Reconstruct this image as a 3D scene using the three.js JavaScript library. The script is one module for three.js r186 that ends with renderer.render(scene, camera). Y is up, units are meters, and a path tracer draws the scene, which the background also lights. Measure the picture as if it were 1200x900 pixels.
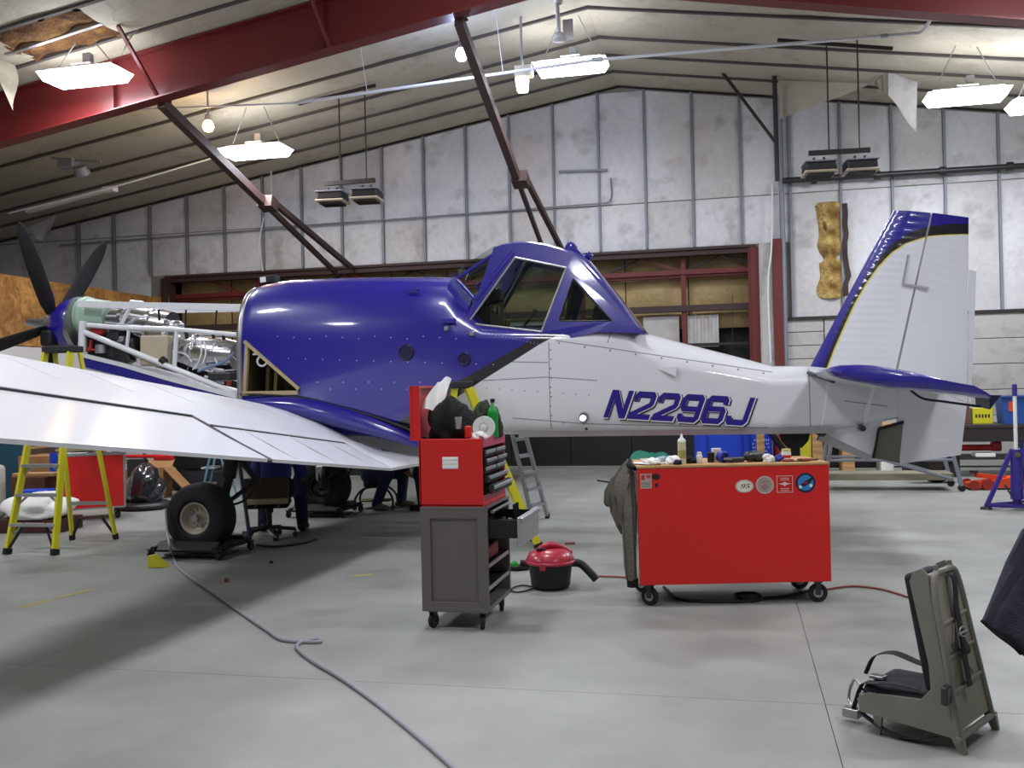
import * as THREE from 'three';
import { mergeGeometries, mergeVertices, toCreasedNormals } from 'three/addons/utils/BufferGeometryUtils.js';
import { RoundedBoxGeometry } from 'three/addons/geometries/RoundedBoxGeometry.js';
import { MarchingCubes } from 'three/addons/objects/MarchingCubes.js';
import { RectAreaLightUniformsLib } from 'three/addons/lights/RectAreaLightUniformsLib.js';
import { FontLoader } from 'three/addons/loaders/FontLoader.js';
import { TextGeometry } from 'three/addons/geometries/TextGeometry.js';
import { Brush, Evaluator, SUBTRACTION } from 'three-bvh-csg';

// ------------------------------------------------------------------ camera, light, exposure
const V = (x, y, z) => new THREE.Vector3(x, y, z);
const scene = new THREE.Scene();
scene.background = new THREE.Color(0x05060a);
const F = 1130, YAW = 13 * Math.PI / 180, ROLL = 1.3 * Math.PI / 180, PITCH = 0.25 * Math.PI / 180;
const EYE = V(0, 1.6, 0);
const camera = new THREE.PerspectiveCamera(2 * Math.atan(450 / F) * 180 / Math.PI, 4 / 3, 0.1, 100);
const fwd = V(-Math.sin(YAW) * Math.cos(PITCH), Math.sin(PITCH), -Math.cos(YAW) * Math.cos(PITCH));
const r0 = V(Math.cos(YAW), 0, -Math.sin(YAW)), u0 = r0.clone().cross(fwd);
const right = r0.clone().multiplyScalar(Math.cos(ROLL)).addScaledVector(u0, -Math.sin(ROLL));
const upv = r0.clone().multiplyScalar(Math.sin(ROLL)).addScaledVector(u0, Math.cos(ROLL));
camera.position.copy(EYE);
camera.quaternion.setFromRotationMatrix(new THREE.Matrix4().makeBasis(right, upv, fwd.clone().negate()));
const renderer = new THREE.WebGLRenderer({ antialias: true });
renderer.toneMapping = THREE.LinearToneMapping;
renderer.toneMappingExposure = 1.24;
renderer.shadowMap.enabled = true;
RectAreaLightUniformsLib.init();
const LAMP = 66, GLOW = 16;                // high bay lamps: light and what the eye sees of the tubes

// measuring: the real point a sight line meets on a plane of known depth
const ray = (px, py) => fwd.clone().addScaledVector(right, (px - 600) / F).addScaledVector(upv, -(py - 450) / F);
const atZ = (px, py, z) => { const d = ray(px, py); return EYE.clone().addScaledVector(d, z / d.z); };
const atY = (px, py, y = 0) => { const d = ray(px, py); return EYE.clone().addScaledVector(d, (y - 1.6) / d.y); };
const atX = (px, py, x) => { const d = ray(px, py); return EYE.clone().addScaledVector(d, x / d.x); };

// ------------------------------------------------------------------ random, noise, textures
let seed = 7;
const rnd = () => { seed = (seed + 0x6d2b79f5) | 0; let t = Math.imul(seed ^ (seed >>> 15), 1 | seed); t = (t + Math.imul(t ^ (t >>> 7), 61 | t)) ^ t; return ((t ^ (t >>> 14)) >>> 0) / 4294967296; };
const rr = (a, b) => a + (b - a) * rnd();
const hash = (i, j, s) => { let h = Math.imul(i, 374761393) + Math.imul(j, 668265263) + Math.imul(s, 974711); h = Math.imul(h ^ (h >>> 13), 1274126177); return ((h ^ (h >>> 16)) >>> 0) / 4294967296; };
const sm = (t) => t * t * (3 - 2 * t);
function vn(x, y, per, s) {                // periodic value noise
  const i = Math.floor(x), j = Math.floor(y), fx = sm(x - i), fy = sm(y - j), w = (k) => ((k % per) + per) % per;
  const a = hash(w(i), w(j), s), b = hash(w(i + 1), w(j), s), c = hash(w(i), w(j + 1), s), d = hash(w(i + 1), w(j + 1), s);
  return a + (b - a) * fx + (c - a) * fy + (a - b - c + d) * fx * fy;
}
const fbm = (u, v, f, oct, s) => { let a = 0, w = 0.5, t = 0; for (let o = 0; o < oct; o++) { a += w * vn(u * f, v * f, f, s + o); t += w; w *= 0.55; f *= 2; } return a / t; };
function tex(n, metres, fn, srgb = true) {
  const d = new Uint8Array(n * n * 4);
  for (let j = 0; j < n; j++) for (let i = 0; i < n; i++) {
    const c = fn(i / n, j / n), o = (j * n + i) * 4;
    for (let k = 0; k < 3; k++) d[o + k] = Math.max(0, Math.min(255, Array.isArray(c) ? c[k] : c));
    d[o + 3] = 255;
  }
  const t = new THREE.DataTexture(d, n, n);
  t.wrapS = t.wrapT = THREE.RepeatWrapping; t.magFilter = THREE.LinearFilter; t.minFilter = THREE.LinearMipmapLinearFilter; t.generateMipmaps = true;
  if (srgb) t.colorSpace = THREE.SRGBColorSpace;
  t.repeat.set(1 / metres, 1 / metres); t.needsUpdate = true;
  return t;
}
const mix3 = (a, b, t) => a.map((x, i) => x + (b[i] - x) * t);
const cl = (x, a = 0, b = 1) => Math.max(a, Math.min(b, x));
const stdm = (color, roughness = 0.6, metalness = 0, more = {}) => new THREE.MeshStandardMaterial({ color, roughness, metalness, ...more });
const phys = (color, roughness, more = {}) => new THREE.MeshPhysicalMaterial({ color, roughness, ...more });
function canvasTex(w, h, draw) {
  const c = document.createElement('canvas'); c.width = w; c.height = h;
  draw(c.getContext('2d'), w, h);
  const t = new THREE.CanvasTexture(c); t.colorSpace = THREE.SRGBColorSpace; t.anisotropy = 8; return t;
}

const concreteMap = tex(1024, 9, (u, v) => {
  const a = fbm(u, v, 4, 5, 11), b = fbm(u, v, 24, 4, 31), s = fbm(u * 1, v * 1, 9, 4, 77), st = cl((s - 0.58) * 5);
  return mix3(mix3([132, 136, 130], [164, 167, 160], cl(a * 1.5 - 0.25)), [104, 106, 102], st * 0.35).map((c) => c + (b - 0.5) * 26);
});
const concreteBump = tex(512, 3, (u, v) => 255 * fbm(u, v, 16, 4, 5), false);
const vinylMap = tex(1024, 3.1, (u, v) => {
  const a = fbm(u, v, 4, 5, 3), b = fbm(u, v, 9, 5, 19), c = fbm(u, v, 40, 3, 41), d = fbm(u * 1, v, 3, 3, 59);
  let col = mix3([206, 207, 209], [228, 229, 232], a);
  col = mix3(col, [150, 146, 140], cl((b - 0.56) * 3.2) * 0.55);
  col = mix3(col, [216, 209, 206], cl((d - 0.55) * 3) * 0.7);
  return col.map((x) => x + (c - 0.5) * 16);
});
const vinylBump = tex(512, 1.7, (u, v) => { const a = fbm(u, v, 6, 5, 8), r = 1 - Math.abs(2 * fbm(u, v, 5, 4, 23) - 1); return 255 * (0.55 * a + 0.45 * Math.pow(r, 6)); }, false);
const ceilMap = tex(512, 3.7, (u, v) => {
  const a = fbm(u, v, 4, 5, 13), b = fbm(u, v, 10, 4, 29);
  return mix3(mix3([170, 164, 144], [190, 184, 166], a), [132, 124, 102], cl((b - 0.58) * 3) * 0.5);
});
const tanMap = tex(512, 2.9, (u, v) => { const a = fbm(u, v, 4, 5, 63), b = fbm(u, v, 30, 3, 64); return mix3([150, 128, 82], [186, 162, 112], a).map((x) => x + (b - 0.5) * 12); });
const osbMap = tex(1024, 2.44, (u, v) => {
  const w1 = fbm(u, v, 6, 3, 101), a = vn(u * 44 + w1 * 8, v * 20 + w1 * 5, 1024, 5), b = vn(u * 22 + 9 * w1, v * 46 - 5 * w1, 1024, 6), c = fbm(u, v, 5, 4, 104);
  return mix3(mix3([112, 72, 30], [206, 158, 92], cl(0.55 * a + 0.55 * b)), [176, 122, 58], 0.25).map((x) => x * (0.86 + 0.28 * c));
});
const fiberMap = tex(512, 1, (u, v) => { const a = fbm(u, v, 6, 5, 71), b = fbm(u, v, 40, 3, 72); return mix3(mix3([120, 88, 40], [216, 190, 120], cl(a * 1.6 - 0.3)), [90, 60, 30], cl((b - 0.6) * 2)); });
const fiberBump = tex(256, 0.5, (u, v) => 255 * fbm(u, v, 10, 5, 75), false);
const clothBump = tex(256, 0.25, (u, v) => 255 * (0.6 * fbm(u, v, 8, 4, 81) + 0.4 * fbm(u, v, 50, 2, 83)), false);
const cardMap = tex(256, 0.8, (u, v) => { const a = fbm(u, v, 6, 4, 91); return mix3([150, 108, 66], [182, 138, 92], a); });
const plyMap = tex(512, 1.2, (u, v) => { const a = fbm(u, v * 1, 3, 3, 93), g = 0.5 + 0.5 * Math.sin(2 * Math.PI * (v * 14 + 3 * a)); return mix3([168, 126, 78], [206, 166, 112], g * 0.6 + 0.4 * a); });
const greyBump = tex(256, 0.4, (u, v) => 255 * fbm(u, v, 30, 3, 95), false);

const M = {
  concrete: stdm(0xffffff, 0.5, 0, { map: concreteMap, bumpMap: concreteBump, bumpScale: 0.004 }),
  joint: stdm(0x74746e, 0.9),
  vinyl: stdm(0xffffff, 0.55, 0, { map: vinylMap, bumpMap: vinylBump, bumpScale: 0.008 }),
  vinylB: stdm(0xf0eeea, 0.5, 0, { map: vinylMap, bumpMap: vinylBump, bumpScale: 0.01 }),
  ceil: stdm(0xffffff, 0.6, 0, { map: ceilMap, bumpMap: vinylBump, bumpScale: 0.015 }),
  batten: stdm(0x868b94, 0.5, 0.1), bandC: stdm(0x4f4a46, 0.7),
  shell: stdm(0x8a8880, 0.9),
  tan: stdm(0xffffff, 0.6, 0, { map: tanMap, bumpMap: vinylBump, bumpScale: 0.02 }),
  osb: stdm(0xffffff, 0.8, 0, { map: osbMap }), white: stdm(0xdedede, 0.5), siding: stdm(0xdcd9d2, 0.55, 0, { map: vinylMap }),
  iron: stdm(0x6a2422, 0.5), rafter: stdm(0x6e2322, 0.38), brown: stdm(0x3f2b27, 0.6), darkiron: stdm(0x2b2423, 0.6),
  black: stdm(0x111113, 0.55), blackgloss: phys(0x0b0b0d, 0.25), rubber: stdm(0x17171a, 0.75, 0, { bumpMap: greyBump, bumpScale: 0.001 }),
  fiber: stdm(0xffffff, 1, 0, { map: fiberMap, bumpMap: fiberBump, bumpScale: 0.03 }),
  blue: phys(0x1d1288, 0.3, { clearcoat: 1, clearcoatRoughness: 0.06 }),
  paintwhite: phys(0xdfe1e6, 0.32, { clearcoat: 0.9, clearcoatRoughness: 0.12 }),
  wingwhite: phys(0xdadce1, 0.5, { clearcoat: 0.35, clearcoatRoughness: 0.12 }),
  tubewhite: phys(0xe4e6ea, 0.35, { clearcoat: 0.4 }), beige: stdm(0xb9ad96, 0.6), olive: stdm(0x6b6238, 0.7), tanmetal: stdm(0xa99a74, 0.55),
  steel: stdm(0xa8a8aa, 0.32, 0.9), alu: stdm(0xb7b9bb, 0.38, 0.85), foil: stdm(0xd6d6d8, 0.18, 1), darksteel: stdm(0x4a4a4c, 0.4, 0.7), chrome: stdm(0xe0e0e0, 0.1, 1),
  mint: stdm(0x9db8a4, 0.5), redpart: stdm(0x9c2a22, 0.5), glass: new THREE.MeshPhysicalMaterial({ color: 0xdfe6e2, transmission: 1, roughness: 0.02, thickness: 0, ior: 1.45 }),
  red: phys(0xd81812, 0.4, { clearcoat: 0.3, clearcoatRoughness: 0.3 }), redbench: phys(0xd81712, 0.45, { clearcoat: 0.2, clearcoatRoughness: 0.4 }), cab: stdm(0x6c6763, 0.45, 0.2), cabdark: stdm(0x2e2c2b, 0.5, 0.2),
  yellow: phys(0xd2cb26, 0.4, { clearcoat: 0.4 }), purple: phys(0x3a2f8c, 0.4), bluebin: stdm(0x1340c4, 0.5), teal: stdm(0x1e4e62, 0.6), orange: stdm(0xd8481c, 0.5),
  cardboard: stdm(0xffffff, 0.85, 0, { map: cardMap }), ply: stdm(0xffffff, 0.75, 0, { map: plyMap }),
  clothblack: stdm(0x121214, 0.95, 0, { bumpMap: clothBump, bumpScale: 0.012 }), clothgreen: stdm(0x27331f, 0.95, 0, { bumpMap: clothBump, bumpScale: 0.012 }), clothgrey: stdm(0x6e6a60, 0.95, 0, { bumpMap: clothBump, bumpScale: 0.012 }),
  clothdark: stdm(0x3d3b4a, 0.95, 0, { bumpMap: clothBump, bumpScale: 0.008 }), shirt: stdm(0x343a86, 0.9, 0, { bumpMap: clothBump, bumpScale: 0.008 }), navy: stdm(0x161a38, 0.9, 0, { bumpMap: clothBump, bumpScale: 0.008 }), jeans: stdm(0x24314e, 0.9, 0, { bumpMap: clothBump, bumpScale: 0.006 }),
  skin: stdm(0xb5785a, 0.6), hair: stdm(0x2a1d14, 0.8), seatgrey: phys(0x7b786f, 0.5, { clearcoat: 0.15 }), seatback: stdm(0x8b8678, 0.7), strap: stdm(0x1b1a22, 0.8), paper: stdm(0xeeeeea, 0.8), whiteplastic: stdm(0xe8e8e4, 0.45),
  clear: phys(0x2b2c31, 0.2, { clearcoat: 1 }), green: phys(0x169438, 0.3), pink: stdm(0xb94a6a, 0.5), vacred: phys(0xb5203c, 0.35, { clearcoat: 0.5 }), tarp: stdm(0x2b7a66, 0.7),
  grip: stdm(0x26262a, 0.8), wood: stdm(0xffffff, 0.8, 0, { map: plyMap }), hose: stdm(0xa39ca6, 0.6), redcord: stdm(0x8c3f3c, 0.6), cover: stdm(0xc9c6bb, 0.85, 0, { bumpMap: clothBump, bumpScale: 0.012 }),
};

// ------------------------------------------------------------------ geometry helpers (all return BufferGeometry)
const strip = (g) => { const n = g.index ? g.toNonIndexed() : g; for (const k of Object.keys(n.attributes)) if (!['position', 'normal', 'uv'].includes(k)) n.deleteAttribute(k); if (!n.attributes.normal) n.computeVertexNormals(); if (!n.attributes.uv) n.setAttribute('uv', new THREE.BufferAttribute(new Float32Array(n.attributes.position.count * 2), 2)); n.morphAttributes = {}; return n; };
const mg = (...gs) => { const l = gs.flat(9).filter(Boolean); return l.length === 1 ? l[0] : mergeGeometries(l.map(strip)); };
const mv = (g, x = 0, y = 0, z = 0, rx = 0, ry = 0, rz = 0) => { if (rx || ry || rz) g.applyMatrix4(new THREE.Matrix4().makeRotationFromEuler(new THREE.Euler(rx, ry, rz, 'YXZ'))); g.translate(x, y, z); return g; };
const bx = (w, h, d, x = 0, y = 0, z = 0, rx = 0, ry = 0, rz = 0) => mv(new THREE.BoxGeometry(w, h, d), x, y, z, rx, ry, rz);
const rb = (w, h, d, r, x = 0, y = 0, z = 0, rx = 0, ry = 0, rz = 0) => mv(new RoundedBoxGeometry(w, h, d, 2, Math.min(r, w / 2.01, h / 2.01, d / 2.01)), x, y, z, rx, ry, rz);
const cy = (r1, r2, h, x = 0, y = 0, z = 0, rx = 0, ry = 0, rz = 0, n = 20) => mv(new THREE.CylinderGeometry(r1, r2, h, n), x, y, z, rx, ry, rz);
const sp = (r, x, y, z, sx = 1, sy = 1, sz = 1) => { const g = new THREE.SphereGeometry(r, 20, 14); g.scale(sx, sy, sz); g.translate(x, y, z); return g; };
const to = (R, r, x, y, z, rx = 0, ry = 0, rz = 0, arc = Math.PI * 2) => mv(new THREE.TorusGeometry(R, r, 10, 28, arc), x, y, z, rx, ry, rz);
const la = (pts, n = 28) => new THREE.LatheGeometry(pts.map((p) => new THREE.Vector2(p[0], p[1])), n);
const alongY = (g, a, b) => { const d = b.clone().sub(a); g.applyQuaternion(new THREE.Quaternion().setFromUnitVectors(V(0, 1, 0), d.clone().normalize())); g.translate((a.x + b.x) / 2, (a.y + b.y) / 2, (a.z + b.z) / 2); return g; };
const rod = (a, b, r, r2 = r, n = 12) => alongY(new THREE.CylinderGeometry(r2, r, a.distanceTo(b), n), a, b);
function bar(a, b, w, h, up = V(0, 1, 0)) {        // rectangular beam, w sideways, h along up
  const d = b.clone().sub(a), L = d.length(), z = d.normalize(); let x = up.clone().cross(z); if (x.lengthSq() < 1e-6) x = V(1, 0, 0).cross(z); x.normalize(); const y = z.clone().cross(x);
  const g = new THREE.BoxGeometry(w, h, L); g.applyMatrix4(new THREE.Matrix4().makeBasis(x, y, z)); g.translate((a.x + b.x) / 2, (a.y + b.y) / 2, (a.z + b.z) / 2); return g;
}
const tube = (pts, r, n = 8, seg = 0, closed = false) => new THREE.TubeGeometry(new THREE.CatmullRomCurve3(pts.map((p) => (Array.isArray(p) ? V(...p) : p)), closed), seg || pts.length * 8, r, n, closed);
function shapeOf(pts, holes = []) { const s = new THREE.Shape(pts.map((p) => new THREE.Vector2(p[0] ?? p.x, p[1] ?? p.y))); for (const h of holes) s.holes.push(new THREE.Path(h.map((p) => new THREE.Vector2(p[0] ?? p.x, p[1] ?? p.y)))); return s; }
const ext = (pts, depth, bevel = 0, holes = []) => new THREE.ExtrudeGeometry(shapeOf(pts, holes), { depth, bevelEnabled: bevel > 0, bevelSize: bevel, bevelThickness: bevel, bevelSegments: 2, curveSegments: 8 });
function gridGeo(nu, nv, fn, flip = false) {       // a surface patch from fn(u, v) -> Vector3
  const p = [], uv = [], ix = [];
  for (let j = 0; j <= nv; j++) for (let i = 0; i <= nu; i++) { const q = fn(i / nu, j / nv); p.push(q.x, q.y, q.z); uv.push(i / nu, j / nv); }
  for (let j = 0; j < nv; j++) for (let i = 0; i < nu; i++) { const a = j * (nu + 1) + i, b = a + 1, c = a + nu + 1, d = c + 1; if (flip) ix.push(a, c, b, b, c, d); else ix.push(a, b, c, b, d, c); }
  const g = new THREE.BufferGeometry(); g.setAttribute('position', new THREE.Float32BufferAttribute(p, 3)); g.setAttribute('uv', new THREE.Float32BufferAttribute(uv, 2)); g.setIndex(ix); g.computeVertexNormals(); return g;
}
function loft(rings, capped = true) {              // closed rings of equal length, joined and capped (indexed, welded)
  const n = rings[0].length, p = [], ix = [];
  for (const r of rings) for (const q of r) p.push(q.x, q.y, q.z);
  for (let k = 0; k < rings.length - 1; k++) for (let i = 0; i < n; i++) { const a = k * n + i, b = k * n + (i + 1) % n, c = a + n, d = b + n; ix.push(a, c, b, b, c, d); }
  if (capped) for (const [k, s] of [[0, 1], [rings.length - 1, -1]]) {
    const c = rings[k].reduce((m, q) => m.add(q), V(0, 0, 0)).multiplyScalar(1 / n), ci = p.length / 3; p.push(c.x, c.y, c.z);
    for (let i = 0; i < n; i++) { const a = k * n + i, b = k * n + (i + 1) % n; if (s > 0) ix.push(ci, a, b); else ix.push(ci, b, a); }
  }
  let g = new THREE.BufferGeometry(); g.setAttribute('position', new THREE.Float32BufferAttribute(p, 3)); g.setIndex(ix);
  return g;
}
const crease = (g, a = 0.7) => toCreasedNormals(g, a);
function uvBox(g) {                                 // uv in metres by the face's main direction
  if (!g.attributes.normal) { if (g.index) g = g.toNonIndexed(); g.computeVertexNormals(); }
  const P = g.attributes.position, N = g.attributes.normal, uv = new Float32Array(P.count * 2);
  for (let i = 0; i < P.count; i++) { const ax = Math.abs(N.getX(i)), ay = Math.abs(N.getY(i)), az = Math.abs(N.getZ(i)); const [u, v] = ay >= ax && ay >= az ? [P.getX(i), P.getZ(i)] : ax > az ? [P.getZ(i), P.getY(i)] : [P.getX(i), P.getY(i)]; uv[2 * i] = u; uv[2 * i + 1] = v; }
  g.setAttribute('uv', new THREE.BufferAttribute(uv, 2)); return g;
}

// ------------------------------------------------------------------ objects
const taken = {};
const numbered = (n) => { const k = taken[n] = (taken[n] ?? -1) + 1; return k ? n + '_' + String(k).padStart(3, '0') : n; };
function tag(o, label, category, group, kind) { if (label) o.userData.label = label; if (category) o.userData.category = category; if (group) o.userData.group = group; if (kind) o.userData.kind = kind; return o; }
function part(name, geo, mat, parent, keepUV = false) { const g = Array.isArray(geo) ? mg(geo) : geo; const gg = keepUV ? g : uvBox(g); const m = new THREE.Mesh(gg, mat); m.name = name; m.castShadow = m.receiveShadow = true; (parent ?? scene).add(m); return m; }
const parts = (name, list, mat, parent) => list.map((g) => part(name, g, mat, parent));
function thing(name, label, category, pos = [0, 0, 0], turn = 0, group) { const o = new THREE.Group(); o.name = numbered(name); scene.add(o); o.position.set(...(pos.toArray ? pos.toArray() : pos)); o.rotation.y = turn; return tag(o, label, category, group); }
function single(name, geo, mat, label, category, group) { // a thing that is one mesh, its origin at its base
  const g = uvBox(Array.isArray(geo) ? mg(geo) : geo); g.computeBoundingBox(); const b = g.boundingBox, c = V((b.min.x + b.max.x) / 2, b.min.y, (b.min.z + b.max.z) / 2); g.translate(-c.x, -c.y, -c.z);
  const m = new THREE.Mesh(g, mat); m.name = numbered(name); m.position.copy(c); m.castShadow = m.receiveShadow = true; scene.add(m); return tag(m, label, category, group);
}
function struct(name, geo, mat, parent) { if (!geo) { const o = new THREE.Group(); o.name = name; scene.add(o); o.userData.kind = 'structure'; return o; } const m = part(name, geo, mat, parent); if (!parent) m.userData.kind = 'structure'; return m; }
function rebase(o) { for (const c of o.children) c.position.sub(o.position); return o; }   // children were modelled in hangar coordinates

// ================================================================== THE HANGAR
const RX = -2.06, RY = 7.38, SL = 0.157, BZ = -18.7, FZ = 6, LX = -18, RXW = 13.9;
const roofY = (x) => RY - SL * Math.abs(x - RX);
{ // floor: slabs with control joints
  const floor = struct('floor'); part('joint_filler', bx(RXW - LX + 0.6, 0.2, FZ - BZ + 1.6, (LX + RXW) / 2, -0.112, (FZ + BZ) / 2 - 0.4), M.joint, floor);
  const xs = [LX, -13.4, -8.8, -4.2, 0.4, 5, 9.6, RXW], zs = [BZ - 0.9, -15.9, -12.4, -8.6, -5.0, -1.4, 2.2, FZ];
  for (let i = 0; i < 7; i++) for (let j = 0; j < 7; j++) part('floor_slab', bx(xs[i + 1] - xs[i] - 0.004, 0.1, zs[j + 1] - zs[j] - 0.004, (xs[i] + xs[i + 1]) / 2, -0.05, (zs[j] + zs[j + 1]) / 2), M.concrete, floor);
}
{ const fl = scene.getObjectByName('floor'), q = (x, y) => atY(x, y, 0.0008); for (const [a, b] of [[[22, 712], [60, 703]], [[66, 701], [108, 691]], [[414, 675], [437, 673]]]) part('paint_mark', bar(q(...a), q(...b), 0.05, 0.0012), stdm(0xb8aa58, 0.7), fl); }
const DOOR = [-11.96, 0.44, 4.15];
{ // shells
  const out = [[LX, 0], [RXW, 0], [RXW, roofY(RXW)], [RX, RY], [LX, roofY(LX)]];
  const back = struct('wall_back');
  const hole = [[DOOR[0], 0.001], [DOOR[0], DOOR[2]], [DOOR[1], DOOR[2]], [DOOR[1], 0.001]];
  const wg = ext(out, 0.2, 0, [hole]); wg.translate(0, 0, BZ - 0.2); part('wall_sheet', wg, M.shell, back);
  // insulation blankets between metal battens
  const xs = []; for (let k = -16; k <= 16; k++) { const x = 0.2 + 0.893 * k; if (x > LX + 0.2 && x < RXW - 0.2) xs.push(x); } xs.unshift(LX); xs.push(RXW);
  const puff = (x0, x1, y0, ya, yb, s, mat) => part('insulation_panel', gridGeo(8, 8, (u, v) => {
    const x = x0 + (x1 - x0) * u, yt = ya + (yb - ya) * u, y = y0 + (yt - y0) * v, e = Math.pow(Math.sin(Math.PI * cl(u, 0.001, 0.999)), 0.5) * Math.pow(Math.sin(Math.PI * cl(v, 0.001, 0.999)), 0.3);
    return V(x, y, BZ + 0.012 + 0.035 * e * (0.7 + 0.4 * vn(u * 3 + s, v * 4, 99, 4)) + 0.012 * (vn(u * 6, v * 8 + s, 99, 6) - 0.5));
  }), mat, back);
  for (let i = 0; i < xs.length - 1; i++) {
    const a = xs[i] + 0.025, b = xs[i + 1] - 0.025, m = (a + b) / 2, low = m > DOOR[0] && m < DOOR[1] + 0.3 ? DOOR[2] + 0.06 : m > 0.5 ? 2.78 : 0.02;
    const mid = 5.12;
    puff(a, b, low, mid - 0.02, mid - 0.02, i, i % 3 ? M.vinyl : M.vinylB); puff(a, b, mid + 0.0, roofY(a) - 0.03, roofY(b) - 0.03, i + 50, i % 4 ? M.vinyl : M.vinylB);
    if (i) part('batten', bx(0.045, roofY(xs[i]) - low - 0.02, 0.035, xs[i], (roofY(xs[i]) + low) / 2, BZ + 0.06), M.batten, back);
  }
  part('torn_insulation', gridGeo(14, 30, (u, v) => { const w = 0.16 + 0.1 * vn(v * 9, 2, 99, 3), x = 1.78 + (u - 0.5) * 2 * w * (v < 0.03 || v > 0.97 ? 0.7 : 1) + 0.05 * (vn(v * 7, 5, 99, 8) - 0.5), y = 3.12 + 1.78 * v; return V(x, y, BZ + 0.045 + 0.09 * Math.sin(Math.PI * u) * (0.4 + vn(u * 6, v * 16, 99, 9)) - (Math.abs(v - 0.42) < 0.02 ? 0.05 : 0)); }), M.fiber, back);
  part('torn_edge', gridGeo(4, 24, (u, v) => V(1.97 + 0.07 * vn(v * 9, 7, 99, 3) + u * 0.09, 3.15 + 1.7 * v, BZ + 0.1 + 0.06 * u * vn(v * 6, 3, 99, 2))), M.brown, back);
  // white siding below on the right, board over board
  const plank = (x0, x1, y0, y1) => { const g = new RoundedBoxGeometry(x1 - x0, y1 - y0 - 0.012, 0.05, 1, 0.008); g.rotateX(0.03); g.translate((x0 + x1) / 2, (y0 + y1) / 2, BZ + 0.04); part('siding_plank', g, M.siding, back); };
  for (let y = 0.02, k = 0; k < 11; k++, y += 0.25) plank(0.95, 1.62, y, y + 0.25);
  for (let j = 0; j < 3; j++) for (let k = 0; k < 6; k++) plank(1.64 + j * 4.1, 1.64 + j * 4.1 + 4.08, 0.02 + k * 0.455, 0.02 + k * 0.455 + 0.455);
  part('siding_cap', bx(12.9, 0.06, 0.1, 7.4, 2.77, BZ + 0.06), M.darkiron, back);
  part('post', rb(0.26, 4.2, 0.14, 0.03, 0.62, 2.1, BZ + 0.09), M.siding, back);
  part('column', mg(bx(0.03, 4.25, 0.2, 0.82, 2.13, BZ + 0.12), bx(0.16, 4.25, 0.02, 0.82, 2.13, BZ + 0.22), bx(0.16, 4.25, 0.02, 0.82, 2.13, BZ + 0.02)), M.iron, back);
  part('pipe_column', rod(V(0.93, 0, BZ + 0.16), V(0.93, 7.0, BZ + 0.16), 0.05), M.batten, back);
  const wl = struct('wall_left', bx(0.2, 5.1, FZ - BZ + 0.4, LX - 0.1, 2.5, (FZ + BZ) / 2), M.vinyl), wr = struct('wall_right', bx(0.2, 5.1, FZ - BZ + 0.4, RXW + 0.1, 2.5, (FZ + BZ) / 2), M.vinyl);
  const fg = ext(out, 0.2); fg.translate(0, 0, FZ); struct('wall_front', fg, M.vinyl);
  // ceiling: blanket strips between dark bands, on both slopes
  const bandz = [BZ, -17.75, -16.85, -15.95, -14.65, -13.3, -11.5, -10.5, -9.2, -7.9, -6.6, -5.3, -4, -2.7, -1.4, -0.1, 1.2, 2.5, 3.8, FZ];
  for (const s of [-1, 1]) {
    const c = struct(s < 0 ? 'ceiling_left' : 'ceiling_right'), X1 = s < 0 ? LX - 0.3 : RXW + 0.3, L = Math.abs(X1 - RX), ang = Math.atan(SL), P = (d, z, up) => V(RX + s * d, RY - SL * d + up, z);
    part('roof_deck', loft([[P(0, BZ - 1.3, 0.08), P(0, FZ + 0.2, 0.08), P(0, FZ + 0.2, 0.3), P(0, BZ - 1.3, 0.3)], [P(L, BZ - 1.3, 0.08), P(L, FZ + 0.2, 0.08), P(L, FZ + 0.2, 0.3), P(L, BZ - 1.3, 0.3)]]), M.shell, c);
    for (let k = 0; k < bandz.length - 1; k++) {
      const za = bandz[k], zb = bandz[k + 1], n = 5;
      for (let i = 0; i < n; i++) {
        const d0 = L * i / n, d1 = L * (i + 1) / n;
        if (s < 0 && za === -11.5 && (i === 1 || i === 2)) continue;                                     // the blanket has come down here
        part('insulation_strip', gridGeo(8, 5, (u, v) => { const e = Math.pow(Math.sin(Math.PI * cl(v, 0.001, 0.999)), 0.6), q = P(d0 + (d1 - d0) * u, za + (zb - za) * v, 0.05 - 0.05 * e * (0.6 + 0.7 * vn(u * 3 + i * 3, v * 2 + k, 99, 7)) - (u < 0.02 || u > 0.98 ? 0.0 : 0.008)); return q; }, s > 0), M.ceil, c);
      }
      if (k) part('band', loft([[P(0, za - 0.03, 0.0), P(0, za + 0.03, 0.0), P(0, za + 0.03, 0.08), P(0, za - 0.03, 0.08)], [P(L, za - 0.03, 0.0), P(L, za + 0.03, 0.0), P(L, za + 0.03, 0.08), P(L, za - 0.03, 0.08)]]), M.bandC, c);
    }
    if (s < 0) {
      part('hanging_fiberglass', gridGeo(24, 10, (u, v) => { const q = P(5.85 + 1.35 * u, -11.47 + 0.94 * v, 0.06 - 0.1 * vn(u * 8, v * 5, 99, 12)); return q; }), stdm(0x9a8270, 1, 0, { map: fiberMap, bumpMap: fiberBump, bumpScale: 0.03 }), c);
      for (const [da, db] of [[3.24, 5.85], [7.15, 9.74]]) part('insulation_strip', gridGeo(6, 5, (u, v) => P(da + (db - da) * u, -11.49 + 0.98 * v, 0.03 - 0.04 * Math.sin(Math.PI * v)), true), M.ceil, c);
      part('torn_sheet', gridGeo(8, 8, (u, v) => V(-9.55 + 0.28 * v * u + 0.05 * Math.sin(5 * v), 6.2 - 0.62 * v * (0.35 + 0.65 * (1 - u)), -11.4 + 0.7 * u)), M.ceil, c);
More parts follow.
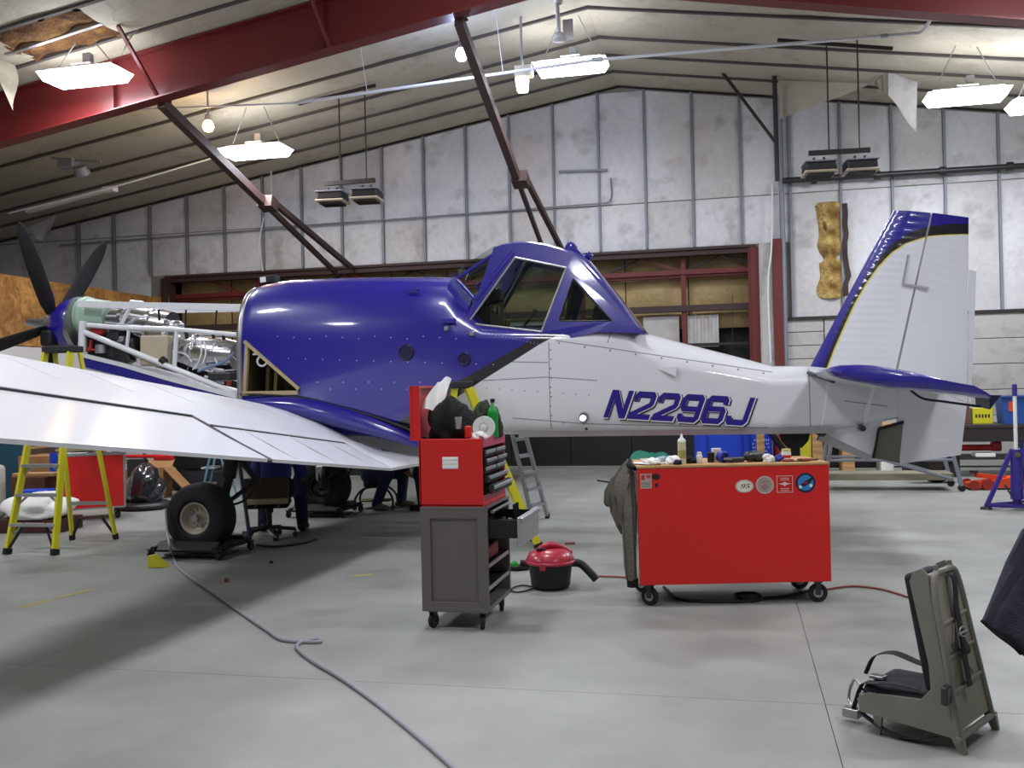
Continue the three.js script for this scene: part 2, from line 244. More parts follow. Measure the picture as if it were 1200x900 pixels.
      part('torn_sheet', gridGeo(8, 8, (u, v) => V(-7.85 + 0.4 * u, 6.44 - 0.32 * v * (1 - 0.5 * u), -11.5 + 0.18 * v + 0.3 * u)), M.ceil, c);
      part('purlin', bar(V(-9.4, 6.25, -11.05), V(-7.9, 6.49, -11.0), 0.06, 0.1), M.alu, c);
    }
  }
}
{ // torn sheets of ceiling blanket hanging by the wall
  const tri = (a, b, c, d) => gridGeo(8, 8, (u, v) => a.clone().lerp(b, u).lerp(d.clone().lerp(c, u), v).add(V(0, 0, 0.05 * Math.sin(6 * u) * v)));
  const c = scene.getObjectByName('ceiling_right');
  part('torn_sheet', tri(atZ(912, 94, -17.6), atZ(1018, 98, -17.2), atZ(1016, 100, -17.2), atZ(914, 140, -17.6)), M.ceil, c);
  part('torn_sheet', tri(atZ(1018, 98, -17.2), atZ(1040, 79, -16.9), atZ(1041, 110, -16.9), atZ(1022, 100, -17.2)), M.ceil, c);
  part('torn_sheet', tri(atZ(1041, 84, -16.9), atZ(1075, 96, -17.1), atZ(1074, 155, -17.1), atZ(1041, 112, -16.9)), M.vinylB, c);
  const l = scene.getObjectByName('ceiling_left');
  part('torn_sheet', tri(atZ(25, 270, -17.5), atZ(66, 252, -17.4), atZ(52, 286, -17.3), atZ(40, 276, -17.4)), M.vinyl, l);
}
{ // red rigid frame: tapered rafters with flanges, stiffeners and flange braces
  const z = -12.1, D = (x) => 0.72 + 0.0 * x;
  for (const s of [-1, 1]) {
    const r = struct(s < 0 ? 'rafter_left' : 'rafter_right'), xe = s < 0 ? LX : RXW, y0 = RY - 0.02, y1 = roofY(xe) - 0.02, dz = 0.012;
    const db = s < 0 ? 0.75 : 1.25, web = ext(s < 0 ? [[RX, y0], [xe, y1], [xe, y1 - db], [RX, y0 - 0.66]] : [[RX, y0], [RX, y0 - 0.66], [xe, y1 - db], [xe, y1]], dz); web.translate(0, 0, z - dz / 2); part('web', web, M.rafter, r);
    part('flange', bar(V(RX, y0 - 0.66, z), V(xe, y1 - db, z), 0.24, 0.018), M.rafter, r); part('flange', bar(V(RX, y0, z), V(xe, y1, z), 0.24, 0.018), M.rafter, r);
    for (let k = 1; k < 5; k++) { const x = RX + s * k * 3.2; part('stiffener', bx(0.012, 0.68, 0.2, x, roofY(x) - 0.37, z), M.rafter, r); }
    for (const dx of [0.6, 3.1, 5.7, 8.3, 10.9]) { const x = RX + s * dx; part('flange_brace', bar(V(x, roofY(x) - 0.68, z + 0.1), V(x, roofY(x) - 0.02, z + 0.95), 0.045, 0.045), M.iron, r); }
    const col = bx(0.3, 4.6, 0.24, xe - s * 0.16, 2.3, z); part('column', col, M.rafter, r);
  }
}
{ // the bifold door with its trusses, the lower leaf dark
  const d = struct('door_1'), z = BZ - 0.14, I = M.iron;
  const dz = (px, py, q = z) => atZ(px, py, q);
  const pan = (x0, x1, y0, y1, m, zz, n) => part(n, gridGeo(8, 6, (u, v) => { const e = Math.sin(Math.PI * u) ** 0.5 * Math.sin(Math.PI * v) ** 0.5 || 0; return V(x0 + (x1 - x0) * u, y0 + (y1 - y0) * v, zz + 0.05 * e + 0.02 * vn(u * 4 + x0, v * 3, 99, 31)); }), m, d);
  for (let k = 0; k < 10; k++) { const x0 = -11.9 + k * 1.23, x1 = x0 + 1.21; pan(x0, x1, 3.05, 3.74, M.tan, BZ - 0.5, 'door_panel'); pan(x0, x1, 3.76, 4.14, M.tan, BZ - 0.5, 'door_panel'); pan(x0, x1, 2.68, 3.03, M.tan, BZ - 0.5, 'door_panel'); }
  for (let k = 0; k < 10; k++) part('door_leaf', bx(1.22, 2.3, 0.04, -11.28 + k * 1.233, 1.15, BZ - 0.62), M.black, d);
  for (const [a, b] of [[-1.72, -1.02], [-0.92, -0.3], [-4.4, -3.2]]) part('light_panel', rb(b - a, 0.62, 0.04, 0.01, (a + b) / 2, 2.62, BZ - 0.3), M.siding, d);
  for (let k = 0; k < 5; k++) part('rib', bx(0.03, 0.62, 0.04, -0.85 + k * 0.14, 2.62, BZ - 0.27), M.siding, d);
  part('wall_sheet', mg(bx(12.8, 4.6, 0.1, -5.76, 2.2, BZ - 0.85), bx(0.1, 4.5, 0.7, DOOR[0] - 0.1, 2.2, BZ - 0.5), bx(0.1, 4.5, 0.7, DOOR[1] + 0.1, 2.2, BZ - 0.5), bx(12.8, 0.1, 0.7, -5.76, 4.3, BZ - 0.5)), M.darkiron, d);
  part('header', mg(bx(12.4, 0.09, 0.22, -5.76, 4.1, BZ - 0.08), bx(12.4, 0.04, 0.06, -5.76, 4.17, BZ + 0.05)), M.brown, d);
  part('jamb', bx(0.16, 4.15, 0.3, DOOR[0] + 0.02, 2.07, BZ - 0.04), M.brown, d); part('jamb', mg(bx(0.16, 4.15, 0.12, DOOR[1] - 0.02, 2.07, BZ + 0.02), bx(0.05, 4.15, 0.3, DOOR[1] - 0.12, 2.07, BZ - 0.1)), I, d);
  part('chord', mg(bx(12.2, 0.09, 0.12, -5.76, 3.76, BZ - 0.2), bx(12.2, 0.05, 0.2, -5.76, 3.69, BZ - 0.3)), I, d); part('chord', bx(12.2, 0.12, 0.16, -5.76, 3.06, BZ - 0.2), M.brown, d); part('chord', bx(12.2, 0.05, 0.1, -5.76, 2.36, BZ - 0.24), M.darkiron, d);
  for (let k = 0; k < 8; k++) { const x = -11.0 + k * 1.55; part('web_bar', bar(V(x, 4.06, BZ - 0.2), V(x + 0.75, 3.78, BZ - 0.2), 0.04, 0.04), k % 2 ? M.darkiron : I, d); part('web_bar', bar(V(x + 0.8, 3.78, BZ - 0.2), V(x + 1.5, 4.06, BZ - 0.2), 0.04, 0.04), M.darkiron, d); }
  for (const x of [-0.92, -2.9, -5.3, -7.6, -9.9]) part('upright', bx(0.09, 2.1, 0.1, x, 3.1, BZ - 0.22), I, d);
  part('hanging_strap', bar(V(-0.0, 3.3, BZ - 0.2), V(-0.02, 2.3, BZ - 0.2), 0.03, 0.01), M.darkiron, d);
}
{ // struts from the rafter to the door head
  for (const [x, pl] of [[-3.42, 0], [-7.82, 1]]) {
    const t = thing('door_strut', pl ? 'long dark brown steel door strut slanting over the engine, the left of the pair' : 'long dark brown steel door strut slanting down behind the canopy, the right of the pair', 'strut', [x, 3.9, -18.55]);
    const a = V(x, roofY(x) - 0.72, -12.2), b = V(x - 0.12, pl ? 4.05 : 4.15, -18.55), m = a.clone().lerp(b, pl ? 0.5 : 0.58);
    const dn = b.clone().sub(a).normalize();
    part('upper_tube', bar(a, m.clone().addScaledVector(dn, 0.15), 0.12, 0.14), M.brown, t); part('lower_bar', bar(m, b, 0.06, 0.1), M.brown, t); part('lower_bar', bar(m.clone().add(V(0.13, 0.04, 0)), b.clone().add(V(0.33, 0.1, 0)), 0.08, 0.1), M.brown, t); part('coupling', bar(m.clone().addScaledVector(dn, -0.13).add(V(0.05, 0, 0)), m.clone().addScaledVector(dn, 0.13).add(V(0.05, 0, 0)), 0.26, 0.2), M.brown, t);
    part('hinge_plate', bx(0.2, 0.02, 0.2, x, roofY(x) - 0.69, -12.2), M.brown, t); rebase(t);
  }
}
{ // left partition: strand board above white board
  const w = struct('wall_partition'), x = -12.25;
  for (let k = 0; k < 8; k++) { const z1 = BZ + 0.02 + k * 1.22; part('strand_board', rb(0.02, 1.22, 1.21, 0.003, x, 3.15 + (k % 2) * 0.006, z1 + 0.61), M.osb, w); }
  for (let k = 0; k < 4; k++) part('white_board', rb(0.02, 2.5, 2.43, 0.003, x - 0.005, 1.28, BZ + 1.24 + k * 2.44), M.white, w);
  for (let k = 0; k < 9; k++) part('stud', bx(0.09, 3.74, 0.04, x - 0.065, 1.87, BZ + 0.05 + k * 1.21), M.wood, w);
  part('end_board', bx(0.5, 1.2, 0.02, -12.1, 3.15, BZ + 0.09), M.osb, w);
}
{ // conduits and pipes
  const run = (name, pts, r, m, label, cat) => single(name, tube(pts, r, 8, pts.length * 10), m, label, cat);
  const W = BZ + 0.11;
  single('conduit', mg(rod(V(-14.5, 5.0, W), V(-2.35, 5.14, W), 0.016), tube([V(-2.4, 5.14, W), V(-2.3, 5.15, W), V(-2.24, 5.24, W), V(-2.24, 5.62, W)], 0.016), bx(0.08, 0.1, 0.05, -9.0, 5.07, W)), M.batten, 'thin grey conduit running along the insulated back wall and turning up at its right end', 'conduit');
  single('conduit', bar(atZ(655, 201, W), atZ(712, 199, W), 0.04, 0.04), M.batten, 'short grey channel level on the back wall above the canopy', 'conduit');
  single('wall_pipe', mg(rod(V(0.95, 5.32, W + 0.1), V(11, 5.25, W + 0.1), 0.055), [1.5, 2.6, 3.7, 4.8].map((x) => cy(0.08, 0.08, 0.1, x, 5.3, W + 0.1, 0, 0, Math.PI / 2))), M.darksteel, 'thick dark pipe running level along the right back wall above the tail fin', 'pipe');
  const a = atZ(345, 121, -13.6), b = atZ(700, 70, -13.9), c2 = atZ(1050, 41, -13.9), d = atZ(1078, 38, -13.9), e = atZ(1104, 0, -13.4);
  const sp_ = thing('sprinkler_pipe', 'long thin white pipe hung across the hangar under the ridge', 'pipe', [a.x, a.y, a.z]);
  part('pipe', mg(rod(atZ(163, 128, -13), a, 0.014), rod(a, b, 0.024), rod(b, c2, 0.024)), M.tubewhite, sp_); part('elbow', tube([c2, c2.clone().lerp(d, 0.6), d, e], 0.024), M.tubewhite, sp_); part('coupling', [rod(b.clone().add(V(-0.08, 0.01, 0)), b.clone().add(V(0.08, 0, 0)), 0.035), rod(c2.clone().add(V(-0.2, 0, 0)), c2.clone().add(V(-0.1, 0, 0)), 0.035)], M.alu, sp_);
  for (const t of [0.25, 0.7]) { const q = a.clone().lerp(b, t); part('hanger_wire', rod(q, V(q.x - 0.1, roofY(q.x) + 0.02, q.z), 0.004), M.tubewhite, sp_); }
  rebase(sp_);
  const k1 = atZ(905, 70, -17.4); // black pipe frame
  const bf = thing('pipe_rack', 'black pipe frame with a slanting brace hung from the roof by the right wall', 'frame', [k1.x, 5, k1.z]);
  part('top_rail', bar(atZ(809, 65, -17.4), atZ(919, 73, -17.4), 0.06, 0.06), M.darkiron, bf); part('upright', rod(atZ(907, 73, -17.4), atZ(911, 212, -17.4), 0.04), M.darkiron, bf); part('brace', bar(atZ(833, 67, -17.4), atZ(909, 167, -17.4), 0.05, 0.05), M.darkiron, bf); rebase(bf);
  single('track_rail', bar(atZ(911, 47, -15.2), atZ(1046, 57, -15.2), 0.04, 0.05), M.darkiron, 'thin black rail under the roof above the right hanging heaters', 'rail');
  single('track_rail', bar(atZ(350, 122, -15.2), atZ(440, 100, -15.2), 0.04, 0.05), M.darkiron, 'thin black rail under the roof above the left hanging heaters', 'rail');
  const pw = atZ(905, 300, BZ + 0.3);
  single('hanging_cable', tube([atZ(905, 214, BZ + 0.2), atZ(904, 290, BZ + 0.25), atZ(900, 330, BZ + 0.27), atZ(903, 425, BZ + 0.3)], 0.018), M.whiteplastic, 'thin white cable hanging down beside the dark red column', 'cable');
  single('hanging_cable', tube([atZ(309, 255, BZ + 0.2), atZ(304, 285, BZ + 0.2), atZ(308, 318, BZ + 0.2)], 0.014), M.whiteplastic, 'thin white cord hanging on the back wall left of the door struts', 'cable');
  single('ceiling_conduit', tube([atZ(10, 250, -14.5), atZ(130, 220, -14.5), atZ(250, 185, -14.8)], 0.014), M.tubewhite, 'thin pale conduit along the left ceiling above the propeller', 'conduit');
  single('ceiling_strip', mg(bar(atZ(32, 248, -15.6), atZ(134, 220, -15.6), 0.12, 0.05), rb(0.25, 0.1, 0.15, 0.02, ...atZ(129, 222, -15.5).toArray())), M.tubewhite, 'long unlit white strip fitting under the left ceiling', 'fitting');
  single('flood_lamp', mg(rb(0.3, 0.16, 0.2, 0.03, ...atZ(80, 192, -14.3).toArray()), cy(0.1, 0.14, 0.14, ...atZ(95, 200, -14.3).toArray(), 0.6), rod(atZ(60, 185, -14.3), atZ(118, 190, -14.3), 0.02)), M.batten, 'unlit grey flood lamp cluster under the left ceiling', 'lamp');
  single('wall_fixture', mg(rb(0.03, 0.55, 0.03, 0.01, ...atZ(318, 215, BZ + 0.3).toArray())), M.whiteplastic, 'short white upright strip on the back wall by the left strut', 'strip');
}
// ------------------------------------------------------------------ lamps
{
  const glowM = new THREE.MeshStandardMaterial({ color: 0xffffff, emissive: 0xf2f4ff, emissiveIntensity: GLOW });
  function highBay(x, z, y, label) {
    const t = thing('high_bay_light', label, 'light', [x, y, z]);
    part('housing', mg(rb(1.0, 0.06, 0.3, 0.02, 0, 0.15, 0), bx(0.3, 0.06, 0.2, 0, 0.2, 0)), M.whiteplastic, t);
    part('diffuser', loft([[[-0.57, 0.12, -0.25], [0.57, 0.12, -0.25], [0.57, 0.12, 0.25], [-0.57, 0.12, 0.25]], [[-0.5, 0, -0.2], [0.5, 0, -0.2], [0.5, 0, 0.2], [-0.5, 0, 0.2]]].map((r) => r.map((p) => V(...p)))).toNonIndexed(), glowM, t).geometry.computeVertexNormals();
    const ry = roofY(x) - y; for (const dx of [-0.45, 0.45]) part('hanger', rod(V(dx, 0.18, 0), V(dx * 0.3, ry + 0.03, 0), 0.008), M.alu, t);
    part('hook', mg(rb(0.12, 0.16, 0.1, 0.02, 0.05, 0.3, 0)), M.alu, t);
    const l = new THREE.RectAreaLight(0xf4f6ff, LAMP, 0.96, 0.36); l.position.set(0, -0.01, 0); l.rotation.x = -Math.PI / 2; l.castShadow = true; t.add(l);
    return t;
  }
  const pos = (px, py, y) => { const p = atY(px, py, y); return [p.x, p.z, y]; };
  highBay(...pos(100, 96, 5.86), 'bright rectangular high bay light in front of the red rafter at upper left');
  highBay(...pos(300, 183, 5.62), 'bright rectangular high bay light beside the left door strut');
  highBay(...pos(669, 84, 6.5), 'bright rectangular high bay light under the roof ridge');
  highBay(...pos(1133, 119, 5.7), 'bright rectangular high bay light by the right wall, above the tail fin');
  highBay(...pos(1232, 128, 5.5), 'bright high bay light cut by the right edge of the photo');
  for (const [x, z, y] of [[-2.4, -10.6, 6.55], [3.3, -10.9, 5.75], [-8, -6.4, 5.65], [-2.4, -6.4, 6.55], [3.4, -6.4, 5.75], [-8, -2, 5.65], [-2.4, -2, 6.55], [3.4, -2, 5.75]]) highBay(x, z, y, 'white rectangular high bay light under the near part of the roof').userData.group = 'high bay lights over the near half of the hangar';
  function bulb(px, py, off, col, label) {
    const p = atZ(px, py, off), t = thing('bare_bulb', label, 'bulb', p);
    part('glass_bulb', la([[0, -0.11], [0.06, -0.09], [0.09, -0.03], [0.08, 0.03], [0.045, 0.08], [0, 0.085]]), new THREE.MeshStandardMaterial({ color: 0xffffff, emissive: col, emissiveIntensity: px < 400 ? 5 : 14 }), t);
    part('socket', cy(0.05, 0.05, 0.09, 0, 0.12, 0), M.alu, t); part('reflector_stem', rod(V(0, 0.16, 0), V(0, roofY(p.x) - p.y + 0.03, 0), 0.015), M.alu, t);
    const l = new THREE.PointLight(col, px < 400 ? 3 : 5); l.castShadow = true; t.add(l);
  }
  bulb(541, 63, -13.2, 0xbfd0ff, 'bare bluish white bulb beside the right door strut'); bulb(244, 147, -13.6, 0xffd08a, 'bare warm yellow bulb beside the left door strut');
  const s = atZ(612, 100, -14.3), st = thing('small_light', 'small square white lamp under the ridge left of the high bay light', 'light', s);
  part('shade', loft([[V(-0.09, 0.1, -0.09), V(0.09, 0.1, -0.09), V(0.09, 0.1, 0.09), V(-0.09, 0.1, 0.09)], [V(-0.07, -0.1, -0.07), V(0.07, -0.1, -0.07), V(0.07, -0.1, 0.07), V(-0.07, -0.1, 0.07)]]).toNonIndexed(), new THREE.MeshStandardMaterial({ color: 0xffffff, emissive: 0xfff6e0, emissiveIntensity: 3 }), st).geometry.computeVertexNormals();
  part('bracket', rb(0.26, 0.16, 0.2, 0.01, 0.03, 0.2, 0), M.beige, st); part('stem', rod(V(0, 0.2, 0), V(0, roofY(s.x) - s.y + 0.03, 0), 0.02), M.alu, st);
  const fx = atZ(655, 40, -13.2), ft = thing('ceiling_fan_mount', 'white hanging ceiling fitting with a conduit drop at the top of the ridge', 'fitting', fx);
  part('drop_pipe', rod(V(-0.02, 0.5, 0), V(0, 0, 0), 0.03), M.whiteplastic, ft); part('bell', la([[0, 0.02], [0.05, 0.02], [0.09, -0.06], [0.1, -0.09], [0, -0.09]]), M.whiteplastic, ft); part('plate', bx(0.14, 0.3, 0.02, 0.12, 0.06, -0.05), M.alu, ft); part('canopy_cup', la([[0, 0.52], [0.05, 0.42], [0.09, 0.62], [0, 0.68]]), M.whiteplastic, ft);
  // hanging heaters
  const heater = (px, py, z, label, group) => {
    const p = atZ(px, py, z), t = thing('hanging_heater', label, 'heater', [p.x, p.y - 0.13, p.z], 0.1, group);
    part('body', rb(0.62, 0.18, 0.5, 0.05, 0, 0.16, 0), M.black, t); part('rim', mg(rb(0.66, 0.045, 0.54, 0.02, 0, 0.07, 0)), M.beige, t); part('rim', rb(0.65, 0.03, 0.53, 0.015, 0, 0.25, 0), M.batten, t);
    part('grille', mg(bx(0.5, 0.05, 0.4, 0, 0.03, 0), ...[0, 1, 2, 3, 4].map((i) => bx(0.5, 0.06, 0.012, 0, 0.03, -0.16 + i * 0.08))), M.black, t); parts('hanger_stub', [cy(0.025, 0.025, 0.12, -0.1, 0.3, 0), cy(0.025, 0.025, 0.12, 0.1, 0.3, 0)], M.darkiron, t); t.scale.set(0.74, 0.85, 0.85);
    return p;
  };
  const hz = -15.4, ha = heater(390, 232, hz, 'dark hanging heater with slotted face, leftmost of the four'), hb = heater(430, 229, hz, 'dark hanging heater with slotted face, second from the left');
  const hc = heater(960, 198, hz, 'dark hanging heater with slotted face, left of the pair by the right wall'), hd = heater(1008, 196, hz, 'dark hanging heater with slotted face, rightmost of the four');
  const yoke = (a, b, lab) => { const t = thing('heater_yoke', lab, 'hanger', [(a.x + b.x) / 2, a.y + 0.24, a.z]); part('cross_bar', bar(a.clone().add(V(-0.15, 0.25, 0)), b.clone().add(V(0.15, 0.25, 0)), 0.06, 0.07), M.darkiron, t); for (const q of [a, b]) part('suspension_rod', rod(q.clone().add(V(q === a ? 0.15 : 0, 0.25, 0)), V(q.x + (q === a ? 0.15 : 0), roofY(q.x) + 0.0, q.z), 0.012), M.darkiron, t); rebase(t); };
  yoke(ha, hb, 'dark bar on rods carrying the left pair of hanging heaters'); yoke(hc, hd, 'dark bar on rods carrying the right pair of hanging heaters');
}

// ================================================================== THE AIRPLANE (modelled in hangar coordinates, nose to -x, slightly nose-up)
const ZC = -10.25;
const plane = thing('airplane', 'blue and white low wing crop duster airplane with its engine bare', 'airplane', [-3, 0, ZC]);
const PX0 = -5.8, PXW = 7.6, PY0 = 0.7, PYH = 2.5;                // side print area of the fuselage
const lerpTab = (tab, x) => { if (x <= tab[0][0]) return tab[0].slice(1); for (let i = 1; i < tab.length; i++) if (x <= tab[i][0]) { const t = (x - tab[i - 1][0]) / (tab[i][0] - tab[i - 1][0]); return tab[i].slice(1).map((v, k) => tab[i - 1][k + 1] + (v - tab[i - 1][k + 1]) * t); } return tab[tab.length - 1].slice(1); };
const C = (px, py) => { const p = atZ(px, py, ZC); return [p.x, p.y]; };
// half width of the fuselage, and the near side's depth
const WT = [[-5.7, 0.5], [-5, 0.56], [-4, 0.6], [-2.6, 0.58], [-1.6, 0.53], [-0.6, 0.42], [0.4, 0.27], [1.0, 0.17], [1.62, 0.07]];
const hw = (x) => lerpTab(WT, x)[0];
const S = (px, py) => { let p = atZ(px, py, ZC + 0.5); for (let i = 0; i < 4; i++) p = atZ(px, py, ZC + hw(p.x)); return p; };   // point on the near flank
const XF = S(281, 410).x;
const TOP = [[XF, C(305, 341)[1]], [XF + 0.04, C(305, 336.5)[1]], [XF + 0.12, C(310, 334)[1]], [XF + 0.25, C(320, 331.5)[1]], ...[[350, 328.5], [420, 326], [500, 325.5], [536, 326]].map((q) => C(...q))];
const TOP2 = [[757, 390], [800, 402], [860, 417], [905, 429], [945, 429], [1000, 432], [1050, 436]].map((q) => C(...q));
const topTab = [...TOP, [TOP[TOP.length - 1][0] + 0.12, 2.68], [-2.55, 2.27], [-1.2, 2.2], ...TOP2];
const BOT = [[-5.7, 1.2], [-4, 1.1], [-2.2, 1.11], [-0.5, 1.12], [0.9, 1.11], [1.1, 1.13], [1.62, 1.22]];
function fuselageRing(x) {
  const [t] = lerpTab(topTab, x), [b] = lerpTab(BOT, x), w = hw(x), n = 64, H = t - b, rear = cl((x + 1.2) / 1.2), ym = b + H * (x < -2.7 ? 0.5 : x < -0.9 ? 0.72 : 0.66), ne = x < -2.7 ? 2.5 : x < -1 ? 5 : 2.0;
  const r = [];
  for (let i = 0; i < n; i++) {
    const a = i / n * Math.PI * 2, c = Math.cos(a), s = Math.sin(a), e = s >= 0 ? 2 / ne : 2 / 7;
    const z = w * Math.sign(c) * Math.pow(Math.abs(c), e), y = s >= 0 ? ym + (t - ym) * Math.pow(s, e) : ym - (ym - b) * Math.pow(-s, e);
    r.push(V(x, y, ZC + z));
  }
  return r;
}
const xsF = [...TOP.map((p) => p[0]), -5.2, -4.9, -4.6, -4.2, -3.8, -3.4, TOP[TOP.length - 1][0] + 0.12, -2.55, -2.4, -2.1, -1.7, -1.4, -1.2, -1.05, ...TOP2.map((p) => p[0]), -0.75, -0.5, -0.25, 0.05, 0.25, 1.2, 1.62].sort((a, b) => a - b);
// the fuselage print: livery, panel seams, rivets
const fusTex = canvasTex(2048, 674, (g, w, h) => {
  const X = (x) => (x - PX0) / PXW * w, Y = (y) => h - (y - PY0) / PYH * h, P = (pts) => { g.beginPath(); pts.forEach((q, i) => { const p = S(...q); i ? g.lineTo(X(p.x), Y(p.y)) : g.moveTo(X(p.x), Y(p.y)); }); };
  g.fillStyle = '#dfe1e6'; g.fillRect(0, 0, w, h);
  const low = [[757, 391], [735, 389], [712, 386], [690, 385], [670, 388], [650, 394], [633, 403], [600, 424], [563, 447], [530, 469], [500, 492], [470, 520], [420, 560]];
  const up = [[757, 389.5], [715, 384], [690, 380.5], [668, 382], [648, 387], [630, 394], [600, 411], [562, 433], [530, 451], [505, 470], [470, 492], [430, 520], [400, 545]];
  const corner = (pts) => { g.lineTo(0, h); g.lineTo(0, 0); g.lineTo(X(-0.9), 0); g.closePath(); g.fill(); };
  g.fillStyle = '#1a1518'; P(low); corner(); g.fillStyle = '#1d1288'; P(up); corner();
  g.strokeStyle = 'rgba(70,70,80,0.75)'; g.lineWidth = 2;
  for (const l of [[[643, 401], [645, 503]], [[651, 399], [905, 436]], [[566, 446], [640, 442], [700, 446]], [[600, 490], [690, 497], [960, 503]], [[948, 432], [950, 504]], [[716, 386], [712, 402]], [[971, 447], [961, 504]], [[990, 470], [1040, 476]], [[600, 424], [642, 425]]]) { P(l); g.stroke(); }
  g.lineWidth = 5; g.strokeStyle = 'rgba(250,250,252,0.9)'; for (const l of [[[971, 446], [962, 503]], [[1022, 462], [1012, 505]]]) { P(l); g.stroke(); }
  const dot = (px, py, r, c) => { const p = S(px, py); g.fillStyle = c; g.beginPath(); g.arc(X(p.x), Y(p.y), r, 0, 7); g.fill(); };
  for (let k = 0; k < 13; k++) { dot(325 + k * 19, 394 + (k % 3) * 1.5, 2, '#b9bdf0'); dot(338 + k * 20, 420 + k * 0.6, 2, '#b9bdf0'); dot(372 + k * 15, 448 + (k % 2) * 8, 2, '#a9addf'); }
  for (let k = 0; k < 9; k++) { dot(645 + (k % 2), 410 + k * 11, 2.2, '#77777f'); dot(655 + k * 30, 402 + k * 4.4, 2.6, '#77777f'); dot(570 + k * 15, 455 + k, 1.8, '#8a8a92'); dot(660 + k * 34, 496 + k * 0.7, 2, '#8a8a92'); }
  for (let k = 0; k < 22; k++) { dot(552 + k * 4.1, 386 + k * 0.9, 1.5, '#9da0d8'); dot(655 + k * 3, 384, 1.5, '#9da0d8'); }
  dot(686, 503, 4, '#111');
});
M.fuselage = new THREE.MeshPhysicalMaterial({ color: 0xffffff, map: fusTex, roughness: 0.3, clearcoat: 1, clearcoatRoughness: 0.07 });
M.pocket = stdm(0x4a4228, 0.8);
{
  const body = loft(xsF.map(fuselageRing)); body.computeVertexNormals(); body.setAttribute('uv', new THREE.BufferAttribute(new Float32Array(body.attributes.position.count * 2), 2));
  const A = new Brush(body, M.fuselage); A.updateMatrixWorld();
  const tri = [[288, 401], [350, 454], [349, 459], [286, 460]].map((q) => { const p = S(...q); return [p.x, p.y]; });
  const pg = ext(tri, 0.75); pg.translate(0, 0, ZC + 0.05); pg.clearGroups(); const B = new Brush(mergeVertices(strip(pg)), M.pocket); B.updateMatrixWorld();
  const ev = new Evaluator(); ev.attributes = ['position', 'normal', 'uv']; ev.useGroups = true;
  let r = ev.evaluate(A, B, SUBTRACTION); let g = r.geometry, mats = [].concat(r.material);
  // split the two materials into two meshes
  const pick = (want) => { const idx = []; for (const q of g.groups) if (mats[q.materialIndex] === want) for (let i = q.start; i < q.start + q.count; i++) idx.push(g.index ? g.index.getX(i) : i); const o = new THREE.BufferGeometry(); for (const k of ['position', 'normal', 'uv']) { const a = g.attributes[k], b = new Float32Array(idx.length * a.itemSize); idx.forEach((j, i) => { for (let c = 0; c < a.itemSize; c++) b[i * a.itemSize + c] = a.getComponent(j, c); }); o.setAttribute(k, new THREE.BufferAttribute(b, a.itemSize)); } return o; };
  let fg = pick(M.fuselage); fg = crease(fg, 0.6);
  const P = fg.attributes.position, uv = fg.attributes.uv; for (let i = 0; i < P.count; i++) uv.setXY(i, (P.getX(i) - PX0) / PXW, (P.getY(i) - PY0) / PYH);
  part('fuselage', fg, M.fuselage, plane, true); part('side_bay', pick(M.pocket), M.pocket, plane);
  // bay framing
  const s3 = (px, py, o = 0.01) => { const p = S(px, py); return V(p.x, p.y, ZC + hw(p.x) + o); };
  part('bay_frame', [bar(s3(287, 400), s3(351, 456), 0.03, 0.035), bar(s3(285, 461), s3(350, 460), 0.04, 0.045), bar(s3(289, 402, -0.02), s3(286, 460, -0.02), 0.04, 0.04)], M.tanmetal, plane);
  parts('bay_rib', [bar(s3(312, 425, -0.3), s3(310, 460, -0.3), 0.1, 0.04), bar(s3(300, 430, -0.3), s3(299, 460, -0.3), 0.04, 0.04), bar(s3(322, 432, -0.15), s3(343, 456, -0.15), 0.04, 0.04)], M.olive, plane);
  parts('cable_loop', [to(0.055, 0.012, ...s3(304, 423, -0.06).toArray()), tube([s3(294, 415, -0.05), s3(305, 415, -0.05), s3(315, 420, -0.05), s3(322, 426, -0.05)], 0.012)], M.tubewhite, plane);
  // front hoop of the fuselage and the firewall
  const hoop = (x, k, dz) => { const f = fuselageRing(x); return f.map((p) => V(x, 1.95 + (p.y - 1.95) * k, ZC + (p.z - ZC) * k)); };
  const xf = TOP[0][0];
  part('firewall', loft([hoop(xf - 0.03, 0.97), hoop(xf + 0.01, 0.97)]).toNonIndexed(), M.alu, plane).geometry.computeVertexNormals();
  part('hoop_flange', tube(hoop(xf - 0.005, 1.0), 0.035, 8, 120, true), M.steel, plane);
  // round ports, latches, fittings
  for (const [px, py, r] of [[476, 413, 0.075], [544, 421, 0.06]]) { const p = s3(px, py, 0.0); part('port', [to(r, 0.014, p.x, p.y, p.z, 0, 0.02), cy(r, r, 0.016, p.x, p.y, p.z, Math.PI / 2)], stdm(0x0c083a, 0.3), plane); }
  for (const [px, py, w] of [[480, 339, 0.14], [526, 376, 0.15], [523, 385, 0.05], [553, 391, 0.06]]) { const p = s3(px, py, 0.0); part('latch', rb(w, 0.05, 0.03, 0.012, p.x, p.y, p.z - (py < 350 ? 0.1 : 0)), py > 384 ? M.steel : M.blue, plane); }
  const dp = s3(685, 491, 0.03); part('drain_fitting', [cy(0.05, 0.05, 0.04, dp.x, dp.y + 0.02, dp.z, Math.PI / 2), cy(0.035, 0.028, 0.1, dp.x, dp.y - 0.01, dp.z + 0.03, 1.1)], M.steel, plane);
  part('step_flap', loft([[s3(766, 430, -0.01), s3(793, 430, -0.02), s3(791, 441, 0.0)], [s3(768, 430, -0.01), s3(794, 430, 0.05), s3(792, 441, 0.05)]]).toNonIndexed(), M.paintwhite, plane).geometry.computeVertexNormals();
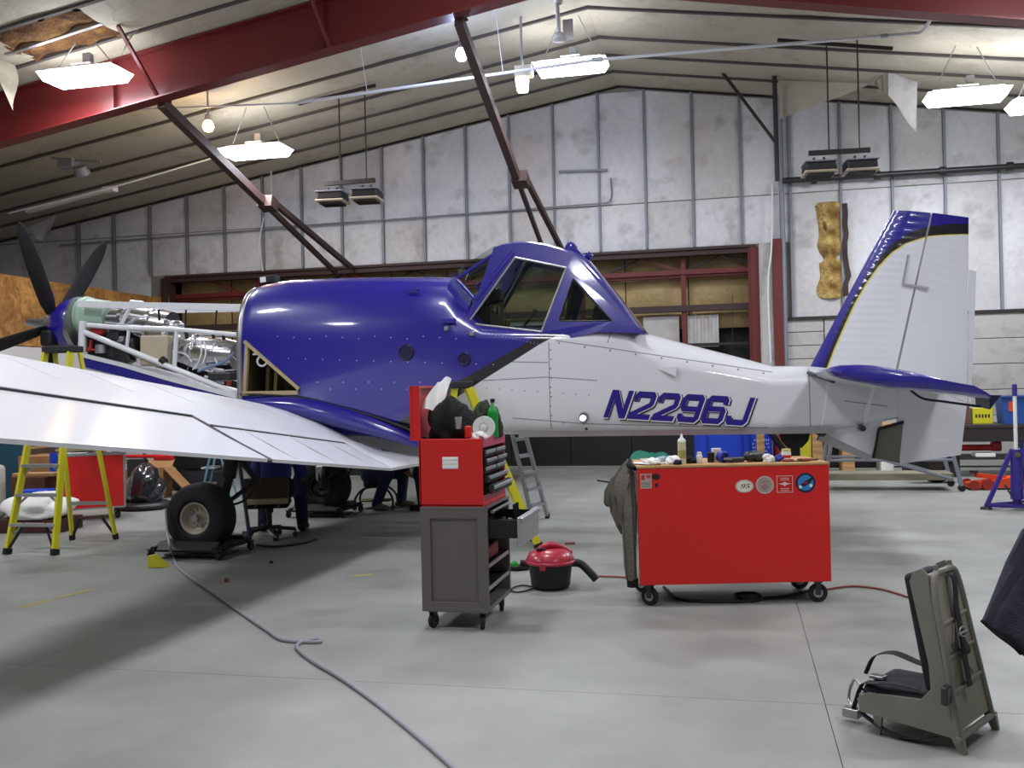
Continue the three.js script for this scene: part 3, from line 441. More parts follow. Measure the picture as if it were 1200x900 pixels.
  const bk = s3(640, 506, -0.05), bk2 = s3(1000, 506, -0.02); part('belly_rail', bar(V(-2.2, 1.125, ZC + 0.46), V(0.95, 1.115, ZC + 0.16), 0.05, 0.07), M.alu, plane);
  // engine-top deck trim
  const bb = atZ(316, 334, ZC); const bt = thing('black_box', 'small black box with a white label on top of the blue nose', 'box', [bb.x, bb.y + 0.0, ZC]);
  part('case', rb(0.2, 0.09, 0.16, 0.015, 0.0, 0.055, 0, 0, 0, 0.1), M.black, bt); part('label_plate', bx(0.07, 0.06, 0.004, -0.04, 0.055, 0.083, 0, 0, 0.1), M.paper, bt); part('knob', cy(0.02, 0.02, 0.03, 0.07, 0.11, 0), M.black, bt);
}
{ // canopy
  const side = (y, s = 1) => ZC + s * (0.5 - 0.17 * cl((y - 2.15) / 1.0));
  const Q = (px, py) => { let p = atZ(px, py, side(2.6)); for (let i = 0; i < 5; i++) p = atZ(px, py, side(p.y)); return [p.x, p.y]; };
  const roofPx = [[536, 327], [562, 308], [588, 291], [598, 287.5], [612, 285.5], [626, 285], [645, 288], [662, 293], [680, 299], [692, 306], [712, 330], [735, 359], [757, 389]];
  const rp = roofPx.map((q) => C(...q));
  const outline = [...rp.slice(2).map(([x, y]) => [x, y - 0.045]), Q(757, 391), Q(700, 389), Q(633, 404), Q(545, 384), Q(556, 352), Q(560, 347)];
  const door = [[549, 379], [604, 302], [664, 314], [635, 389]].map((q) => Q(...q)), rear = [[672, 327], [656, 374], [657, 376.5], [717, 376]].map((q) => Q(...q));
  const shear = (g, s, off = 0) => { const P = g.attributes.position; for (let i = 0; i < P.count; i++) P.setZ(i, side(P.getY(i), s) + P.getZ(i) + off); g.computeVertexNormals(); return g; };
  for (const s of [1, -1]) {
    part('canopy_side', shear(ext(outline, 0.03, 0.004, [door, rear]), s, -0.015), M.blue, plane);
    const inset = (pts) => pts;
    part('window_pane', shear(ext(door, 0.004), s), M.glass, plane); part('window_pane', shear(ext(rear, 0.004), s), M.glass, plane);
    const ws = [[537, 329], [588, 292], [601, 296], [558, 350]].map((q) => Q(...q)); part('window_pane', shear(ext(ws, 0.004), s), M.glass, plane);
    const loop = (pts, r) => pts.map((p, i) => { const q = pts[(i + 1) % pts.length]; return rod(V(p[0], p[1], side(p[1], s) + 0.015 * s), V(q[0], q[1], side(q[1], s) + 0.015 * s), r); });
    part('window_frame', loop(door, 0.013), M.steel, plane); part('window_seal', loop(rear, 0.009), M.blackgloss, plane);
    const post = [[535, 327], [589, 290.5]].map((q) => Q(...q)); part('windshield_post', [rod(V(post[0][0], post[0][1], side(post[0][1], s)), V(post[1][0], post[1][1], side(post[1][1], s)), 0.018), rod(V(...Q(558, 351), side(2.5, s)), V(...Q(602, 296), side(3.05, s)), 0.035)], M.blue, plane);
    const sl = [[536, 328], [558, 352]].map((q) => Q(...q)); part('windshield_sill', rod(V(sl[0][0], sl[0][1], side(sl[0][1], s)), V(sl[1][0], sl[1][1], side(sl[1][1], s)), 0.022), M.blue, plane);
  }
  const wA = rp[0], wB = rp[2]; part('windshield_pane', gridGeo(1, 4, (u, v) => { const x = wA[0] + (wB[0] - wA[0]) * v, y = wA[1] + (wB[1] - wA[1]) * v - 0.015; return V(x, y, ZC + (u - 0.5) * 2 * (side(y) - ZC)); }), M.glass, plane);
  const strip2 = rp.slice(2);
  const crown = (o) => gridGeo(14, 40, (u, v) => { const f = v * (strip2.length - 1), i = Math.min(strip2.length - 2, Math.floor(f)), t = f - i, x = strip2[i][0] + (strip2[i + 1][0] - strip2[i][0]) * t, y = strip2[i][1] + (strip2[i + 1][1] - strip2[i][1]) * t, w = side(y - 0.05) - ZC + 0.012, a = (u - 0.5) * 2; return V(x - 0.02 * Math.abs(a) ** 6, y - 0.05 * Math.abs(a) ** 4 - o, ZC - a * w); });
  part('canopy_roof', crown(0), M.blue, plane);
  const sp0 = C(682, 305); part('fresh_air_scoop', [rb(0.36, 0.1, 0.2, 0.04, sp0[0], sp0[1], ZC + 0.12, 0, 0, -0.85), rb(0.1, 0.12, 0.16, 0.03, sp0[0] - 0.1, sp0[1] + 0.12, ZC + 0.12, 0, 0, -0.6)], M.blue, plane);
  const bea = atZ(689, 297, ZC); part('beacon', rb(0.09, 0.08, 0.1, 0.03, bea.x, bea.y - 0.02, ZC - 0.05, 0, 0, -0.6), M.blue, plane);
  const sc = C(697, 331); part('vent_slot', rb(0.16, 0.05, 0.04, 0.015, sc[0], sc[1] - 0.02, side(2.8), 0, 0, -0.85), M.blue, plane);
  // inside the cockpit
  part('cockpit_floor', bx(1.6, 0.02, 0.8, -1.9, 2.24, ZC), M.black, plane);
  part('instrument_panel', [rb(0.22, 0.32, 0.7, 0.05, -2.62, 2.42, ZC), rb(0.16, 0.16, 0.24, 0.05, -2.5, 2.6, ZC + 0.12)], M.blackgloss, plane); parts('panel_dial', [cy(0.04, 0.04, 0.02, -2.5, 2.45, ZC + 0.2, 0, 0, Math.PI / 2), cy(0.04, 0.04, 0.02, -2.5, 2.45, ZC, 0, 0, Math.PI / 2)], M.chrome, plane);
  const rb2 = [[C(572, 377), C(611, 303)]]; parts('roll_bar', [rod(V(...C(570, 378), ZC - 0.32), V(...C(612, 302), ZC - 0.28), 0.022), rod(V(...C(668, 320), ZC - 0.3), V(...C(659, 374), ZC - 0.36), 0.04), rod(V(...C(668, 320), ZC + 0.25), V(...C(659, 374), ZC + 0.3), 0.03)], M.darksteel, plane);
  part('control_stick', [rod(V(...C(612, 388), ZC + 0.1), V(...C(628, 368), ZC + 0.1), 0.014), rb(0.05, 0.07, 0.04, 0.015, ...C(629, 367), ZC + 0.1)], M.darksteel, plane);
  part('bulkhead', [ext([C(697, 377), C(720, 377), C(703, 352)], 0.5).translate(0, 0, ZC - 0.25)], M.black, plane);
  part('antenna', [rod(V(...C(547, 329), ZC + 0.05), V(...C(551, 318), ZC + 0.05), 0.006)], M.tubewhite, plane);
}
{ // registration on the near flank: flat letters standing along the side
  const L = { // squared italic capitals on a 0..1 by 0..1 cell
    N: [[[0, 0], [0.2, 0], [0.2, 0.66], [0.62, 0], [0.86, 0], [0.86, 1], [0.66, 1], [0.66, 0.36], [0.26, 1], [0, 1]]],
    2: [[[0, 0], [0.86, 0], [0.86, 0.19], [0.32, 0.19], [0.8, 0.46], [0.86, 0.56], [0.86, 0.86], [0.74, 1], [0.12, 1], [0, 0.86], [0, 0.66], [0.2, 0.66], [0.2, 0.8], [0.66, 0.8], [0.66, 0.6], [0, 0.22]]],
    9: [[[0.12, 0], [0.74, 0], [0.86, 0.14], [0.86, 0.86], [0.74, 1], [0.12, 1], [0, 0.86], [0, 0.52], [0.12, 0.38], [0.66, 0.38], [0.66, 0.2], [0.2, 0.2], [0.2, 0.3], [0, 0.3], [0, 0.14]], [[0.2, 0.57], [0.66, 0.57], [0.66, 0.8], [0.2, 0.8]]],
    6: [[[0.12, 0], [0.74, 0], [0.86, 0.14], [0.86, 0.48], [0.74, 0.62], [0.2, 0.62], [0.2, 0.8], [0.66, 0.8], [0.66, 0.7], [0.86, 0.7], [0.86, 0.86], [0.74, 1], [0.12, 1], [0, 0.86], [0, 0.14]], [[0.2, 0.2], [0.66, 0.2], [0.66, 0.43], [0.2, 0.43]]],
    J: [[[0.12, 0], [0.74, 0], [0.86, 0.14], [0.86, 1], [0.66, 1], [0.66, 0.2], [0.2, 0.2], [0.2, 0.32], [0, 0.32], [0, 0.14]]],
  };
  // baseline and cap line as seen on the flank
  const starts = [[707, 489, 722, 455.5], [735.5, 492, 750, 459], [763, 493.5, 778, 460], [791, 495, 806, 461], [820, 496, 835, 463.5], [848, 497.5, 863, 465]], W = 0.248;
  const bs = S(707, 489), be = S(848, 497.5), h = S(722, 455.5).y - bs.y, slant = 0.36, dir = Math.atan2(be.y - bs.y, be.x - bs.x), yaw = Math.atan2(ZC + hw(be.x) - ZC - hw(bs.x), be.x - bs.x);
  const build = (dx, dy, grow, off) => [...'N2296J'].map((ch, k) => {
    const t = k / 5, x0 = bs.x + (be.x - bs.x) * t, y0 = bs.y + (be.y - bs.y) * t;
    const f = ([u, v]) => { const uu = 0.43 + (u - 0.43) * (1 + grow * 1.2), vv = 0.5 + (v - 0.5) * (1 + grow); const lx = uu * W + vv * h * slant + dx, ly = vv * h + dy; return [x0 + lx, y0 + ly + lx * Math.tan(dir)]; };
    const g = ext(L[ch][0].map(f), 0.002, 0, L[ch].slice(1).map((p) => p.map(f))); const P = g.attributes.position; for (let i = 0; i < P.count; i++) P.setZ(i, P.getZ(i) + ZC + hw(P.getX(i)) + off); g.computeVertexNormals(); return g;
  });
  const num = part('registration_number', build(0, 0, 0, 0.0075), stdm(0x241682, 0.4), plane); tag(num, 'dark blue registration lettering N2296J');
  part('letter_outline', build(0.004, -0.004, 0.05, 0.0045), stdm(0xe9e9ec, 0.45), num); part('letter_shadow', build(0.016, -0.014, 0.06, 0.0015), stdm(0x2b2a2e, 0.5), num);
}
// a lifting surface between four corners; prof(s) is half thickness along the chord, beads swell the skin
function foil(a0, a1, b0, b1, prof, dir, nb = 0, ns = 26, nt = 0) {
  nt = nt || (nb ? nb * 4 : 12); const rings = [];
  for (let j = 0; j <= nt; j++) {
    const t = j / nt, a = a0.clone().lerp(a1, t), b = b0.clone().lerp(b1, t), up = [], dn = [];
    for (let i = 0; i <= ns; i++) { const s = (1 - Math.cos(Math.PI * i / ns)) / 2, p = a.clone().lerp(b, s), bead = nb && s > 0.06 && s < 0.97 ? 0.0035 * Math.max(0, Math.sin(Math.PI * 2 * t * nb)) * Math.sin(Math.PI * s) : 0, q = prof(s, t); up.push(p.clone().addScaledVector(dir, q + bead)); if (i && i < ns) dn.push(p.clone().addScaledVector(dir, -q - bead)); }
    rings.push([...up, ...dn.reverse()]);
  }
  return rings;
}
const naca = (c) => (s) => c * 5 * (0.2969 * Math.sqrt(s) - 0.126 * s - 0.3516 * s * s + 0.2843 * s ** 3 - 0.1015 * s ** 4) * 0.5 + 0.004;
const solid = (rings, a = 0.6) => crease(loft(rings).toNonIndexed(), a);
{ // fin and rudder
  const FX0 = 0.5, FXW = 2.1, FY0 = 0.7, FYH = 2.7;
  const finTex = canvasTex(1024, 1316, (g, w, h) => {
    const X = (x) => (x - FX0) / FXW * w, Y = (y) => h - (y - FY0) / FYH * h, P = (pts) => { g.beginPath(); pts.forEach((q, i) => { const p = C(...q); i ? g.lineTo(X(p[0]), Y(p[1])) : g.moveTo(X(p[0]), Y(p[1])); }); };
    g.fillStyle = '#dfe1e6'; g.fillRect(0, 0, w, h);
    const lo = [[967, 434], [977, 408], [988, 383], [1000, 357], [1013, 334], [1027, 314], [1043, 297], [1060, 286], [1085, 278], [1110, 275.5], [1140, 274]], up = [[962, 434], [973, 408], [985, 380], [998, 352], [1012, 328], [1027, 306], [1043, 288], [1062, 275], [1085, 267], [1110, 263.5], [1140, 262]];
    const close = () => { g.lineTo(w, 0); g.lineTo(0, 0); g.lineTo(0, h * 0.68); g.closePath(); g.fill(); };
    g.fillStyle = '#d8c94a'; P(lo.map(([x, y]) => [x + 1.4, y + 1])); close(); g.fillStyle = '#17131a'; P(lo); close(); g.fillStyle = '#1d1288'; P(up); close();
    g.strokeStyle = 'rgba(90,90,100,0.8)'; g.lineWidth = 3; P([[1062, 300], [1056, 333], [1086, 339]]); g.stroke();
  });
  M.fin = new THREE.MeshPhysicalMaterial({ color: 0xffffff, map: finTex, roughness: 0.32, clearcoat: 0.9, clearcoatRoughness: 0.1 });
  const c3 = (px, py) => V(...C(px, py), ZC), D = V(0, 0, 1), uvS = (g) => { const P = g.attributes.position; if (!g.attributes.uv) g.setAttribute('uv', new THREE.BufferAttribute(new Float32Array(P.count * 2), 2)); for (let i = 0; i < P.count; i++) g.attributes.uv.setXY(i, (P.getX(i) - FX0) / FXW, (P.getY(i) - FY0) / FYH); return g; };
  const tF = 0.085, finP = (s) => tF * Math.min(1, Math.sqrt(s * 2.2)) * (1 - 0.1 * s) + 0.002;
  part('fin', uvS(solid(foil(c3(946, 436), c3(1046, 247), c3(1047, 437), c3(1089, 251), finP, D, 22))), M.fin, plane, true);
  const rud = part('rudder', uvS(solid(foil(c3(1050, 437), c3(1091, 251), c3(1133, 472), c3(1135, 255), (s) => tF * (1 - s) ** 0.8 * 0.92 + 0.006, D, 20))), M.fin, plane, true);
  part('rudder_lower', uvS(solid(foil(c3(1053, 543), c3(1050, 437.5), c3(1126, 533), c3(1133, 472.5), (s) => tF * 0.9 * (1 - s) ** 0.8 + 0.006, D, 9))), M.fin, rud, true);
  part('trim_tab', solid(foil(c3(1134.5, 472), c3(1135.5, 316), c3(1138, 470), c3(1144, 318), (s) => 0.01 * (1 - s) + 0.002, D)), M.paintwhite, rud);
  part('gust_lock', [bar(c3(1056, 334).add(V(0, 0, 0.1)), c3(1086, 339).add(V(0, 0, 0.1)), 0.02, 0.02), bar(c3(1063, 300).add(V(0, 0, 0.09)), c3(1056, 334).add(V(0, 0, 0.1)), 0.012, 0.012)], M.alu, rud);
  part('tail_cone_panel', solid(foil(c3(1022, 536), c3(1027, 503), c3(1052, 542), c3(1057, 494), (s) => 0.085, D)), stdm(0x77746a, 0.6), plane);
  part('ventral_fin', solid(foil(c3(962, 506), c3(962, 492), c3(1020, 533), c3(1036, 486), (s) => 0.08, D)), M.paintwhite, plane);
  part('tail_beam', bar(c3(960, 510), c3(1022, 535), 0.14, 0.11), M.alu, plane); parts('jack_socket', [cy(0.03, 0.03, 0.2, ...C(1008, 501), ZC + 0.12, Math.PI / 2), cy(0.05, 0.05, 0.36, ...C(961, 505), ZC, Math.PI / 2)], M.darksteel, plane);
  part('panel_edge', [bar(c3(1028, 502).add(V(0, 0, 0.1)), c3(1057, 494).add(V(0, 0, 0.1)), 0.02, 0.03), bar(c3(1028, 502).add(V(0, 0, 0.1)), c3(1022, 536).add(V(0, 0, 0.1)), 0.02, 0.02)], M.black, plane);
  // stabilisers with blue tips
  const zt = -8.25, T = (px, py) => { const p = atZ(px, py, zt); return [p.x, p.y]; };
  const upT = [[969, 434], [975, 430], [985, 428], [1003, 427], [1020, 427.5], [1040, 430], [1062, 434], [1085, 439], [1110, 446], [1138, 456], [1163, 464]].map((q) => T(...q)), loT = [[1163, 468], [1138, 464.5], [1110, 461.5], [1085, 459], [1062, 457], [1040, 455], [1020, 451], [1003, 448], [985, 444], [975, 440]].map((q) => T(...q));
  const sec = [...upT, ...loT], cx = 1.5, cyy = sec.reduce((a, p) => a + p[1], 0) / sec.length;
  for (const s of [1, -1]) {
    const ring = (dz, k, dy = 0) => sec.map((p) => V(cx + (p[0] - cx) * (0.5 + 0.5 * k), cyy + (p[1] - cyy) * k + dy, ZC + s * dz)), zz = zt - ZC;
    const rs = [ring(0.05, 0.92), ring(zz - 0.16, 0.98)], ts = [ring(zz - 0.16, 1), ring(zz - 0.05, 1), ring(zz + 0.01, 0.94), ring(zz + 0.045, 0.75), ring(zz + 0.06, 0.4)];
    const fix = (r) => (s > 0 ? r : r.slice().reverse());
    const st = part('stabiliser', solid(fix(rs)), M.paintwhite, plane); part('tip_cap', solid(fix(ts)), M.blue, st);
    const q = (px, py, dz) => { const p = T(px, py); return V(p[0], p[1], ZC + s * dz); };
    part('elevator_tab', [solid([[q(1160, 463, zz - 0.5), q(1172, 463, zz - 0.5), q(1162, 478, zz - 0.5)], [q(1160, 463, zz - 0.02), q(1174, 463, zz - 0.02), q(1161, 480, zz - 0.02)]])], stdm(0x15103a, 0.3), st);
    part('tab_rod', tube([q(1070, 457, zz - 0.15), q(1085, 467, zz - 0.15), q(1110, 471, zz - 0.15), q(1155, 477, zz - 0.15)], 0.01), stdm(0x15103a, 0.4), st);
    part('stabiliser_strut', rod(V(1.33, 1.56, ZC + s * 0.3), V(1.24, 1.22, ZC + s * 0.14), 0.016), M.paintwhite, st);
    part('root_fairing', [rod(V(...C(946, 437), ZC + s * 0.16), V(...C(970, 447), ZC + s * 0.6), 0.02)], stdm(0x15103a, 0.4), st);
  }
}
{ // wings
  const up = [[-5.62, -0.2], [-5.6, -0.12], [-5.52, -0.04], [-5.4, 0.0], [-5.25, 0.0], [-5.0, -0.045], [-4.7, -0.13], [-4.35, -0.265]], dnm = [[-4.35, -0.5], [-4.7, -0.42], [-5.1, -0.34], [-5.4, -0.28]];
  const Y0 = (d) => 1.53 + 0.113 * (d - 0.6);                        // d = distance from the centre line
  const sect = (pts, d, s) => pts.map(([x, y]) => V(x, Y0(d) + y, ZC + s * d));
  for (const s of [1, -1]) {
    const fix = (r) => (s > 0 ? r : r.slice().reverse()), SO = (pts, ds) => solid(fix(ds.map((d) => sect(pts, d, s).reverse())), 0.5);
    const hin = (x) => -0.265 - (x + 4.35) * 0.515;
    const w = part('wing', SO([...up, [-4.06, hin(-4.06)], [-4.08, -0.6], ...dnm], [0.45, 1, 2, 3, 3.62, 3.63, 4.5, 5.5, 6.3, 6.6]), M.wingwhite, plane);
    part('aft_panel', SO([[-4.07, hin(-4.07)], [-3.92, hin(-3.92)], [-3.93, -0.64], [-4.08, -0.6]], [0.5, 2, 3.6]), M.wingwhite, w);
    const af = [[-3.9, hin(-3.9) - 0.006], [-3.65, hin(-3.65) - 0.012], [-3.4, -0.76], [-3.405, -0.785], [-3.65, -0.72], [-3.9, -0.64]], ar = [[-4.035, hin(-4.035) - 0.008], [-3.72, hin(-3.72) - 0.012], [-3.4, -0.76], [-3.405, -0.785], [-3.72, -0.7], [-4.04, -0.6]];
    const fl = part('flap', SO(af, [1.05, 1.3, 2.2, 3.58]), M.wingwhite, w), ai = part('aileron', SO(ar, [3.66, 4.6, 5.6, 6.55]), M.wingwhite, w);
    for (const d of [1.5, 2.3, 3.1]) part('rivet_strip', SO(af.slice(0, 3).map(([x, y]) => [x, y + 0.003]).concat(af.slice(0, 3).reverse()), [d, d + 0.02]), M.wingwhite, fl);
    for (const d of [1.1, 1.7, 2.4, 3.1, 3.9, 4.7, 5.5]) part('lap_seam', SO([...up.slice(3).map(([x, y]) => [x, y + 0.0025]), ...up.slice(3).reverse()], [d, d + 0.03]), M.wingwhite, w);
    parts('hinge_gap', [bar(V(-4.05, Y0(3.65) + hin(-4.05) - 0.02, ZC + s * 3.65), V(-4.05, Y0(6.55) + hin(-4.05) - 0.02, ZC + s * 6.55), 0.05, 0.03), bar(V(-3.91, Y0(1.0) + hin(-3.91) - 0.02, ZC + s * 1.0), V(-3.91, Y0(3.6) + hin(-3.91) - 0.02, ZC + s * 3.6), 0.035, 0.03), bar(V(-4.05, Y0(3.62) + hin(-4.05) - 0.02, ZC + s * 3.62), V(-3.4, Y0(3.62) - 0.78, ZC + s * 3.62), 0.05, 0.02)], M.darksteel, w);
    { const R2 = [1.03, 0.8, 0.6, 0.42].map((d) => { const k = (1.03 - d) / 0.6; return [[-3.95, hin(-3.95) + 0.01], [-3.7, hin(-3.7) - 0.005 + 0.05 * k], [-3.4 + 0.32 * k, -0.755 + 0.1 * k], [-3.405 + 0.32 * k, -0.785 + 0.1 * k], [-3.7, -0.72], [-3.95, -0.66]].map(([x, y]) => V(x, Y0(d) + y, ZC + s * d)).reverse(); }); part('root_fairing', solid(fix(R2), 0.5), M.wingwhite, w); }
    if (s > 0) { // blue fillet where the wing meets the flank
      const fp = [[280, 467], [310, 468], [350, 471], [390, 480], [430, 491], [465, 503], [492, 514]].map((q) => S(...q));
      const ctr = new THREE.CatmullRomCurve3(fp.map((p, i) => V(p.x, p.y - 0.02, ZC + hw(p.x) - 0.04))), rs = [];
      for (let k = 0; k <= 30; k++) { const t = k / 30, c = ctr.getPoint(t), R = 0.03 + 0.13 * Math.sin(Math.PI * Math.min(1, t * 0.8 + 0.12)); rs.push([...Array(16).keys()].map((i) => { const a = i / 16 * Math.PI * 2; return V(c.x, c.y - 0.04 + R * 0.8 * Math.sin(a), c.z + R * 1.1 * Math.cos(a)); })); }
      part('wing_fillet', crease(loft(rs.map((r) => r.slice().reverse())).toNonIndexed(), 0.9), M.blue, plane);
      part('fillet_seal', tube(fp.map((p) => V(p.x, p.y + 0.05, ZC + hw(p.x) + 0.015)), 0.016), M.black, plane);
    }
  }
}
{ // landing gear
  for (const [s, zz] of [[1, -8.75], [-1, -11.75]]) {
    const x = -5.26, y = 0.375;
    const g = part('landing_gear_leg', [rod(V(-4.98, 1.35, zz - s * 0.28), V(-5.1, 0.75, zz - s * 0.27), 0.075), rod(V(-5.08, 0.8, zz - s * 0.27), V(-5.19, y, zz - s * 0.22), 0.05), rod(V(x, y, zz - s * 0.26), V(x, y, zz), 0.045)], M.black, plane);
    part('torque_link', [bar(V(-4.98, 0.95, zz - s * 0.27), V(-4.78, 0.72, zz - s * 0.27), 0.1, 0.025), bar(V(-4.78, 0.72, zz - s * 0.27), V(-5.1, 0.5, zz - s * 0.27), 0.1, 0.025)], M.black, g);
    part('brake_line', tube([V(-4.9, 1.2, zz - s * 0.2), V(-4.72, 0.85, zz - s * 0.2), V(-4.85, 0.55, zz - s * 0.2), V(-5.1, 0.45, zz - s * 0.22)], 0.012), M.black, g);
    part('brace', [rod(V(-4.55, 1.3, zz - s * 0.3), V(-4.7, 0.9, zz - s * 0.3), 0.02)], M.darksteel, g);
    const W = [[0.165, -0.13], [0.2, -0.135], [0.3, -0.135], [0.335, -0.1], [0.348, -0.04], [0.348, 0.04], [0.335, 0.1], [0.3, 0.135], [0.2, 0.135], [0.165, 0.13], [0.165, -0.13]];
    const wh = part('wheel', mv(la([[0, -0.1], [0.03, -0.1], [0.035, -0.03], [0.1, -0.03], [0.125, -0.06], [0.14, -0.12], [0.165, -0.125], [0.16, -0.1], [0.15, 0], [0.16, 0.1], [0.165, 0.125], [0.14, 0.12], [0.125, 0.06], [0.1, 0.03], [0.035, 0.03], [0.03, 0.1], [0, 0.1]], 40), x, y, zz, Math.PI / 2), s > 0 ? stdm(0xb4ad9c, 0.5, 0.2) : M.darksteel, plane);
    part('tire', mv(la(W, 48), x, y, zz, Math.PI / 2), M.rubber, wh);
    parts('wheel_bolt', [...Array(10).keys()].map((i) => { const a = i / 10 * Math.PI * 2; return cy(0.01, 0.01, 0.03, x + 0.085 * Math.cos(a), y + 0.085 * Math.sin(a), zz + s * 0.035, Math.PI / 2, 0, 0, 8); }), M.steel, wh);
    part('hub_cap', cy(0.032, 0.035, 0.05, x, y, zz + s * 0.1, Math.PI / 2), M.steel, wh);
    if (s < 0) part('brake_caliper', [rb(0.12, 0.16, 0.08, 0.02, x + 0.02, y + 0.2, zz + 0.16), rb(0.04, 0.1, 0.09, 0.01, x + 0.0, y + 0.14, zz + 0.18)], M.steel, wh);
  }
}
M.propblack = stdm(0x0a0a0c, 0.7);
{ // propeller
  const ax = V(-Math.cos(0.15), Math.sin(0.15), 0), hub = V(-8.08, 2.49, ZC), up = V(Math.sin(0.15), Math.cos(0.15), 0), zz = V(0, 0, 1), on = (a, d = 0) => hub.clone().addScaledVector(ax, a).addScaledVector(up, d);
  const p = part('propeller', [rod(on(-0.12), on(0.1), 0.13, 0.13, 24), rod(on(0.1), on(0.18), 0.1, 0.07, 20), rod(on(0.18), on(0.4), 0.075, 0.04, 20), rod(on(0.4), on(0.44), 0.04, 0.015, 16)], M.steel, plane);
  for (const deg of [55, 124, -17, -88, 199]) {
    const a = deg * Math.PI / 180, d = up.clone().multiplyScalar(Math.sin(a)).addScaledVector(zz, Math.cos(a)), t = d.clone().cross(ax).normalize(), rings = [];
    for (let k = 0; k <= 18; k++) {
      const u = k / 18, r = 0.12 + 1.27 * u, w = (u < 0.15 ? 0.05 + 0.2 * u : 0.08 + 0.016 * Math.sin(Math.PI * u)) * (u > 0.72 ? Math.sqrt(Math.max(0.02, 1 - ((u - 0.72) / 0.285) ** 2)) : 1), th = 0.04 * (1 - u * 0.85) + 0.004, tw = 0.75 - 0.62 * u;
      const c = t.clone().multiplyScalar(Math.cos(tw)).addScaledVector(ax, Math.sin(tw)), n = t.clone().multiplyScalar(-Math.sin(tw)).addScaledVector(ax, Math.cos(tw));
      rings.push([...Array(14).keys()].map((i) => { const q = i / 14 * Math.PI * 2; return hub.clone().addScaledVector(d, r).addScaledVector(c, w * Math.cos(q)).addScaledVector(n, th * Math.sin(q)); }));
    }
    const g = loft(rings).toNonIndexed(); g.computeVertexNormals();
    const b = part('blade', crease(g, 0.8), M.propblack, p); part('blade_clamp', rod(hub.clone().addScaledVector(d, 0.09), hub.clone().addScaledVector(d, 0.19), 0.065), M.steel, b);
  }
  // nose bowl of the cowling
  const rings = (k0) => [...Array(32).keys()];
  const ring = (x, ry, rz, cyv) => rings().map((i) => { const a = i / 32 * Math.PI * 2; return V(x + (Math.sin(a) * ry) * 0.15, cyv + ry * Math.sin(a), ZC + rz * Math.cos(a)); });
  const bowl = loft([ring(-7.72, 0.31, 0.33, 2.5), ring(-7.78, 0.33, 0.35, 2.5), ring(-7.9, 0.31, 0.33, 2.49), ring(-8.0, 0.24, 0.27, 2.48), ring(-8.03, 0.18, 0.2, 2.47), ring(-7.98, 0.15, 0.17, 2.47), ring(-7.8, 0.15, 0.17, 2.47)].map((r) => r.slice().reverse()), true).toNonIndexed();
  part('nose_bowl', crease(bowl, 0.7), M.blue, plane);
  const ap = (px, py, dz = 0.3) => atZ(px, py, ZC + dz);
  part('intake_lip', [rb(0.16, 0.2, 0.5, 0.04, ...ap(69, 397, 0.1).toArray())], M.black, plane);
  part('cowl_ring', [rod(V(-7.75, 2.5, ZC), V(-7.68, 2.5, ZC), 0.33, 0.33, 32)], M.steel, plane);
}
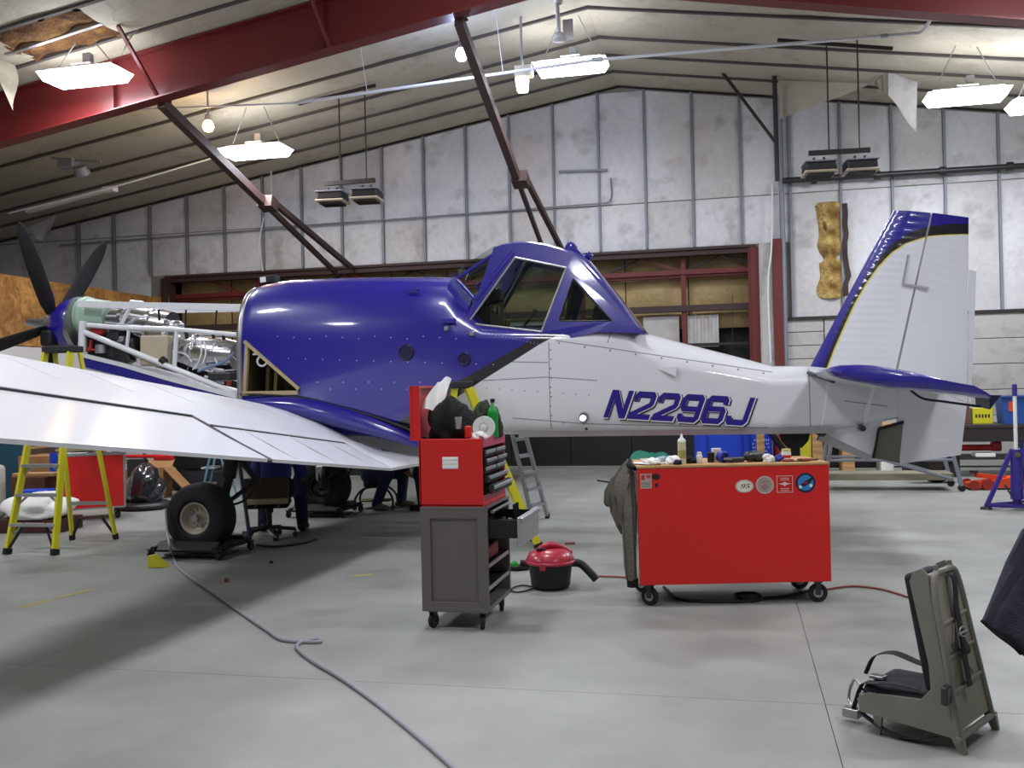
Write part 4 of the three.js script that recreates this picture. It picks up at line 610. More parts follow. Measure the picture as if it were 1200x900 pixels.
{ // engine bay: tubes of the mount, engine, its tank, exhaust and wiring
  const n = 0.3, q = (px, py, dz = n) => atZ(px, py, ZC + dz), fx = TOP[0][0];
  const R = (a, b, r, dz = n) => rod(q(...a, dz), q(...b, dz), r);
  part('upper_longeron', [bar(q(92, 356.5), q(288, 360.5), 0.05, 0.075)], M.tubewhite, plane); part('upper_longeron', [bar(V(-7.7, 2.67, ZC - n), V(fx, 2.62, ZC - n), 0.05, 0.075)], M.tubewhite, plane);
  part('mid_longeron', [R([103, 381], [140, 384], 0.028), R([140, 384], [205, 386], 0.032), R([205, 386], [284, 393], 0.028)], M.tubewhite, plane); part('mid_longeron', R([120, 383], [284, 393], 0.028, -n), M.tubewhite, plane);
  part('mount_tube', R([98, 389], [283, 464], 0.034), M.tubewhite, plane); part('mount_tube', rod(V(-7.65, 2.4, ZC - n), V(fx, 1.62, ZC - n), 0.034), M.tubewhite, plane);
  part('mount_upright', R([207, 388], [204, 434], 0.026), M.tubewhite, plane); part('mount_upright', R([151, 386], [148, 412], 0.02), M.tubewhite, plane); part('mount_upright', [R([97, 376], [96, 412], 0.045)], M.tubewhite, plane);
  part('cross_strut', [R([142, 380], [156, 354], 0.022), R([153, 353.5], [168, 355], 0.022)], M.tubewhite, plane);
  parts('tube_clamp', [R([189, 421], [194, 425], 0.045), R([218, 386], [219, 397], 0.02), R([250, 389], [250, 397], 0.02), R([262, 390], [262, 398], 0.02)], M.black, plane);
  parts('hanging_strap', [R([186, 363], [187, 376], 0.014), R([218, 363], [217, 388], 0.01), R([254, 363], [252, 388], 0.01)], M.black, plane);
  // engine body
  part('gearbox', [rod(V(-7.7, 2.58, ZC), V(-7.3, 2.56, ZC), 0.24, 0.2, 28), to(0.2, 0.05, -7.62, 2.58, ZC, 0, Math.PI / 2)], M.mint, plane);
  part('engine_casing', [rod(V(-7.3, 2.52, ZC), V(-6.95, 2.48, ZC), 0.17, 0.19, 24), rod(V(-6.95, 2.48, ZC), V(-6.5, 2.4, ZC), 0.22, 0.2, 24), rod(V(-7.1, 2.5, ZC), V(-7.05, 2.5, ZC), 0.21, 0.21, 24), rod(V(-6.75, 2.44, ZC), V(-6.7, 2.43, ZC), 0.24, 0.24, 24)], M.foil, plane);
  part('gear_housing', [rb(0.36, 0.4, 0.4, 0.06, -7.35, 2.22, ZC), rb(0.3, 0.24, 0.3, 0.05, -7.0, 2.18, ZC + 0.1)], M.darksteel, plane);
  part('oil_tank', rb(0.36, 0.36, 0.16, 0.03, ...q(184, 411, 0.2).toArray(), 0, 0, -0.02), M.beige, plane);
  part('exhaust_pipe', [crease(mv(la([[0, -0.35], [0.17, -0.34], [0.19, -0.2], [0.2, 0], [0.19, 0.2], [0.15, 0.34], [0, 0.36]], 28), ...q(247, 414, 0.06).toArray(), 0, 0, Math.PI / 2 - 0.12), 0.6), rod(q(214, 400, 0), q(225, 408, 0), 0.19, 0.2), to(0.2, 0.014, ...q(233, 411, 0.06).toArray(), 0, Math.PI / 2)], M.foil, plane);
  part('heat_wrap', [sp(0.13, ...q(165, 373, 0.05).toArray(), 1.4, 0.7, 1), sp(0.12, ...q(185, 378, 0.05).toArray(), 1.5, 0.6, 1), sp(0.1, ...q(204, 382, 0.05).toArray(), 1.3, 0.7, 1), sp(0.11, ...q(200, 405, 0).toArray())], M.foil, plane);
  parts('fuel_control', [rb(0.16, 0.09, 0.14, 0.02, ...q(116, 389, 0.2).toArray()), rb(0.08, 0.05, 0.1, 0.01, ...q(104, 410, 0.22).toArray()), rod(q(96, 410, 0.25), q(114, 410, 0.25), 0.014), rod(q(107, 398, 0.25), q(106, 409, 0.25), 0.02)], M.redpart, plane);
  parts('accessory', [rb(0.12, 0.14, 0.14, 0.02, ...q(137, 392, 0.2).toArray()), cy(0.08, 0.08, 0.16, ...q(134, 410, 0.15).toArray()), rb(0.1, 0.18, 0.14, 0.02, ...q(150, 417, 0.2).toArray(), 0, 0, 0.4)], M.darksteel, plane);
  parts('oil_cooler', [cy(0.07, 0.07, 0.1, ...q(119, 409, 0.22).toArray()), rb(0.1, 0.12, 0.1, 0.02, ...q(143, 400, 0.2).toArray())], M.alu, plane);
  parts('starter', [rod(q(165, 402, 0.0), q(205, 410, 0.0), 0.14), rb(0.3, 0.1, 0.2, 0.02, ...q(262, 441, 0.18).toArray())], M.darksteel, plane);
  part('bracket', [R([246, 440], [251, 432], 0.016, 0.22), R([251, 432], [262, 434], 0.016, 0.22), R([240, 441], [262, 449], 0.014, 0.22)], M.tubewhite, plane);
  seed = 21;
  for (let k = 0; k < 16; k++) { const a = [rr(150, 262), rr(388, 425)], b = [a[0] + rr(-14, 26), a[1] + rr(12, 30)]; const c = [(a[0] + b[0]) / 2 + rr(-12, 12), (a[1] + b[1]) / 2 + rr(-6, 6)], dz = rr(0.16, 0.27); if (b[1] < 418 + (b[0] - 150) * 0.29) part('wire', tube([q(...a, dz), q(...c, dz), q(...b, dz)], rr(0.006, 0.012), 6), k % 3 ? M.tubewhite : M.steel, plane); }
  part('wire', [tube([q(234, 400, 0.24), q(236, 412, 0.26), q(233, 424, 0.26), q(229, 432, 0.24)], 0.009), tube([q(239, 400, 0.24), q(241, 414, 0.26), q(238, 426, 0.26)], 0.009)], M.tubewhite, plane);
  part('blue_hose', tube([q(275, 413, 0.25), q(262, 424, 0.25), q(245, 430, 0.25), q(232, 435, 0.25)], 0.016), stdm(0x7d8fb0, 0.5), plane);
  part('red_cap', rod(q(269, 446, 0.3), q(268, 452, 0.3), 0.025), M.redpart, plane);
  // lower cowling tray: white lip, blue band, white belly
  const lip = (px, py) => q(px, py, 0.42), rows = [[88, 413], [140, 425], [200, 442], [280, 462]].map(([x, y]) => lip(x, y));
  const band = (d0, d1, o, m, name) => part(name, loft(rows.map((p, i) => { const w = 0.3 + 0.16 * i / 3 - o * 0; return [V(p.x, p.y - d0, ZC + w + o), V(p.x, p.y - d1, ZC + w + o), V(p.x, p.y - d1, ZC + w - 0.02), V(p.x, p.y - d0, ZC + w - 0.02)]; }).map((r) => r.slice().reverse())).toNonIndexed(), m, plane).geometry.computeVertexNormals();
  band(0, 0.05, 0.02, M.paintwhite, 'cowl_lip'); band(0.05, 0.16, 0.01, M.blue, 'cowl_band');
  part('cowl_belly', crease(loft(rows.map((p, i) => { const w = 0.3 + 0.16 * i / 3; return [...Array(14).keys()].map((k) => { const a = k / 13 * Math.PI; return V(p.x, p.y - 0.1 - (0.28 + 0.1 * i / 3) * Math.pow(Math.sin(a), 0.6), ZC + w * Math.cos(a)); }).concat([V(p.x, p.y - 0.05, ZC - w + 0.02), V(p.x, p.y - 0.12, ZC), V(p.x, p.y - 0.05, ZC + w - 0.02)]); })).toNonIndexed(), 0.8), M.paintwhite, plane);
}
rebase(plane);
{ // post under the tail
  const t = thing('tail_stand', 'black support post under the rear fuselage behind the red bench cabinet', 'stand', [0.58, 0, ZC]);
  part('saddle', loft([[V(-0.16, 1.11, -0.12), V(0.16, 1.11, -0.12), V(0.16, 1.11, 0.12), V(-0.16, 1.11, 0.12)], [V(-0.13, 1.0, -0.1), V(0.13, 1.0, -0.1), V(0.13, 1.0, 0.1), V(-0.13, 1.0, 0.1)], [V(-0.07, 0.93, -0.07), V(0.07, 0.93, -0.07), V(0.07, 0.93, 0.07), V(-0.07, 0.93, 0.07)]].map((r) => r.slice().reverse())).toNonIndexed(), M.rubber, t).geometry.computeVertexNormals();
  part('post', cy(0.055, 0.065, 0.93, 0, 0.465, 0), M.black, t); part('foot_plate', rb(0.5, 0.03, 0.5, 0.01, 0, 0.015, 0), M.darksteel, t);
}

// ================================================================== THINGS ON THE FLOOR
const caster = (t, x, z, r = 0.055, turn = 0) => { const k = part('caster', [mv(mg(bx(0.05, 0.012, 0.06, 0, 2 * r + 0.014, 0), bx(0.004, r + 0.02, 0.04, 0.018, 1.45 * r, 0), bx(0.004, r + 0.02, 0.04, -0.018, 1.45 * r, 0)), x, 0, z, 0, turn)], M.darksteel, t); part('wheel', mv(crease(la([[0, -0.012], [r * 0.55, -0.012], [r * 0.9, -0.014], [r, -0.008], [r, 0.008], [r * 0.9, 0.014], [r * 0.55, 0.012], [0, 0.012]], 24)), x, r, z, 0, turn, Math.PI / 2), M.rubber, k); part('hub', mv(cy(r * 0.5, r * 0.5, 0.03, 0, 0, 0, 0, 0, Math.PI / 2), x, r, z, 0, turn), M.steel, k); return k; };
const logoTex = (w, h, draw) => new THREE.MeshStandardMaterial({ color: 0xffffff, roughness: 0.5, map: canvasTex(w, h, draw) });
{ // grey roll cabinet with the red chest on it
  const x0 = atZ(492, 600, -6.15).x, W = 0.46, D = 0.66, z0 = -6.15, base = V(x0 + W / 2, 0, z0 - D / 2);
  const t = thing('tool_cabinet', 'grey steel rolling tool cabinet with a recessed side panel and one drawer pulled open', 'tool cabinet', base);
  const yb = 0.12, yt = 0.82;
  part('side_panel', [rb(W, yt - yb, 0.02, 0.006, 0, (yt + yb) / 2, D / 2 - 0.03)], M.cab, t); part('side_frame', [rb(0.07, yt - yb, 0.02, 0.006, -W / 2 + 0.035, (yt + yb) / 2, D / 2 - 0.012), rb(0.07, yt - yb, 0.02, 0.006, W / 2 - 0.035, (yt + yb) / 2, D / 2 - 0.012), rb(W - 0.13, 0.08, 0.02, 0.006, 0, yt - 0.04, D / 2 - 0.012), rb(W - 0.13, 0.07, 0.02, 0.006, 0, yb + 0.035, D / 2 - 0.012)], M.cab, t);
  part('side_panel', rb(W, yt - yb, 0.025, 0.006, 0, (yt + yb) / 2, -D / 2 + 0.015), M.cab, t); part('back_panel', bx(0.02, yt - yb, D - 0.04, -W / 2 + 0.01, (yt + yb) / 2, 0), M.cab, t);
  part('top', rb(W, 0.02, D, 0.006, 0, yt - 0.01, 0), M.cab, t); part('bottom', rb(W, 0.03, D, 0.006, 0, yb + 0.015, 0), M.cab, t);
  for (const y of [0.27, 0.42]) { const s = part('shelf', rb(W - 0.04, 0.016, D - 0.06, 0.004, 0.01, y, 0), M.cabdark, t); part('shelf_lip', rb(0.012, 0.028, D - 0.06, 0.004, W / 2 - 0.01, y, 0), M.alu, s); }
  const dr = part('drawer', [bx(0.3, 0.012, D - 0.08, W / 2 + 0.06, 0.62, 0), bx(0.3, 0.12, 0.01, W / 2 + 0.06, 0.67, D / 2 - 0.05), bx(0.3, 0.12, 0.01, W / 2 + 0.06, 0.67, -D / 2 + 0.05)], M.black, t); part('drawer_front', rb(0.02, 0.2, D - 0.04, 0.006, W / 2 + 0.21, 0.65, 0), M.alu, dr); part('drawer_handle', rb(0.025, 0.03, D - 0.1, 0.008, W / 2 + 0.225, 0.73, 0), M.alu, dr);
  part('push_handle', [rod(V(W / 2 + 0.02, 0.78, D / 2 - 0.08), V(W / 2 + 0.02, 0.78, -D / 2 + 0.08), 0.012)], M.steel, t);
  for (const [cx, cz] of [[-1, 1], [1, 1], [-1, -1], [1, -1]]) caster(t, cx * (W / 2 - 0.06), cz * (D / 2 - 0.06), 0.05, 0.3 * cx);
  // tools lying in the drawer and on the shelves
  single('socket_tray', [rb(0.16, 0.03, 0.3, 0.008, base.x + W / 2 + 0.08, 0.655, base.z + 0.12), ...[0, 1, 2, 3, 4].map((i) => cy(0.016, 0.016, 0.05, base.x + W / 2 + 0.04 + (i % 2) * 0.06, 0.69, base.z + 0.03 + i * 0.05))], M.steel, 'tray of bright sockets in the open drawer of the grey tool cabinet', 'tool tray');
  single('red_tool_case', rb(0.34, 0.1, 0.42, 0.02, base.x + 0.02, 0.481, base.z + 0.06), M.redpart, 'dull red tool case on the upper shelf of the grey tool cabinet', 'tool case');
  single('screwdriver_rack', [rb(0.1, 0.03, 0.2, 0.008, base.x + W / 2 + 0.1, 0.655, base.z - 0.14), ...[0, 1, 2].map((i) => rod(V(base.x + W / 2 + 0.1, 0.66, base.z - 0.2 + i * 0.06), V(base.x + W / 2 + 0.09, 0.79, base.z - 0.2 + i * 0.06), 0.008))], M.black, 'small black rack of upright tools at the back of the open drawer', 'tool rack');
  // red chest
  const by = 0.822, h = 0.45, cW = 0.44, r = thing('tool_chest', 'red metal tool chest with its lid open, standing on the grey rolling cabinet', 'tool chest', [base.x - 0.012, by, base.z - 0.0]);
  part('body', [bx(cW, 0.012, D - 0.02, 0, 0.006, 0), bx(0.012, h, D - 0.02, -cW / 2 + 0.006, h / 2, 0), rb(cW, h, 0.014, 0.005, 0, h / 2, D / 2 - 0.017), rb(cW, h, 0.014, 0.005, 0, h / 2, -D / 2 + 0.017), bx(cW - 0.03, 0.01, D - 0.04, -0.01, h - 0.03 - 0.02, 0)], M.red, r);
  part('top_strip', loft([[V(cW / 2 - 0.02, h - 0.06, D / 2 - 0.02), V(cW / 2 + 0.006, h - 0.06, D / 2 - 0.02), V(cW / 2 + 0.006, h + 0.01, D / 2 - 0.02), V(cW / 2 - 0.02, h + 0.02, D / 2 - 0.02)], [V(cW / 2 - 0.02, h - 0.06, -D / 2 + 0.02), V(cW / 2 + 0.006, h - 0.06, -D / 2 + 0.02), V(cW / 2 + 0.006, h + 0.01, -D / 2 + 0.02), V(cW / 2 - 0.02, h + 0.02, -D / 2 + 0.02)]]).toNonIndexed(), M.pink, r).geometry.computeVertexNormals();
  const ys = [0.345, 0.29, 0.235, 0.175, 0.11]; ys.forEach((y, i) => { const out = [0.0, 0.01, 0.0, 0.02, 0.05][i], hh = i === 4 ? 0.06 : 0.048; for (const s of i < 3 ? [-1, 1] : [0]) { const wz = i < 3 ? (D - 0.1) / 2 - 0.01 : D - 0.1, d = part('drawer', [rb(0.03, hh, wz, 0.006, cW / 2 + out - 0.008, y, s * (wz / 2 + 0.01)), bx(0.3, 0.01, wz - 0.02, cW / 2 - 0.15 + out, y - hh / 2 + 0.006, s * (wz / 2 + 0.01))], M.black, r); part('drawer_pull', rb(0.018, 0.024, wz * 0.9, 0.006, cW / 2 + out + 0.012, y + 0.01, s * (wz / 2 + 0.01)), M.alu, d); } });
  part('drawer_bay', bx(0.02, 0.34, D - 0.05, cW / 2 - 0.06, 0.22, 0), M.black, r); part('plinth', bx(0.02, 0.07, D - 0.03, cW / 2 - 0.012, 0.035, 0), M.red, r);
  part('badge', [rb(0.11, 0.08, 0.006, 0.003, -0.0, h - 0.16, D / 2 - 0.008), ...[0, 1, 2].map((i) => rb(0.11, 0.016, 0.008, 0.003, 0, h - 0.135 - i * 0.026, D / 2 - 0.006))], M.paper, r);
  const lid = part('lid', [bx(0.015, 0.36, D - 0.02, -cW / 2 - 0.05, h + 0.17, 0), bx(0.07, 0.36, 0.014, -cW / 2 - 0.02, h + 0.17, D / 2 - 0.02), bx(0.07, 0.36, 0.014, -cW / 2 - 0.02, h + 0.17, -D / 2 + 0.02), bx(0.07, 0.014, D - 0.02, -cW / 2 - 0.02, h + 0.35, 0)], M.red, r);
  part('lid_hinge', rod(V(-cW / 2 - 0.02, h - 0.0, D / 2 - 0.06), V(-cW / 2 - 0.02, h - 0.0, -D / 2 + 0.06), 0.01), M.steel, r);
  const top = by + h - 0.025, cx = base.x, cz = base.z;
  // soft things crammed into the chest top
  const lump = (w, hgt, d, s, k = 0.2) => { const g = new THREE.SphereGeometry(0.5, 36, 24), P = g.attributes.position; for (let i = 0; i < P.count; i++) { const v = V().fromBufferAttribute(P, i), n = 1 + k * (vn(v.x * 5 + s, v.y * 5 + v.z * 3, 99, 17) - 0.5) * 2 + 0.1 * (vn(v.x * 14 + s, v.z * 14 + v.y * 9, 99, 18) - 0.5); const q = v.multiplyScalar(n); P.setXYZ(i, q.x * w, Math.max(-0.32, q.y) * hgt + 0.32 * hgt, q.z * d); } g.computeVertexNormals(); return g; };
  globalThis.lumpG = lump;
  single('black_jacket', mv(lump(0.34, 0.36, 0.4, 3, 0.25), cx - 0.06, top, cz + 0.08), M.clothblack, 'crumpled black jacket stuffed into the open red tool chest', 'jacket');
  single('green_jacket', mv(lump(0.24, 0.3, 0.3, 9, 0.25), cx + 0.12, top + 0.01, cz - 0.12), M.clothgreen, 'dark green jacket bundled in the tool chest beside the black jacket', 'jacket');
  single('white_paper', mv(gridGeo(10, 8, (u, v) => V((u - 0.5) * 0.12 * (1.2 - 0.5 * v), (v - 0.5) * 0.26 + 0.05 * u, 0.03 * Math.sin(6 * u + 4 * v)), false), cx - 0.15, top + 0.3, cz + 0.15, -0.5, 0.25, -0.35), new THREE.MeshStandardMaterial({ color: 0xeeeeea, roughness: 0.8, side: THREE.DoubleSide }), 'crumpled white paper leaning against the open red lid', 'paper');
  const tp = thing('tape_roll', 'white roll of tape standing in the tool chest', 'tape', [cx + 0.2, top + 0.02, cz + 0.23]); part('roll', crease(mv(la([[0.032, -0.03], [0.075, -0.03], [0.075, 0.03], [0.032, 0.03], [0.032, -0.03]], 32), 0, 0.075, 0, Math.PI / 2, 0.2)), M.whiteplastic, tp); part('core', mv(la([[0.0, -0.028], [0.03, -0.028], [0.03, 0.028], [0, 0.028]], 24), 0, 0.075, 0, Math.PI / 2, 0.2), M.paper, tp);
  single('red_can', la([[0, 0], [0.025, 0], [0.025, 0.07], [0.02, 0.078], [0, 0.078]]).translate(cx + 0.105, top + 0.03, cz + 0.28), M.red, 'small red can beside the white tape roll', 'can');
  const gb = thing('green_bottle', 'green plastic bottle behind the tape roll in the tool chest', 'bottle', [cx + 0.2, top + 0.01, cz - 0.02]); part('body', la([[0, 0], [0.036, 0], [0.038, 0.02], [0.034, 0.1], [0.038, 0.17], [0.03, 0.2], [0.014, 0.225], [0.013, 0.25], [0, 0.25]]), M.green, gb); part('cap', cy(0.016, 0.016, 0.025, 0, 0.26, 0), M.black, gb);
  single('white_rag', mv(lump(0.13, 0.08, 0.12, 5, 0.3), cx + 0.17, top + 0.01, cz + 0.25), M.paper, 'white rag under the tape roll in the tool chest', 'rag');
  single('silver_cup', la([[0, 0], [0.02, 0], [0.024, 0.08], [0.022, 0.08], [0.018, 0.01], [0, 0.01]]).translate(cx + 0.04, top + 0.09, cz + 0.29), M.alu, 'small silver cup between the jacket and the red can', 'cup');
}
function stepLadder(name, label, cap, feet, rear, rail, opt = {}) { // cap: two ends; feet: front pair; rear: rear pair (Vector3)
  const t = thing(name, label, 'ladder', [(feet[0].x + rear[1].x) / 2, 0, (feet[0].z + rear[1].z) / 2]); const capW = cap[1].clone().sub(cap[0]), fd = feet[0].clone().sub(rear[0]).setY(0).normalize(), U = V(0, 1, 0);
  const fr = [0, 1].map((i) => [feet[i], cap[i].clone().addScaledVector(fd, 0.07).addScaledVector(U, -0.03)]), re = [0, 1].map((i) => [rear[i], cap[i].clone().addScaledVector(fd, -0.07).addScaledVector(U, -0.03)]);
  const side = capW.clone().normalize();
  for (const [a, b] of fr) { const l = part('front_rail', [bar(a, b, 0.03, 0.075, fd)], rail, t); part('foot', bar(a, a.clone().lerp(b, 0.03), 0.04, 0.09, fd), M.rubber, l); }
  for (const [a, b] of re) { const l = part('rear_rail', [bar(a, b, 0.025, 0.05, fd)], rail, t); part('foot', bar(a, a.clone().lerp(b, 0.03), 0.035, 0.06, fd), M.rubber, l); }
  const n = opt.steps ?? 5, L = fr[0][0].distanceTo(fr[0][1]);
  for (let k = 1; k <= n; k++) { const f = k / (n + 1), a = fr[0][0].clone().lerp(fr[0][1], f), b = fr[1][0].clone().lerp(fr[1][1], f); const s = part('step', [bar(a, b, 0.09, 0.03)], M.alu, t); if (k <= 3) parts('step_brace', [bar(a.clone().addScaledVector(U, -0.1), a.clone().lerp(b, 0.25), 0.012, 0.02), bar(b.clone().addScaledVector(U, -0.1), b.clone().lerp(a, 0.25), 0.012, 0.02)], M.alu, s); }
  for (const f of opt.bars ?? [0.2, 0.52, 0.8]) part('rear_bar', bar(re[0][0].clone().lerp(re[0][1], f), re[1][0].clone().lerp(re[1][1], f), 0.015, 0.04), M.alu, t);
  for (const i of [0, 1]) { part('spreader', [bar(fr[i][0].clone().lerp(fr[i][1], 0.55), re[i][0].clone().lerp(re[i][1], 0.5), 0.008, 0.025)], M.alu, t); part('corner_brace', bar(fr[i][0].clone().addScaledVector(U, 0.03), fr[i][0].clone().lerp(fr[1 - i][0], 0.3).lerp(fr[i][1], 0.15), 0.012, 0.03), M.black, t); part('corner_brace', bar(re[i][0].clone().addScaledVector(U, 0.03), re[i][0].clone().lerp(re[1 - i][0], 0.25).lerp(re[i][1], 0.12), 0.012, 0.03), M.black, t); }
  const c = cap[0].clone().lerp(cap[1], 0.5); part('top_cap', rb(capW.length() + 0.06, 0.07, 0.22, 0.015, c.x, c.y, c.z, 0, Math.atan2(-side.z, side.x)), M.grip, t);
  return rebase(t);
}
stepLadder('step_ladder', 'tall yellow step ladder at left with its grey cap in front of the propeller', [atZ(59, 410, -9.1), atZ(88, 409, -9.1)], [atY(8, 650), atY(64, 651)], [atY(85, 633), atY(136, 632)], M.yellow, { steps: 6 });
stepLadder('step_ladder', 'yellow step ladder standing behind the grey tool cabinet', [V(-2.76, 1.645, -9.58), V(-2.64, 1.645, -9.25)], [V(-2.08, 0, -9.86), V(-1.93, 0, -9.42)], [V(-3.1, 0, -9.75), V(-3.0, 0, -9.3)], M.yellow, { steps: 4 });
{ // aluminium ladder leaning up against the fuselage belly
  const t = thing('straight_ladder', 'worn aluminium ladder leaning behind the yellow step ladder, in front of the dark door', 'ladder', [-2.3, 0, -11.3]);
  const a0 = atY(625, 613), b0 = atY(642, 607), a1 = atZ(601, 512, -11.05), b1 = atZ(616, 510, -11.15), ex = (a, b) => b.clone().addScaledVector(b.clone().sub(a), 0.35);
  const A = ex(a0, a1), B = ex(b0, b1);
  for (const [p, q] of [[a0, A], [b0, B]]) { const r = part('rail', bar(p, q, 0.035, 0.085, V(0, 0, 1)), M.alu, t); part('foot', bar(p, p.clone().lerp(q, 0.03), 0.045, 0.1, V(0, 0, 1)), M.rubber, r); }
  for (let k = 1; k < 7; k++) part('rung', bar(a0.clone().lerp(A, k / 7), b0.clone().lerp(B, k / 7), 0.07, 0.035), M.alu, t);
  rebase(t);
}
{ // canister vacuum
  const p = atY(641, 694), t = thing('shop_vacuum', 'small wet and dry vacuum with a pinkish red lid and black drum on the floor', 'vacuum', [p.x, 0, p.z - 0.16], 0.2);
  part('drum', la([[0, 0.01], [0.14, 0.01], [0.155, 0.03], [0.175, 0.2], [0.18, 0.21], [0, 0.21]], 36), M.black, t);
  const lidg = la([[0.19, 0.2], [0.195, 0.215], [0.19, 0.24], [0.165, 0.285], [0.11, 0.315], [0, 0.325]], 36), lid = part('lid', crease(lidg), M.vacred, t);
  part('handle', tube([V(-0.1, 0.3, 0.05), V(-0.03, 0.345, 0.03), V(0.06, 0.335, 0), V(0.17, 0.27, -0.03)], 0.025), M.vacred, lid); part('switch', rb(0.07, 0.015, 0.03, 0.006, -0.07, 0.325, 0.08), M.black, lid); part('lid_rim', to(0.19, 0.014, 0, 0.215, 0, Math.PI / 2), M.vacred, lid); part('latch', [rb(0.05, 0.06, 0.02, 0.008, -0.06, 0.2, 0.185)], M.vacred, lid); part('nozzle', cy(0.028, 0.025, 0.08, -0.2, 0.2, 0.02, 0, 0, 1.4), M.black, t);
  part('hose', tube([V(0.17, 0.2, 0.0), V(0.24, 0.19, 0.01), V(0.3, 0.14, 0.04), V(0.36, 0.075, 0.07)], 0.032, 12, 40), M.black, t); for (let i = 0; i < 3; i++) part('foot', cy(0.02, 0.025, 0.02, 0.12 * Math.cos(i * 2.1), 0.01, 0.12 * Math.sin(i * 2.1)), M.rubber, t);
  const g = (x, y) => atY(x, y, 0.012);
  single('vacuum_hose', tube([atY(619, 664, 0.03), atY(606, 665, 0.03), atY(590, 664, 0.03), atY(560, 662, 0.03)], 0.03), M.black, 'black corrugated hose lying on the floor between the tool cabinet and the vacuum', 'hose');
  single('power_cable', tube([g(627, 688), g(612, 686), g(598, 691), g(606, 694), g(618, 692), g(630, 688)], 0.007), M.black, 'thin black cord curled on the floor left of the vacuum', 'cord');
  single('extension_cord', tube([g(690, 673), g(700, 675), g(722, 676), g(752, 678)], 0.008), M.redcord, 'thin reddish cord on the floor between the vacuum and the red bench', 'cord');
  single('extension_cord', tube([atY(598, 671, .012), atY(570, 672, .012), atY(540, 670, .012)], 0.008), M.redcord, 'short red cord on the floor behind the grey cabinet', 'cord'); single('green_fitting', mv(lumpG(0.07, 0.06, 0.05, 2), ...atY(603, 664, 0.055).toArray()), M.green, 'tiny bright green fitting on the black hose by the vacuum', 'fitting');
  single('bolt', mv(cy(0.012, 0.012, 0.1, 0, 0.012, 0, 0, 0.4, 1.57), ...atY(668, 638).toArray()), M.redcord, 'small rusty bolt on the floor beyond the vacuum', 'bolt');
}
